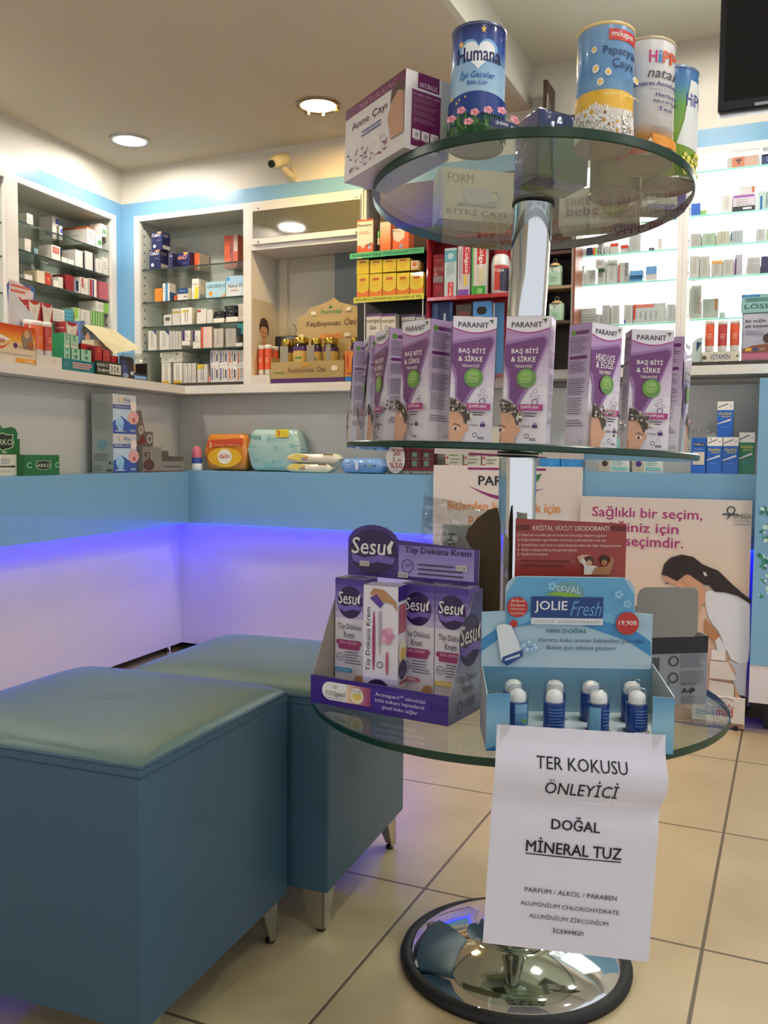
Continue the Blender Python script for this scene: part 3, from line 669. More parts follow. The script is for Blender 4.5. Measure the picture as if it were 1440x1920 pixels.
can('tea_tin', 'white nursing tea tin with orange base, second from the right on the top shelf', 1207, 313, 51, 94, ramp_mat('nursing_tin_print', [(0.0, 'd98a34'), (0.16, 'dfa050'), (0.27, 'ddd6d0'), (1.0, 'e4e2e2')]), art_nursing, lid=mat('c9b79a'))
def art_green(pg):
    pg.text('HiPP', 0.78, 0.66, 1.06, 0.78, mat('3a3f8c'), bold=0.06); pg.poly([(0.62, 0.3), (0.75, 0.52), (0.85, 0.9), (1.08, 0.9), (1.08, 0.25)], mat('dfe3e0'), 2).lines(0.45, 0.62, 0.62, 0.7, 4, mat('3a6a30'), 0.3)
    pg.rect(0.36, 0.44, 0.5, 0.54, mat('d8dcd0')).rect(0.36, 0.40, 0.5, 0.44, mat('6a5a3a')); rs = random.Random(4)
    for k in range(40): pg.circ(0.72 + 0.3 * rs.random(), 0.02 + 0.2 * rs.random(), 0.03, mat(('e6dc70', 'd8cf5a', 'efe79a')[k % 3]), l=3 + 0.4 * k)
gm = ramp_mat('green_tin_print', [(0.0, '8fb23a'), (0.4, '93bb38'), (0.68, '6fa84a'), (0.85, '4a86b0'), (1.0, '3f6fb0')])
can('tea_tin', 'green and blue herbal tea tin at the right rim of the top shelf', 1253, 354, 48.5, 146, gm, art_green, lid=mat('6f84a8', 0.3, 0.5))
can('tea_tin', 'short green tea tin behind the white one, seen through the glass', 1152, 371, 46, 0, ramp_mat('green_tin_print', [(0.0, '9fa86a'), (1.0, '7f9a50')]), lambda pg: pg.lines(0.2, 0.4, 0.8, 0.7, 5, mat('6a6a4a'), 0.4), h=0.10)

def box_from(name, N, Lc, Rc, h, mats, M):
    """carton from three base corners: near, left, right"""
    u = (Rc - N); v = (Lc - N); w, d = u.length, v.length
    rz = math.atan2(u.y, u.x)
    mb = MB(); return mb, w, d, rz
def carton_mesh(w, d, h, body, art=None, fold=None):
    """local: x 0..w across the front, y 0..d back, z 0..h"""
    mb = MB(); mb.box(0, 0, 0, w, d, h, body)
    pg = dict(front=Page(mb, (0, 0, 0), (w, 0, 0), (0, 0, h)), right=Page(mb, (w, 0, 0), (0, d, 0), (0, 0, h)), left=Page(mb, (0, d, 0), (0, -d, 0), (0, 0, h)), top=Page(mb, (0, 0, h), (w, 0, 0), (0, d, 0)), bottom=Page(mb, (0, d, 0), (w, 0, 0), (0, -d, 0)))
    if art: art(pg)
    return mb
plum = mat('6a1d4e', 0.3, coat=0.4); pk = mat('cdb9b4')
def art_breast(p):
    f = p['front']   # side facing right: plum panel
    f.rect(0.26, 0.80, 0.74, 1.0, plum, 2).text('NATURALAC', 0.30, 0.82, 0.70, 0.885, mat('d8c2cc')).rect(0.14, 0.06, 0.78, 0.77, plum, 2).text('Doğal bitki çayı', 0.17, 0.70, 0.74, 0.735, mat('c9a8ba'))
    for a, b in ((0.62, 0.685), (0.53, 0.60), (0.44, 0.51), (0.36, 0.42)): f.lines(0.17, a, 0.72, b, 4, mat('a06a88'), 0.3)
    for k in range(3): f.rect(0.17 + 0.20 * k, 0.15, 0.34 + 0.20 * k, 0.27, mat('d8d2d0'), 3).circ(0.255 + 0.2 * k, 0.205, 0.04, mat('a8a0a0')).lines(0.20 + 0.2 * k, 0.12, 0.31 + 0.2 * k, 0.135, 1, mat('c9a8ba'))
    l = p['left']    # large face with picture
    l.rect(0, 0.86, 1, 1, plum, 2).text('NATURALAC', 0.26, 0.875, 0.86, 0.955, mat('b07a98')).text('Anne Çayı', 0.12, 0.62, 0.72, 0.75, plum, bold=0.01).lines(0.3, 0.47, 0.75, 0.57, 2, mat('5a5a9a'), 0.4)
    l.poly([(0.80, 0.2), (0.74, 0.5), (0.78, 0.62), (0.80, 0.8), (0.98, 0.82), (1, 0.2)], mat('b98a6a')).poly([(0.78, 0.66), (0.80, 0.84), (0.92, 0.9), (1, 0.84), (1, 0.72), (0.9, 0.78)], mat('4a3022'))
    rs = random.Random(8)
    for k in range(46):
        x, y = 0.06 + 0.66 * rs.random(), 0.06 + 0.26 * rs.random(); a = rs.random() * 3; l.poly([(x, y), (x + 0.03 * math.cos(a), y + 0.05 * math.sin(a)), (x + 0.045 * math.cos(a + 0.5), y + 0.08 * math.sin(a + 0.5)), (x + 0.01, y + 0.03)], mat(('8a3a5a', '6a4a8a', 'a05a6a')[k % 3]), 3 + k * 0.05)
N, Lc, Rc = top_at(757, 277), top_at(686, 352), top_at(841, 302)
dn = (N - Vector((0, 0, EYE))).dot(FWD); h = 148 * dn / FPX * 1.01
u, v = Rc - N, Lc - N
def rz_of(u): w = TT.to_3x3().inverted() @ u; return math.atan2(w.y, w.x)
o = carton_mesh(u.length, v.length, h, mat('dcd6d4', 0.25, coat=0.4), art_breast).build('tea_carton'); place(o, N + nT * 0.0006, TT, rz_of(u))
tag(o, 'large white and plum tea carton overhanging the left rim of the top shelf', 'carton')
bl = mat('263a9a', 0.25, coat=0.7, bump=0.5, bscale=30)
def art_wrapped(p):
    p['front'].grad(0, 0, 1, 1, '2f6a4a', '3a4a8a', 5).poly([(0.25, 0.0), (0.3, 0.5), (0.55, 0.85), (0.8, 0.7), (0.95, 0.3), (0.9, 0)], mat('2f7a48', 0.3, coat=0.6)); p['bottom'].rect(0.02, 0.02, 0.98, 0.45, mat('8a9a4a')); p['left'].grad(0, 0, 1, 1, '1c2454', '5a5c8a', 5).lines(0.1, 0.2, 0.8, 0.8, 5, mat('3a3f70'), 0.3)
N, Lc, Rc = top_at(1008, 330), top_at(957, 353), top_at(1100, 350)
u, v = Rc - N, Lc - N; dn = (N - Vector((0, 0, EYE))).dot(FWD)
t = tag(empty('wrapped_carton'), 'dark blue carton in crinkled shrink wrap at the middle of the top shelf', 'carton')
o = carton_mesh(u.length, v.length, 127 * dn / FPX, bl, art_wrapped).build('carton', t)
k = 127 * dn / FPX; mb = MB(); mb.rbox(-0.0012, -0.0012, 0.0002, u.length + 0.0012, v.length + 0.0012, k + 0.0014, WRAP, 0.001, 1); mb.build('wrap_film', t)
place(t, N + nT * 0.0006, TT, rz_of(u))
def tea_low(name, label, px, py, w, d, h, rot, body, art):
    p = top_at(px, py); o = carton_mesh(w, d, h, body, art); o.v = [(x - w / 2, y - d / 2, z) for x, y, z in o.v]; o = o.build(name); place(o, p + nT * 0.0008, TT, math.radians(24 + rot)); return tag(o, label, 'carton')
def art_cup(p):
    f = p['front']; f.text('FORM', 0.1, 0.72, 0.45, 0.9, mat('7a6a3a')).text('BİTKİ ÇAYI', 0.1, 0.08, 0.9, 0.24, mat('6a5a3a')).poly([(0.3, 0.62), (0.34, 0.4), (0.42, 0.32), (0.6, 0.32), (0.68, 0.4), (0.72, 0.62)], mat('b8b0a8')).pill(0.24, 0.29, 0.78, 0.33, mat('98908a')).ring(0.74, 0.5, 0.08, 0.02, mat('b8b0a8'))
    p['bottom'].lines(0.1, 0.2, 0.8, 0.8, 6, mat('8a8468'), 0.35); p['left'].rect(0, 0, 1, 1, mat('9a9a4a'))
tea_low('tea_carton', 'beige tea carton with a cup at the back of the top shelf', 885, 425, 0.125, 0.055, 0.085, 8, mat('c0b696', 0.4), art_cup)
def art_meal(p):
    f = p['front']; f.text('ERKEN', 0.08, 0.55, 0.5, 0.75, mat('a08a6a')).text('bebe', 0.1, 0.25, 0.5, 0.5, mat('a05a6a')).circ(0.7, 0.5, 0.16, mat('8a9a4a')); p['bottom'].lines(0.1, 0.15, 0.6, 0.85, 7, mat('9a917a'), 0.35).rect(0.66, 0.2, 0.95, 0.8, mat('9aa0a8'))
tea_low('tea_carton', 'pale carton with green print at the back right of the top shelf', 1125, 430, 0.13, 0.06, 0.06, -18, mat('d2ccb6', 0.4), art_meal)
def art_purple(p): p['front'].rect(0, 0, 0.75, 0.12, mat('8a86a8')).rect(0.8, 0, 1, 1, mat('5a4aa0')).rect(0.3, 0.4, 0.7, 0.8, mat('8a8a86')); p['bottom'].rect(0.66, 0, 1, 1, mat('5a4aa0'))
tea_low('tea_carton', 'small white and purple carton at the right back of the top shelf', 1240, 402, 0.062, 0.04, 0.07, 4, mat('c9c2b4', 0.4), art_purple)

# ---------------------------------------------------------------- lice shampoo cartons on the middle shelf
PURP, LPUR, DPUR, MAG = mat('6a2a6c', 0.3, coat=0.3), mat('b391bd', 0.3, coat=0.3), mat('4a2458', 0.3), mat('a8287a', 0.3, coat=0.3)
WP = mat('e2dce4', 0.3, coat=0.35, name='white_carton'); GRC = mat('5f8f35', 0.3, coat=0.3); SKIN = mat('cf9f80', 0.4); INK = mat('3c3446')
def art_lice(words, w3, band, circ2):
    def art(p):
        f = p['front']
        f.grad(0, 0.45, 1, 0.9, 'ddd4e2', 'ad88b8', 9)
        f.poly([(0, 1)] + [(k / 12, 0.905 - 0.04 * math.sin(math.pi * k / 12)) for k in range(13)] + [(1, 1)], MAG).poly([(0, 1)] + [(k / 12, 0.913 - 0.038 * math.sin(math.pi * k / 12)) for k in range(13)] + [(1, 1)], WP)
        f.text('PARANIT', 0.12, 0.913, 0.82, 0.955, mat('2f2a3a'), bold=0.035).poly([(0.80, 0.975), (0.93, 0.98), (0.89, 0.94), (0.875, 0.962)], mat('4a6a40'))
        f.poly([(0, 0.80), (0.86, 0.855), (0.95, 0.845), (0.97, 0.80), (0.62, 0.46), (0.33, 0.28), (0.12, 0.36), (0.10, 0.50), (0, 0.60)], mat('9468a2', 0.3, coat=0.3))
        f.poly([(0, 0.775), (0.84, 0.836), (0.91, 0.828), (0.93, 0.79), (0.60, 0.50), (0.30, 0.31), (0.16, 0.36), (0.15, 0.50), (0.10, 0.58), (0, 0.625)], PURP)
        f.text(words[0], 0.15, 0.70, 0.76, 0.755, wh, bold=0.03).text(words[1], 0.15, 0.642, 0.71, 0.695, wh, bold=0.03).text(w3, 0.24, 0.595, 0.64, 0.622, wh, bold=0.015)
        f.circ(0.52, 0.512, 0.22, GRC).circ(0.50, 0.525, 0.15, mat('79a848', 0.3)).text('100%', 0.42, 0.53, 0.62, 0.558, mat('c2d890')).text(circ2, 0.40, 0.495, 0.64, 0.522, mat('c2d890'), bold=0.02).lines(0.36, 0.475, 0.68, 0.487, 1, mat('b2cc80'))
        for x, y, r in ((0.74, 0.325, 0.075), (0.66, 0.375, 0.04), (0.74, 0.41, 0.05), (0.80, 0.365, 0.045)): f.ring(x, y, r, 0.02 if r > 0.06 else 0.01, PURP)
        f.rect(0.38, 0.257, 0.93, 0.307, MAG).text(band, 0.43, 0.267, 0.83, 0.298, wh, bold=0.02).lines(0.52, 0.205, 0.83, 0.245, 2, mat('4a4058'), 0.45)
        f.text('+TARAK', 0.46, 0.122, 0.67, 0.142, INK, bold=0.02).rect(0.71, 0.12, 0.83, 0.148, mat('4a2a6a')).rect(0.73, 0.15, 0.81, 0.165, mat('a58ab8'))
        f.ring(0.60, 0.055, 0.055, 0.016, INK).lines(0.66, 0.02, 0.84, 0.042, 2, INK, 0.6)
        # child photograph: skin, ear, wet hair, eye
        f.poly([(0, 0), (0, 0.24), (0.2, 0.25), (0.36, 0.21), (0.38, 0.14), (0.46, 0.13), (0.44, 0.085), (0.37, 0.07), (0.33, 0.03), (0.31, 0)], SKIN).poly([(0, 0), (0, 0.09), (0.03, 0.055), (0.035, 0)], mat('b98466'))
        f.poly([(0, 0.345), (0.12, 0.335), (0.26, 0.30), (0.40, 0.25), (0.47, 0.21), (0.46, 0.165), (0.41, 0.17), (0.40, 0.14), (0.36, 0.14), (0.30, 0.20), (0.2, 0.245), (0.1, 0.235), (0, 0.24)], mat('4e4238'))
        rs = random.Random(12); f.k += 1
        for k in range(46):
            t_ = rs.random(); x = 0.47 * t_; y0_ = 0.335 - 0.12 * t_ ** 1.6; y = y0_ - (0.02 + 0.075 * (1 - 0.3 * t_)) * rs.random() + 0.012; r_ = 0.018 + 0.02 * rs.random()
            f.circ(x + r_, y, r_, mat(('6e6258', 'b4aa9e', '3a3028', 'd8d2c8', '5a4c40', '8a7f74')[k % 6]), n=8, l=f.k + 0.12 * k)
        f.poly([(0.04, 0.088), (0.09, 0.103), (0.17, 0.10), (0.22, 0.086), (0.14, 0.076)], mat('e2d4cc')).circ(0.125, 0.089, 0.033, mat('3a2a20')).poly([(0.02, 0.118), (0.12, 0.132), (0.24, 0.118), (0.24, 0.108), (0.12, 0.12)], mat('6a5040'))
        for s_ in ('left', 'right'):
            g = p[s_]; g.grad(0, 0.4, 1, 1, 'd2c8d8', 'b294bc', 8)
            g.circ(0.2, 0.93, 0.10, GRC).pill(0.30, 0.915, 0.92, 0.945, PURP).pill(0.08, 0.715, 0.88, 0.74, PURP)
            for a, b, n in ((0.76, 0.90, 8), (0.6, 0.70, 6), (0.42, 0.56, 8), (0.26, 0.40, 8), (0.16, 0.22, 3)): g.lines(0.08, a, 0.90, b, n, mat('6a5a78'), 0.3)
            g.text('CE', 0.7, 0.03, 0.9, 0.055, mat('7a7280'))
        p['top'].rect(0, 0, 1, 1, mat('b79a86'))
    return art
LW_, LD_, LH_ = 0.0555, 0.040, 0.159
lice = carton_mesh(LW_, LD_, LH_, WP, art_lice(('BAŞ BİTİ', '& SİRKE'), 'TEDAVİSİ', 'ŞAMPUAN', 'ETKİLİ')).mesh('shampoo_carton')
lice_en = carton_mesh(LW_, LD_, LH_, WP, art_lice(('HEAD LICE', '& EGGS'), 'TREATMENT', 'SHAMPOO', 'EFFECTIVE')).mesh('shampoo_carton')
def mid(px, dep, off=0.0):
    p = at_depth(px, 838, dep); d = p - MIDP; p.z -= (d.dot(nM)) / nM.z; return p + nM * 0.0004
def lice_box(xl, dl, xr, dr, label, me=lice):
    a, b = mid(xl, dl), mid(xr, dr); dv = TM.to_3x3().inverted() @ (b - a); rz = math.atan2(dv.y, dv.x)
    o = bpy.data.objects.new('shampoo_carton', me); COL.objects.link(o); c = (a + b) / 2; M = Matrix.Translation(c) @ TM @ Matrix.Rotation(rz, 4, 'Z') @ Matrix.Translation((-LW_ / 2, 0, 0)); o.matrix_world = M
    return tag(o, label, 'carton', 'lice shampoo cartons on the middle shelf')
lice_box(660, 1.50, 656, 1.45, 'leftmost lice shampoo carton on the middle shelf, showing only its lilac side')
lice_box(679, 1.425, 685, 1.385, 'second lice shampoo carton from the left, seen almost edge-on')
lice_box(697, 1.345, 722, 1.293, 'third lice shampoo carton from the left, face narrow and turned left')
lice_box(748, 1.238, 798, 1.196, 'lice shampoo carton left of the pole with its lilac side to the right')
lice_box(840, 1.170, 921, 1.168, 'lice shampoo carton facing the viewer just left of the chrome pole')
lice_box(939, 1.158, 1021.5, 1.140, 'lice shampoo carton directly in front of the chrome pole')
lice_box(1094, 1.172, 1159, 1.205, 'lice shampoo carton with English text, third from the right', lice_en)
lice_box(1170, 1.215, 1255, 1.212, 'Turkish lice shampoo carton second from the right')
lice_box(1271, 1.262, 1286, 1.312, 'rightmost lice shampoo carton, mostly hidden behind its neighbour')

# ---------------------------------------------------------------- depilatory cream display on the low shelf
def low(px, py, z=ZL): return on_z(px, py, z)
A, B, C = low(583, 1316), low(840.6, 1363), low(911, 1340)
fx = (B - A); w = fx.length; rz = math.atan2(fx.y, fx.x); d = max(0.105, (C - B).length)
VIO, LVIO, DVIO = mat('3c2280', 0.3, coat=0.4), mat('7a62b8', 0.3, coat=0.3), mat('2a1650', 0.3, coat=0.4); CARD = mat('b0a698', 0.7, name='grey_card')
tr = tag(empty('display_tray', A + Vector((0, 0, 0.0005)), rz), 'purple card display tray of hair removal cream on the left of the low shelf', 'display box')
fh = 0.042; bh = 0.188
def sesu_logo(pg, x, y, w_, h_):
    pg.circ(x, y, w_, DVIO, ry=h_).poly([(x - w_ * 0.95, y - h_ * 0.1), (x - w_ * 0.4, y - h_ * 0.28), (x + w_ * 0.3, y - h_ * 0.12), (x + w_ * 0.97, y - h_ * 0.2), (x + w_ * 0.85, y - h_ * 0.5), (x + w_ * 0.2, y - h_ * 0.42), (x - w_ * 0.4, y - h_ * 0.62), (x - w_ * 0.85, y - h_ * 0.45)], LVIO)
    pg.text('Sesu', x - w_ * 0.92, y - h_ * 0.12, x + w_ * 0.55, y + h_ * 0.62, wh, bold=0.02, shear=0.1).poly([(x + w_ * 0.66, y - h_ * 0.05), (x + w_ * 0.60, y + h_ * 0.25), (x + w_ * 0.78, y + h_ * 0.55), (x + w_ * 0.88, y + h_ * 0.5), (x + w_ * 0.78, y + h_ * 0.2), (x + w_ * 0.80, y - h_ * 0.02)], wh)
mb = MB(); mb.box(0, -0.0008, 0, w, 0, fh, [VIO, VIO, CARD, VIO, CARD, VIO]); pg = Page(mb, (0, -0.0008, 0), (w, 0, 0), (0, 0, fh))
pg.pill(0.09, 0.18, 0.88, 0.86, mat('4a3090', 0.3)).pill(0.092, 0.2, 0.42, 0.84, wh).grad(0.28, 0.2, 0.46, 0.84, 'f0d8b0', '9a3a6a', 7, False).circ(0.36, 0.5, 0.05, mat('f0e6c0')).circ(0.36, 0.5, 0.03, mat('ead060'))
pg.text('aroma', 0.12, 0.36, 0.20, 0.54, mat('b0a8a0')).text('guard', 0.20, 0.32, 0.27, 0.56, mat('6a6058'), bold=0.02).ring(0.195, 0.70, 0.012, 0.004, mat('c9a070')).lines(0.12, 0.26, 0.27, 0.31, 1, mat('a8a098'))
for k, s_ in enumerate(('Aromaguard™ teknolojisi', 'kötü kokuyu hapsederek', 'güzel koku sağlar')): pg.text(s_, 0.50 + 0.05 * (k == 2), 0.60 - 0.20 * k, 0.85 - 0.05 * (k == 2), 0.77 - 0.20 * k, mat('d8d0e6'), bold=0.01)
pg.rect(0.335, 0.60, 0.40, 0.76, wh).text('13.50', 0.34, 0.63, 0.395, 0.73, INK); mb.build('front_panel', tr)
for nm, x, sgn in (('left_side', 0, 1), ('right_side', w, -1)):
    mb = MB(); pts = [(0, 0), (d, 0), (d, bh * 0.95), (d * 0.72, bh * 0.93), (0.004, fh), (0, fh)]
    if sgn < 0: mb.slab(pts, (w, 0, 0), (0, 1, 0), (0, 0, 1), 0.001, ramp_mat('cream_box_side', [(0.0, '4a4a86'), (0.3, 'a8b0c4'), (0.55, '7a70b0'), (1.0, '2c1a66')]), CARD, CARD)
    else: mb.slab([(-x_, y_) for x_, y_ in pts], (0, 0, 0), (0, -1, 0), (0, 0, 1), 0.001, VIO, CARD, CARD)
    if sgn < 0:
        pg = Page(mb, (w, 0, 0), (0, d, 0), (0, 0, bh)); sesu_logo(pg, 0.62, 0.58, 0.34, 0.20); pg.text('Tüy Dökücü', 0.28, 0.26, 0.85, 0.33, mat('2c2348')).text('Krem', 0.40, 0.19, 0.70, 0.255, mat('2c2348')).ring(0.3, 0.1, 0.09, 0.02, INK).lines(0.42, 0.08, 0.85, 0.14, 3, INK, 0.3)
    mb.build(nm, tr)
MB().box(0, d - 0.001, 0, w, d, bh * 0.9, CARD).build('back_panel', tr); MB().box(0.001, 0.001, 0, w - 0.001, d - 0.001, 0.001, CARD).build('tray_floor', tr)
# header card folded up behind
mb = MB(); hz0, hz1 = 0.181, 0.238
yb = d - 0.006
pts = [(0, hz0), (w * 0.98, hz0), (w * 0.985, hz1 - 0.004), (w * 0.40, hz1 + 0.003), ] + [(w * 0.20 + w * 0.20 * math.cos(a), hz1 - 0.004 + 0.028 * math.sin(a)) for a in [math.pi * k / 12 for k in range(1, 12)]] + [(0, hz1 - 0.002)]
mb.slab(pts, (0, yb, 0), (1, 0, 0), (0, 0, 1), 0.0012, mat('46307e', 0.3, coat=0.3), CARD, CARD)
pg = Page(mb, (0, yb, hz0), (w, 0, 0), (0, 0, hz1 - hz0)); pg.grad(0.40, 0.1, 0.95, 0.92, 'b8a8d8', '8a78c0', 5); sesu_logo(pg, 0.20, 0.68, 0.185, 0.62)
pg.text('Tüy Dökücü Krem', 0.45, 0.68, 0.93, 0.90, mat('241a3e'), bold=0.008).ring(0.47, 0.38, 0.045, 0.006, mat('5a4a98')).text('YENİ', 0.45, 0.36, 0.50, 0.46, INK).lines(0.55, 0.14, 0.88, 0.5, 3, INK, 0.3)
for x, y in ((0.10, 0.28), (0.40, 0.06), (0.83, 0.36)): pg.rect(x, y, x + 0.075, y + 0.14, mat('d8d2c2'), 9).text('13.50', x + 0.008, y + 0.03, x + 0.065, y + 0.11, INK, l=10)
mb.build('header_card', tr)
# cream cartons standing in the tray
def cream_art(tagcol, tagword):
    def art(p):
        f = p['front']; f.grad(0, 0.66, 1, 1, 'cfc4e2', '46308c', 6); sesu_logo(f, 0.5, 0.80, 0.42, 0.14)
        f.text('Tüy Dökücü', 0.12, 0.555, 0.88, 0.615, mat('2c2348')).text('Krem', 0.32, 0.495, 0.66, 0.548, mat('2c2348')).pill(0.06, 0.43, 0.90, 0.475, mat('a03a70')).pill(0.14, 0.395, 0.84, 0.435, mat('a03a70')).text('BOL ESMER', 0.2, 0.443, 0.76, 0.464, mat('e8c8d8'))
        f.ring(0.2, 0.325, 0.12, 0.02, mat('7a6a9a')).text('YENİ', 0.11, 0.315, 0.29, 0.336, INK).lines(0.36, 0.27, 0.94, 0.385, 5, mat('5a5070'), 0.3)
        f.pill(0.04, 0.20, 0.6, 0.235, mat(tagcol)).text(tagword, 0.12, 0.208, 0.52, 0.228, wh)
        f.poly([(0.62, 0.0), (0.62, 0.10), (0.75, 0.18), (0.95, 0.19), (1, 0.12), (1, 0.0)], mat('b98864')).rect(0.58, 0.02, 1, 0.06, mat('4a2a7a'))
        p['right'].grad(0, 0.2, 1, 1, 'd8d0e4', '5a4498', 6); p['right'].lines(0.15, 0.25, 0.85, 0.7, 14, mat('6a5a80'), 0.3); p['top'].rect(0, 0, 1, 1, mat('9a92b0')).circ(0.5, 0.5, 0.3, mat('4a3a80')).lines(0.1, 0.2, 0.9, 0.45, 2, wh, 0.4)
    return art
CW, CD, CH = w * 0.235, 0.034, 0.180
def cream(x, y, rot, tagc, word, label, art=None):
    o = carton_mesh(CW, CD, CH, WP, art or cream_art(tagc, word)).build('cream_carton', None, tr.matrix_world @ Vector((0, 0, 0)), 0)
    M = Matrix.Translation(A + Vector((0, 0, 0.0018))) @ Matrix.Rotation(rz, 4, 'Z') @ Matrix.Translation((x, y, 0)) @ Matrix.Rotation(rot, 4, 'Z'); o.matrix_world = M
    return tag(o, label, 'carton', 'hair removal cream cartons in the purple tray')
def back_art(p):
    f = p['front']; f.grad(0, 0.05, 1, 0.3, '6a58a8', 'e8e2ee', 5).text('Tüy Dökücü Krem', 0.08, 0.30, 0.24, 0.82, mat('2c2348'), rot=90, bold=0.01).pill(0.27, 0.30, 0.36, 0.80, mat('a03a70')).lines(0.44, 0.42, 0.56, 0.8, 4, mat('6a6080'), 0.3, 90).ring(0.5, 0.36, 0.09, 0.02, INK)
    f.poly([(0.3, 0.98), (0.6, 0.97), (0.95, 0.88), (1, 0.8), (0.85, 0.86), (0.5, 0.88), (0.2, 0.93)], mat('b98864')).poly([(0.2, 0.9), (0.4, 0.93), (0.6, 0.86), (0.5, 0.82)], mat('5a3a9a'))
    for a in range(5): f.circ(0.72 + 0.10 * math.cos(a * 1.257), 0.60 + 0.045 * math.sin(a * 1.257), 0.09, mat(('d08aa8', 'e0a8bc')[a % 2]))
    f.pill(0.68, 0.28, 0.76, 0.48, mat('b05a6a')).circ(0.45, 0.125, 0.38, DVIO, ry=0.12).text('Sesu', 0.2, 0.06, 0.55, 0.18, wh, rot=180)
    r = p['right']; r.rect(0, 0.88, 1, 1, VIO).rect(0.1, 0.62, 0.9, 0.85, mat('b8506a')).lines(0.15, 0.63, 0.85, 0.84, 9, mat('d88a9a'), 0.4).circ(0.5, 0.46, 0.42, mat('efe2c2'), ry=0.11).circ(0.5, 0.44, 0.26, mat('e0c060'), ry=0.06).circ(0.5, 0.32, 0.42, DVIO, ry=0.08).pill(0.1, 0.205, 0.9, 0.225, mat('b0405a')).rect(0.05, 0.06, 0.95, 0.17, mat('c9a88a')); r.lines(0.1, 0.07, 0.9, 0.16, 3, mat('efe2d2'), 0.5, 90)
    p['top'].rect(0, 0, 1, 1, mat('b8b0c4'))
cream(0.004, 0.058, 0, '3a9ad8', 'BEZ-YÜZLÜK', 'hair removal cream carton with light blue strip, leftmost in the purple tray')
cream(w * 0.355, 0.016, math.radians(8), 'a03a70', '', 'hair removal cream carton turned sideways in the purple tray, legs picture on it', back_art)
cream(w * 0.515, 0.064, 0, 'c05a80', 'NORMAL', 'hair removal cream carton with pink strip, third in the purple tray')
cream(w * 0.756, 0.064, 0, 'e6c83a', 'NORMAL', 'hair removal cream carton with yellow strip, rightmost in the purple tray')

# brown curved card and the clear bag behind the tray
p0 = low(905, 1330); 
cb = at_depth(908, 1004, 1.345); ux = Vector((RGT.x, RGT.y, 0)).normalized()
t = tag(empty('card_display', (cb.x, cb.y, ZL + 0.0005)), 'brown back of a round-topped card display beside the chrome pole', 'display box')
s_ = 1.345 / FPX; zc = lambda py: EYE - (py - 848) * s_
mb = MB(); pts = [((x - 908) * s_, zc(y) - ZL) for x, y in ((885, 1318), (936, 1318), (939, 1040), (938, 975), (932, 948), (915, 952), (895, 968), (877, 990), (873, 1005), (880, 1020), (892, 1032), (884, 1060))]
mb.slab(pts, (0, 0, 0), ux, (0, 0, 1), 0.0015, mat('4e3c26', 0.8, name='brown_cardboard'), mat('7a6244', 0.8)); mb.build('header_card', t)
mb = MB(); M = Matrix.Rotation(YAW, 4, 'Z'); mb.box(-0.045, 0.002, 0, 0.02, 0.045, 0.10, mat('5a4a32', 0.8), M); mb.build('tray', t)
bc = at_depth(862, 1010, 1.44)
t = tag(empty('plastic_bag', (bc.x, bc.y, ZL + 0.0005)), 'clear crinkled plastic bag holding a grey carton, behind the purple tray', 'bag')
s_ = 1.44 / FPX; q = lambda x, y: ((x - 862) * s_, EYE - (y - 850) * s_ - ZL)
n = 10; vs, fs = [], []
rs = random.Random(9)
pl = [(790, 1300), (786, 1030), (790, 925), (835, 938), (890, 955), (945, 962), (950, 1050), (950, 1300)]
mb = MB()
for off in (0.0, 0.05):
    vs, fs = [], []
    for j in range(n + 1):
        y = 1335 + (925 - 1335) * j / n; xl = 790 + rs.random() * 6; xr = 950 - rs.random() * 6
        for i in range(n + 1):
            x = xl + (xr - xl) * i / n; yy = y + (38 * i / n if j == n else 0) * 1.0 + rs.random() * 5; a, b = q(x, yy); bulge = math.sin(math.pi * i / n) * 0.012 * (1 if off else -1) * (1 - j / n * 0.8)
            vs.append(ux * a + Vector((-_sy, _cy, 0)) * ((off + bulge + (rs.random() - 0.5) * 0.008) if j < n else 0.02) + Vector((0, 0, max(b, 0.001))))
    for j in range(n):
        for i in range(n): k = j * (n + 1) + i; fs.append((k, k + 1, k + n + 2, k + n + 1))
    mb.add(vs, fs, BAGF, True)
mb.build('film', t)
mb = MB(); M = Matrix.Rotation(YAW, 4, 'Z'); x0, z1 = q(832, 985); x1, _ = q(942, 985); mb.box(x0, 0.012, 0.0, x1, 0.04, z1, mat('cfcac2', 0.6), M); Page(mb, M @ Vector((x0, 0.012, 0)), M @ Vector((x1 - x0, 0, 0)), Vector((0, 0, z1))).text('YBH', 0.08, 0.80, 0.2, 0.95, INK, rot=90).rect(0.5, 0.6, 1, 0.85, mat('c8c4c0')); mb.build('inner_carton', t)

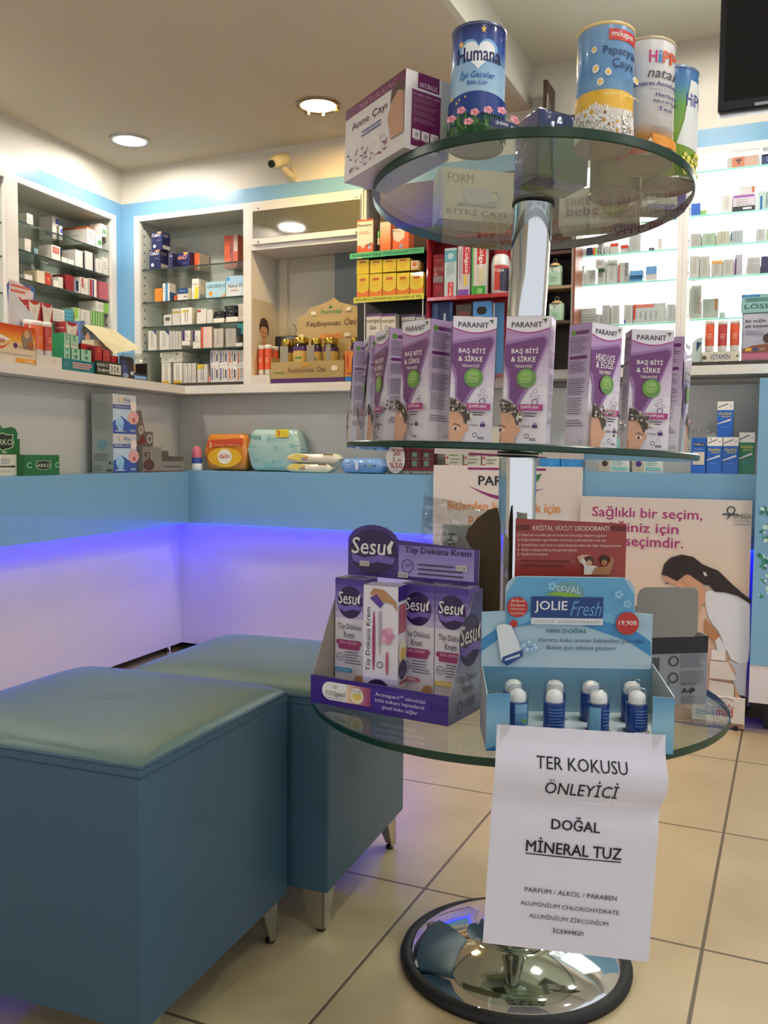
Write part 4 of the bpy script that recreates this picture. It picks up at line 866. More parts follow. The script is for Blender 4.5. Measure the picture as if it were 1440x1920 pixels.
# ---------------------------------------------------------------- deodorant display
A, B = low(911, 1408), low(1262, 1415)
fx = B - A; w = fx.length; rz = math.atan2(fx.y, fx.x); d = 0.105
SKY, PSKY, DSKY = mat('6fa6c8', 0.35, coat=0.2), mat('b4d0dc', 0.35, coat=0.2), mat('2a72b0', 0.35, coat=0.2); RED = mat('b8322e', 0.35)
jt = tag(empty('display_tray', A + Vector((0, 0, 0.0005)), rz), 'light blue card display of deodorant sticks at the front of the low shelf', 'display box')
depB = (A - Vector((0, 0, EYE))).dot(FWD); s_ = depB / FPX
fh = 0.073
def jm(name, fn):
    mb = MB(); fn(mb); return mb.build(name, jt)
SKYG = ramp_mat('blue_card_print', [(0.0, '6fb0d4'), (0.5, '8fc0d8'), (1.0, '4f92be')], 'Z')
jm('front_flap', lambda mb: (mb.slab([(0, 0), (w * 0.125, 0), (w * 0.125, fh), (0.01, fh), (0, fh * 0.97)], (0, 0, 0), (1, 0, 0), (0, 0, 1), 0.0012, SKYG, PSKY, PSKY), Page(mb, (0, 0, 0), (w * 0.125, 0, 0), (0, 0, fh)).poly([(0, 0), (0.9, 0), (0.9, 0.10), (0.4, 0.08), (0, 0.02)], DSKY)))
jm('front_flap', lambda mb: mb.slab([(w * 0.885, 0), (w, 0), (w, fh * 0.97), (w * 0.885, fh)], (0, 0, 0), (1, 0, 0), (0, 0, 1), 0.0012, SKYG, PSKY, PSKY))
jm('front_lip', lambda mb: mb.box(w * 0.125, 0, 0, w * 0.885, 0.0012, fh * 0.34, [SKYG] * 6))
for x in (0, w - 0.0012): jm('side_panel', lambda mb: mb.slab([(0, 0), (d, 0), (d, 0.09), (0, fh)], (x + 0.0012, 0.0012, 0), (0, 1, 0), (0, 0, 1), 0.0012, PSKY, PSKY, mat('a8a8a0')))
HOLD = []
hz0 = 0.083; hz1 = 0.209
def header(mb):
    zs = [(0.0, hz0), (w * 0.99, hz0), (w * 0.99, 0.158), (w * 0.885, 0.160)] + [(w * 0.885 - 0.02 + 0.02 * math.cos(a), 0.188 + 0.02 * math.sin(a)) for a in [math.pi / 2 * k / 6 for k in range(7)]] + [(w * 0.135 + 0.02 - 0.02 * math.sin(a), 0.188 + 0.02 * math.cos(a)) for a in [math.pi / 2 * k / 6 for k in range(7)]] + [(w * 0.135, 0.160), (0, 0.158)]
    mb.slab(zs, (0, d, 0), (1, 0, 0), (0, 0, 1), 0.0014, mat('9fc0d2', 0.35, coat=0.2), PSKY, mat('8f8f8c', 0.7))
    pg = Page(mb, (0, d, hz0), (w, 0, 0), (0, 0, hz1 - hz0))
    pg.grad(0.005, 0.0, 0.985, 0.42, 'b8ccd6', 'a4c4d6', 4).poly([(0.14, 0.5), (0.14, 0.8), (0.2, 0.98), (0.82, 0.98), (0.88, 0.8), (0.88, 0.5)], mat('5fa2cc', 0.35))
    pg.poly([(0, 0.28)] + [(0.98 * k / 14, 0.30 + 0.42 * math.sin(math.pi * k / 14)) for k in range(15)] + [(0.985, 0.14), (0.85, 0.30), (0.5, 0.52), (0.2, 0.44), (0, 0.16)], mat('3f8ac0', 0.35))
    pg.poly([(0.14, 0.40), (0.3, 0.52), (0.5, 0.56), (0.7, 0.52), (0.88, 0.42), (0.88, 0.5), (0.7, 0.62), (0.3, 0.62), (0.14, 0.5)], mat('6fb0d8', 0.35))
    pg.circ(0.50, 0.80, 0.095, mat('6a9aa8'), ry=0.14).text('SEVAL', 0.43, 0.81, 0.57, 0.89, mat('c8d8d8')).poly([(0.36, 0.80), (0.5, 0.77), (0.66, 0.70), (0.64, 0.74), (0.52, 0.82), (0.42, 0.83)], mat('7fae3c'), l=12)
    pg.rect(0.285, 0.545, 0.70, 0.775, mat('1c3c7c')).text('JOLIE', 0.305, 0.60, 0.495, 0.73, wh, bold=0.02).text('Fresh', 0.51, 0.57, 0.69, 0.73, mat('5f9ac8'), shear=0.35).rect(0.285, 0.475, 0.70, 0.545, mat('d8dce0')).text('VÜCUT  DEODORANTI', 0.30, 0.49, 0.685, 0.53, mat('8a96a0'))
    pg.text('100% DOĞAL', 0.375, 0.385, 0.61, 0.44, mat('1c5c5a'), bold=0.03).text('Vücutta koku üreten bakterileri yok eder.', 0.325, 0.27, 0.95, 0.33, mat('2a3a66')).text('Bütün gün etkisini gösterir', 0.38, 0.19, 0.78, 0.25, mat('2a3a66'))
    pg.circ(0.205, 0.66, 0.06, RED).circ(0.185, 0.48, 0.022, RED).circ(0.84, 0.50, 0.066, RED).text('19,90₺', 0.79, 0.475, 0.895, 0.535, wh, bold=0.01)
    for k, s in enumerate(('Alkol', 'Paraben', 'Alüminyum', 'İÇERMEZ!')): pg.text(s, 0.165, 0.715 - 0.045 * k, 0.245, 0.745 - 0.045 * k, mat('f0d0c8'))
    pg.poly([(0.085, 0.42), (0.09, 0.46), (0.13, 0.48), (0.17, 0.46), (0.235, 0.19), (0.22, 0.15), (0.14, 0.06), (0.115, 0.08)], mat('dfe4e8')).poly([(0.115, 0.07), (0.125, 0.12), (0.235, 0.2), (0.24, 0.13), (0.15, 0.02)], mat('2a4a86')).poly([(0.135, 0.075), (0.14, 0.10), (0.22, 0.155), (0.225, 0.13)], mat('c9d2dc'))
    for x, y in ((0.24, 0.24), (0.27, 0.28), (0.30, 0.25), (0.26, 0.20), (0.29, 0.20), (0.31, 0.22)): pg.circ(x, y, 0.02, mat('8fb8d8'), n=6).circ(x + 0.005, y + 0.01, 0.01, mat('d2e2ee'), n=5)
    for x, y, k in ((0.40, 0.90, 5), (0.78, 0.82, 5), (0.83, 0.72, 5)):
        for j in range(5): pg.circ(x + 0.016 * math.cos(j * 1.257), y + 0.03 * math.sin(j * 1.257), 0.009, mat('8fc0dc'))
jm('header_card', header)
jm('back_panel', lambda mb: mb.box(0, d - 0.001, 0, w, d + 0.0005, hz0, [ramp_mat('inner_card', [(0, 'a8ccd8'), (1, '5f92ae')]), PSKY, mat('8f8f8c', 0.7), PSKY, PSKY, PSKY]))
# sticks
CAPM = sheet_glass('clear_cap', (0.94, 0.96, 0.97), mixadd=0.04); SALT = mat('eceae6', 0.35, name='mineral_salt'); BLB = mat('1c3f86', 0.3, coat=0.4)
R_ = 0.0138
def stick(x, y, turn, lay, label):
    HOLD.append((x, y)); t = tag(empty('deodorant_stick', Matrix.Translation(A) @ Matrix.Rotation(rz, 4, 'Z') @ Vector((x, y, 0.0012))), label, 'deodorant', 'deodorant sticks in the light blue display'); t.rotation_euler = (0, 0, rz + turn)
    mb = MB(); mb.lathe([(R_ - 0.001, 0), (R_, 0.002), (R_, 0.058)], BLB, 32); pg = CanPage(mb, R_, 0.002, 0.055, math.radians(-90), math.radians(170))
    if lay == 0: pg.grad(0.35, 0.2, 0.9, 1.0, '2a5a9a', '7fb0c8', 4).text('JOLIE', 0.42, 0.34, 0.92, 0.50, wh).rect(0.2, 0.02, 0.9, 0.16, mat('8fb8cc')).circ(0.75, 0.6, 0.12, mat('6aa04a'), ry=0.05)
    elif lay == 1: pg.rect(0.2, 0.04, 0.85, 0.40, wh).bars(0.24, 0.06, 0.82, 0.36, BLACK, 14).lines(0.2, 0.5, 0.85, 0.92, 6, mat('5f86b8'), 0.3)
    else: pg.rect(0.02, 0.05, 0.42, 0.95, mat('6fa8c4')).rect(0.52, 0.04, 0.95, 0.38, wh).bars(0.55, 0.06, 0.92, 0.34, BLACK, 12).lines(0.5, 0.5, 0.95, 0.92, 5, mat('5f86b8'), 0.3)
    mb.build('body', t)
    MB().lathe([(R_ - 0.003, 0.0582), (R_ - 0.003, 0.065), (R_ - 0.004, 0.069), (R_ - 0.008, 0.0725), (0.0001, 0.074)], SALT, 28).build('salt_crystal', t)
    MB().lathe([(R_ + 0.0006, 0.057), (R_ + 0.0006, 0.069), (R_ - 0.001, 0.074), (R_ - 0.005, 0.0775), (0.0001, 0.079)], CAPM, 28).build('clear_cap', t)
def jx(px, dy): q = on_plane(px, 1330, A + Matrix.Rotation(rz, 3, 'Z') @ Vector((0, dy, 0)), Matrix.Rotation(rz, 3, 'Z') @ Vector((0, 1, 0))); return (Matrix.Rotation(-rz, 3, 'Z') @ (q - A)).x
for k, (px, l) in enumerate(((970, 0), (1039, 1), (1122, 2), (1194, 1))): stick(jx(px, 0.022), 0.022, 0.1 * k, l, 'deodorant stick, %s in the front row of the light blue display' % ('first from left', 'second from left', 'third from left', 'rightmost')[k])
for k, (px, l) in enumerate(((962, 1), (1040, 2), (1107, 1), (1184, 0))): stick(jx(px, 0.070), 0.070, 0.3 * k, l, 'deodorant stick, %s in the back row of the light blue display' % ('first from left', 'second from left', 'third from left', 'rightmost')[k])

mb = MB(); hz = 0.022; loops = [[Vector((0.002, 0.003, hz)), Vector((w - 0.002, 0.003, hz)), Vector((w - 0.002, d - 0.0015, hz)), Vector((0.002, d - 0.0015, hz))]]
for hx, hy in HOLD: loops.append([Vector((hx + 0.0165 * math.cos(-2 * math.pi * k / 20), hy + 0.0165 * math.sin(-2 * math.pi * k / 20), hz)) for k in range(20)])
flat = [v for l in loops for v in l]; tr_ = [t_ if (flat[t_[1]] - flat[t_[0]]).cross(flat[t_[2]] - flat[t_[0]]).z > 0 else t_[::-1] for t_ in tessellate_polygon(loops)]
mb.add(flat, tr_, mat('ccdce0', 0.5)); mb.build('bottle_holder', jt)

# red leaflet standing behind the deodorant display
dr = (A - Vector((0, 0, EYE))).dot(FWD) + 0.155
pa, pb = at_depth(967, 972, dr), at_depth(1175, 980, dr); u = (pb - pa); zz = pa.z
mb = MB(); u2 = Vector((u.x, u.y, 0)); wl = u2.length; hl = zz - ZL - 0.001
O_ = Vector((pa.x, pa.y, ZL + 0.001)); mb.slab([(0, 0), (wl, 0), (wl, hl - 0.006), (0, hl)], O_, u2, (0, 0, 1), 0.001, mat('9c3026', 0.35, coat=0.2), mat('8a2a22'), mat('b0a8a0'))
pg = Page(mb, O_, u2, (0, 0, hl)); dk = mat('6a1f1a'); lt = mat('e8d6c8')
k_ = 1 / (hl / (1.0 * dr / FPX)); Y = lambda py: 1 - (py - 974) * k_
pg.rect(0.0, Y(996), 0.13, Y(986), dk).rect(0.86, Y(996), 1.0, Y(986), dk).text('KRİSTAL VÜCUT DEODORANTI', 0.155, Y(996), 0.845, Y(984), lt, bold=0.02)
for k, (y, e) in enumerate(((1005, 0.82), (1014, 0.82), (1024, 0.95), (1033, 0.56), (1041, 0.29))): pg.text('›', 0.02, Y(y + 3), 0.035, Y(y - 3), lt).text(('Koltuk altı ve ayaklar gibi ter bezlerinin bulunduğu bölgelere uygulanır', 'Doğal terlemeyi engel olmadan, kötü koku üreten bakterileri yok eder', 'Sentetik koku, renk verici ve meme kanserine neden olan hiçbir kimyasal içermez', 'Alerjik ve hassas ciltlerde bile güvenle kullanılır', 'Giysilerde iz bırakmaz')[k], 0.05, Y(y + 3.4), e, Y(y - 3.4), lt)
pg.lines(0.05, Y(1066), 0.58, Y(1050), 2, dk, 0.35)
pg.poly([(0.55, Y(1045)), (0.60, Y(1043)), (0.66, Y(1060)), (0.74, Y(1062)), (0.76, Y(1078)), (0.62, Y(1078)), (0.62, Y(1062))], mat('e2d8d0')).circ(0.67, Y(1051), 0.035, mat('4a2a1c')).circ(0.665, Y(1056), 0.026, SKIN).poly([(0.55, Y(1045)), (0.60, Y(1040)), (0.68, Y(1041)), (0.60, Y(1047)), (0.585, Y(1058))], SKIN)
pg.poly([(0.69, Y(1078)), (0.72, Y(1064)), (0.82, Y(1062)), (0.86, Y(1050)), (0.84, Y(1042)), (0.88, Y(1045)), (0.89, Y(1052)), (0.85, Y(1078))], mat('a8764e')).circ(0.80, Y(1049), 0.038, mat('2a1a14')).circ(0.80, Y(1055), 0.026, mat('a8764e'))
tag(mb.build('leaflet'), 'red deodorant leaflet card standing behind the light blue display', 'leaflet')

# silver open shipping carton behind the display
SIL = mat('8c8f98', 0.4, 0.3, name='silver_card')
a, b, c = low(1196, 1325), low(1324, 1320), low(1341, 1287)
u = b - a; u.z = 0; rz2 = math.atan2(u.y, u.x); w2 = u.length; d2 = 0.085
t = tag(empty('shipping_carton', a + Vector((0, 0, 0.0005)), rz2), 'open silver grey carton with barcodes behind the deodorant display', 'carton')
da = (a - Vector((0, 0, EYE))).dot(FWD); h2 = (1322 - 1191) * da / FPX
mb = MB(); mb.box(0, 0, 0, w2, 0.001, h2, SIL); pg = Page(mb, (0, 0, 0), (w2, 0, 0), (0, 0, h2))
pg.rect(0, 0.75, 1, 1.0, mat('121318')).bars(0.0, 0.47, 0.30, 0.70, BLACK, 16).bars(0.14, 0.08, 0.44, 0.34, BLACK, 16)
for y in (0.64, 0.40): pg.ring(0.50, y, 0.075, 0.02, mat('3a3a40')).rect(0.60, y - 0.12, 0.605, y + 0.1, INK).lines(0.62, y - 0.10, 0.98, y + 0.1, 9, mat('6a6c74'), 0.35)
pg.text('24 PCS', 0.62, 0.28, 0.82, 0.325, INK).text('A-', 0.62, 0.17, 0.74, 0.25, BLACK, bold=0.05).circ(0.78, 0.22, 0.03, BLACK).circ(0.75, 0.19, 0.02, BLACK).lines(0.62, 0.02, 0.85, 0.14, 6, mat('5a5a62'), 0.3)
mb.build('front_panel', t)
MB().box(w2 - 0.001, 0.001, 0, w2, d2, h2, mat('a8a49a', 0.6)).build('side_panel', t); MB().box(0, d2 - 0.001, 0, w2, d2, h2, mat('a8a49a', 0.6)).build('back_panel', t); MB().box(0, 0.001, 0, 0.001, d2, h2, SIL).build('side_panel', t)
mb = MB(); pts = [(0, h2), (0, h2 + 0.063), (0.004, h2 + 0.071), (0.012, h2 + 0.075), (w2 - 0.018, h2 + 0.073), (w2 - 0.013, h2 + 0.067), (w2 - 0.012, h2 + 0.006), (w2 - 0.018, h2 - 0.001), (0.002, h2 - 0.001)]
mb.slab(pts, (-0.006, -0.0012, 0), (1, 0, 0), (0, 0, 1), 0.001, mat('84837f', 0.6), CARD, CARD); mb.build('lid_flap', t)
mb = MB(); mb.slab([(0, h2), (w2 * 0.98, h2), (w2, h2 + 0.030), (0.0, h2 + 0.033)], (0.001, d2, 0), (1, 0, 0), (0, 0, 1), 0.001, mat('9a9a9c', 0.6), CARD, CARD); mb.build('rear_flap', t)

# taped paper sign hanging from the deodorant display
TL, TR, BL, BR = at_depth(932, 1358, 1.094), at_depth(1248, 1378, 1.106), at_depth(905, 1767.5, 1.118), at_depth(1216, 1804, 1.140)
NU, NV = 12, 28
def sheet(s, t_, off=0.0):
    p = (TL * (1 - s) + TR * s) * (1 - t_) + (BL * (1 - s) + BR * s) * t_
    bulge = 0.010 * math.exp(-((t_ - 0.20) / 0.11) ** 2) * (0.7 + 0.5 * s) - 0.004 * math.exp(-((t_ - 0.34) / 0.05) ** 2) * (0.5 + s) + 0.003 * math.sin(math.pi * t_) * math.sin(math.pi * s * 1.0)
    return p - FWD * (bulge + off) + RGT * (0.004 * math.exp(-((t_ - 0.2) / 0.08) ** 2) * s)
class SheetPage(Page):
    def __init__(s, mb): s.mb = mb; s.asp = 0.21 / 0.297; s.k = 1
    def pos(s, x, y, l): return sheet(x, 1 - y, 0.0003 * l)
    def _add(s, pts, faces, m, l):
        if l is None: s.k += 0.15; l = s.k
        s.mb.add([s.pos(x, y, l) for x, y in pts], faces, m)
    def rect(s, x0, y0, x1, y1, m, l=None):
        for k in range(16): Page.rect(s, x0 + (x1 - x0) * k / 16, y0, x0 + (x1 - x0) * (k + 1) / 16, y1, m, 2)
        return s
PAPER = mat('dcdcec', 0.75, name='printer_paper')
t = tag(empty('paper_sign', (TL + BR) / 2), 'white paper sign taped to the front of the light blue display', 'sign')
Mi = Matrix.Translation(-(TL + BR) / 2)
mb = MB(); vs = [sheet(i / NU, j / NV) for j in range(NV + 1) for i in range(NU + 1)]
mb.add(vs, [((j + 1) * (NU + 1) + i, (j + 1) * (NU + 1) + i + 1, j * (NU + 1) + i + 1, j * (NU + 1) + i) for j in range(NV) for i in range(NU)], PAPER, True)
sp = SheetPage(mb); K = mat('141418', 0.7)
def fy(py): return 1 - (py - 62) / 930.0
def sx(a, py): return a
# positions measured on the sheet itself (fractions of its width and height)
sp.text('TER KOKUSU', 0.235, 0.825, 0.765, 0.880, K, bold=0.002).text('ÖNLEYİCİ', 0.295, 0.715, 0.72, 0.790, K, bold=0.002)
sp.text('DOĞAL', 0.355, 0.555, 0.645, 0.618, K, bold=0.03).text('MİNERAL TUZ', 0.215, 0.445, 0.785, 0.515, K, bold=0.03).rect(0.215, 0.432, 0.785, 0.437, K)
sp.text('PARFÜM / ALKOL / PARABEN', 0.225, 0.262, 0.775, 0.288, K).text('ALUMİNİUM CHLOROHYDRATE', 0.205, 0.200, 0.795, 0.226, K).text('ALUMİNİUM ZİRCONİUM', 0.26, 0.145, 0.735, 0.171, K).text('İÇERMEZ!', 0.405, 0.085, 0.59, 0.113, K, bold=0.03)
mb.v = [tuple(Mi @ Vector(v)) for v in mb.v]; mb.build('sheet', t)
TAPE = sheet_glass('tape_film', (0.93, 0.92, 0.9), rough=0.25, mixadd=0.02)
for s0, s1 in ((0.02, 0.08), (0.92, 0.99)):
    mb = MB(); mb.add([Mi @ sheet(s0, 0.075, 0.0012), Mi @ sheet(s0 + 0.045, 0.035, 0.0012), Mi @ sheet(s1, -0.012, 0.0012), Mi @ sheet(s0, -0.012, 0.0012)], [(0, 1, 2, 3)], TAPE); mb.build('tape', t)

# ================================================================ goods on the ledge under the worktop
ZLL, ZLB, ZLR = 0.728, 0.731, 0.752
def art_box(W_, z, x0, x1, yt, n, dep, body, art=None, name='carton', yb=None, zb=None, wmul=1.0, trap=None):
    """carton with its front between two photo columns, n from the wall plane, standing at z"""
    u0, zt = W_.uz(x0, yt, n); u1, zt2 = W_.uz(x1, yt, n); h = (zt + zt2) / 2 - z
    w = u1 - u0
    mb = carton_mesh(w, dep, h, body, art); return mb.build(name, None, W_.at(u0, n, z + 0.0004), W_.rz)
GRN = mat('1f6a34', 0.4, coat=0.2); IV = mat('dcd8c4', 0.4)
def shield(pg, cx, cy, w, h, word):
    o = [(0, 1.0), (0.3, 0.85), (0.62, 0.78), (0.98, 0.86), (0.86, 0.5), (1.0, 0.05), (0.88, -0.5), (0.55, -0.72), (0.2, -0.78), (0, -0.95)]
    P_ = lambda k: [(cx + k * w * x, cy + k * h * y) for x, y in o] + [(cx - k * w * x, cy + k * h * y) for x, y in o[-2:0:-1]]
    pg.poly(P_(1), mat('b8d0a8')).poly(P_(0.9), mat('24301f')).text(word, cx - w * 0.82, cy - h * 0.30, cx + w * 0.82, cy + h * 0.30, mat('c8d0bc'), bold=0.02)
# green shaving display at the left edge
u0, _ = LW.uz(-55, 800, 0.02); u1, _ = LW.uz(57, 800, 0.02); u2, _ = LW.uz(44, 860, 0.035); u3, zt3 = LW.uz(111, 855, 0.035)
H_ = LW.uz(20, 797, 0.0)[1] - ZLL; hb = LW.uz(30, 853, 0.03)[1] - ZLL
t = tag(empty('display_tray', LW.at(u0, 0.01, ZLL + 0.0005), LW.rz), 'dark green shield-topped display card with white emblem at the left end of the ledge', 'display box')
w = u1 - u0
pts = [(0, 0), (w, 0), (w, H_ * 0.73), (w * 0.95, H_ * 0.73), (w * 0.965, H_ * 0.84), (w * 0.93, H_ * 0.93), (w * 0.86, H_ * 0.965), (w * 0.76, H_ * 0.94), (w * 0.70, H_ * 0.93), (w * 0.66, H_ * 1.0), (w * 0.60, H_ * 0.94), (w * 0.50, H_ * 0.96), (w * 0.40, H_ * 0.98), (0, H_ * 0.95)]
mb = MB(); mb.slab(pts, (0, 0.03, 0), (1, 0, 0), (0, 0, 1), 0.002, GRN); pg = Page(mb, (0, 0.03, 0), (w, 0, 0), (0, 0, H_)); shield(pg, 0.70, 0.66, 0.20, 0.19, 'ARKO'); pg.circ(0.72, 0.46, 0.05, mat('8fb090'), ry=0.025); mb.build('header_card', t)
mb = MB(); mb.box(0, 0, 0, u2 - u0, 0.03, hb, IV); pg = Page(mb, (0, 0, 0), (u2 - u0, 0, 0), (0, 0, hb)); pg.text('ARKO', 0.66, 0.68, 0.87, 0.84, mat('5a6a8a')).text('NEM', 0.66, 0.54, 0.84, 0.66, mat('3f6a9a'), shear=0.2).rect(0.54, 0.40, 0.92, 0.48, mat('4a4636')).poly([(0.90, 0.36), (0.98, 0.44), (0.90, 0.52)], mat('4a4636')).circ(0.44, 0.45, 0.09, mat('b8b84a')).lines(0.62, 0.16, 0.88, 0.28, 2, mat('a8a898'), 0.35); mb.build('tray', t)
mb = MB(); w2 = u3 - u2 - 0.002; mb.box(0, 0, 0, w2, 0.044, hb, GRN); pg = Page(mb, (0, 0, 0), (w2, 0, 0), (0, 0, hb)); shield(pg, 0.54, 0.48, 0.22, 0.28, 'ARKO'); pg.text('C', 0.06, 0.36, 0.2, 0.64, mat('9fd0a0'), bold=0.03).text('C', 0.86, 0.36, 0.98, 0.64, mat('9fd0a0'), bold=0.03)
tag(mb.build('soap_carton', None, LW.at(u2 + 0.001, 0.036, ZLL + 0.0004), LW.rz), 'green shaving carton with shield emblem and two letters C, right of the green display', 'carton')
# two nipple shield cartons, stacked
def art_shield(word):
    def art(p):
        f = p['front']; f.rect(0, 0, 1, 0.62, mat('3a58a8')).poly([(0, 0.3), (0.35, 0.45), (0.7, 0.30), (1, 0.34), (1, 0.62), (0, 0.62)], mat('b8d0e4')).circ(0.28, 0.28, 0.17, mat('9cc8e8'), ry=0.15).circ(0.30, 0.16, 0.13, mat('8fbce0'), ry=0.11)
        f.circ(0.86, 0.42, 0.24, mat('d8a8a0'), ry=0.17).circ(0.88, 0.36, 0.06, mat('a8505a')).rect(0, 0.64, 0.72, 0.74, mat('34509a')).circ(0.86, 0.72, 0.13, mat('e8d8d4')).text(word, 0.05, 0.665, 0.68, 0.72, wh).text('Wee', 0.42, 0.83, 0.72, 0.93, mat('5a6a9a')).text('baby', 0.5, 0.77, 0.70, 0.82, mat('8a9ab8')).circ(0.3, 0.88, 0.07, mat('d8c8a8')).text('Jel', 0.1, 0.5, 0.28, 0.58, mat('e0e8f4')).text('wee', 0.70, 0.06, 0.92, 0.11, wh).lines(0.05, 0.05, 0.5, 0.08, 1, wh, 0.5)
        l = p['left']
        if word == 'SİLİKON UCU': l.rect(0, 0, 1, 1, mat('a8aca4')).lines(0.08, 0.1, 0.92, 0.8, 16, mat('7a7c78'), 0.25)
        else: l.rect(0, 0, 1, 1, mat('a8b0a8')).circ(0.5, 0.72, 0.2, mat('7fa8b8'), ry=0.14).poly([(0.1, 0.66), (0.35, 0.78), (0.35, 0.68)], mat('7fa8b8')).poly([(0.9, 0.78), (0.6, 0.8), (0.62, 0.7)], mat('7fa8b8')).lines(0.1, 0.3, 0.9, 0.5, 4, mat('6a706a'), 0.4).circ(0.86, 0.25, 0.06, mat('3a4a7a')).bars(0.7, 0.03, 0.95, 0.1, INK, 10).lines(0.08, 0.05, 0.6, 0.2, 3, mat('7a7c78'), 0.3)
    return art
N_ = 0.02
u0, zt = LW.uz(211, 738, N_); u1, _ = LW.uz(255, 738, N_); hh = (zt - ZLL) / 2
for k, wd, lb in ((0, 'MEME UCU', 'lower blue and white baby carton of the stack of two on the left ledge'), (1, 'SİLİKON UCU', 'upper blue and white baby carton of the stack of two on the left ledge')):
    o = carton_mesh(u1 - u0, 0.085, hh - 0.0006, mat('c9ccd0', 0.35, coat=0.2), art_shield(wd)).build('baby_carton', None, LW.at(u0, N_, ZLL + 0.0004 + k * hh), LW.rz); tag(o, lb, 'carton')
# brown empty display tray in the corner
BRN, GRY = mat('6a645e', 0.6), mat('8a8680', 0.6)
u0, _ = LW.uz(268, 850, 0.03); u1, _ = LW.uz(303, 850, 0.03); u2 = -0.0545; zb = LW.uz(280, 838, 0.03)[1] - ZLL; zt = LW.uz(275, 770, 0.0)[1] - ZLL
t = tag(empty('display_tray', LW.at(u0, 0.03, ZLL + 0.0005), LW.rz), 'grey-brown half-empty card display in the corner of the ledge', 'display box')
w = u1 - u0; mb = MB(); mb.box(0, 0, 0, w, 0.07, zb, GRY); pg = Page(mb, (0, 0, 0), (w, 0, 0), (0, 0, zb)); pg.text('92', 0.05, 0.5, 0.4, 0.8, mat('4a3034'), bold=0.03).circ(0.3, 0.28, 0.3, mat('5a3a3a'), ry=0.22).rect(0, 0, 1, 0.04, mat('7a3434')); mb.build('carton_body', t)
mb = MB(); mb.slab([(0, zb), (w * 0.98, zb), (w * 0.98, zb + (zt - zb) * 0.42), (w * 0.55, zb + (zt - zb) * 0.42), (w * 0.36, zt), (w * 0.0, zt - 0.004)], (0, 0.035, 0), (1, 0, 0), (0, 0, 1), 0.0015, BRN); pg = Page(mb, (0, 0.035, zb), (w, 0, 0), (0, 0, zt - zb)); pg.poly([(0.18, 0.06), (0.62, 0.12), (0.42, 0.36)], mat('7a2f2a')).circ(0.34, 0.46, 0.13, mat('c8c4b8')).circ(0.34, 0.46, 0.09, mat('8a8680')).circ(0.78, 0.22, 0.14, mat('c8c4b8')).circ(0.78, 0.22, 0.09, mat('6a645e')).text('Dex', 0.05, 0.7, 0.3, 0.85, mat('4a3034')); mb.build('header_card', t)
w2 = u2 - u1; mb = MB(); zf = zb * 0.42
for b in ((w, 0, 0, u2 - u0, 0.0012, zf, GRY), (w, 0.07, 0, u2 - u0, 0.0712, zb * 0.85, BRN), (u2 - u0 - 0.0012, 0.0012, 0, u2 - u0, 0.07, zb * 0.62, GRY), (w, 0.001, 0, u2 - u0, 0.07, 0.001, BRN)): mb.box(*b)
pg = Page(mb, (w, 0, 0), (w2, 0, 0), (0, 0, zf)); pg.text('Diş Macunu kutusu', 0.1, 0.35, 0.85, 0.6, INK, bold=0.02).rect(0, 0, 1, 0.08, mat('7a3434')); mb.build('open_tray', t)

# soft packs: pillow bags
def pillow(name, w, d, h, m, label, art=None, sealw=0.0, loc=None, rz=0.0, cat='wipes pack', seed=1, top=False, group=None):
    n, k = 18, 12; rs = random.Random(seed); mb = MB(); vs, fs = [], []
    def f(i, j):   # closed super-ellipse tube along x with pinched ends
        x = i / n; e = min(x, 1 - x) * w; q = min(1.0, (e / (0.018)) ** 0.45 if e > 0 else 0.0); q = max(q, 0.10)
        a = 2 * math.pi * j / k; c, s_ = math.cos(a), math.sin(a)
        yy = d / 2 * math.copysign(abs(c) ** 0.45, c) * (0.9 + 0.1 * q); zz = h / 2 + h / 2 * math.copysign(abs(s_) ** 0.55, s_) * q
        r_ = (rs.random() - 0.5) * 0.0025
        return Vector((x * w, d / 2 + yy + r_, max(0, zz + (r_ if s_ > -0.5 else 0))))
    for i in range(n + 1):
        for j in range(k): vs.append(f(i, j))
    for i in range(n):
        for j in range(k): q = (j + 1) % k; fs.append((i * k + j, (i + 1) * k + j, (i + 1) * k + q, i * k + q)[::-1])
    mb.add(vs, fs, m, True); mb.add([vs[j] for j in range(k)], [tuple(range(k))], m); mb.add([vs[n * k + j] for j in range(k)], [tuple(reversed(range(k)))], m)
    if art: art(Page(mb, (0, -0.0018, 0), (w, 0, 0), (0, 0, h)))
    o = mb.build(name, None, loc, rz); return tag(o, label, cat, group)
def bpx(x0, x1, yt, n, z): u0, zt = BW.uz(x0, yt, n); u1, _ = BW.uz(x1, yt, n); return u0, u1 - u0, zt - z
n = 0.01
u, w, h = bpx(368, 381, 836, n, ZLB)
t = tag(empty('shampoo_bottle', BW.at(u + w / 2 - 0.010, n + 0.004, ZLB + 0.0005)), 'pink-capped blue and white baby bottle in the ledge corner beside the orange pack', 'bottle')
MB().lathe([(0.017, 0), (0.02, 0.003), (0.02, h * 0.28), (0.019, h * 0.3)], wh, 24).build('base', t); MB().lathe([(0.02, h * 0.28), (0.021, h * 0.4), (0.019, h * 0.52)], mat('2f4a9a', 0.3), 24).build('label_band', t); MB().lathe([(0.018, h * 0.5), (0.019, h * 0.75), (0.013, h * 0.95), (0.0001, h)], mat('c86a7a', 0.35), 24).build('cap', t)
n = -0.018
u, w, h = bpx(383, 462, 813, n, ZLB)
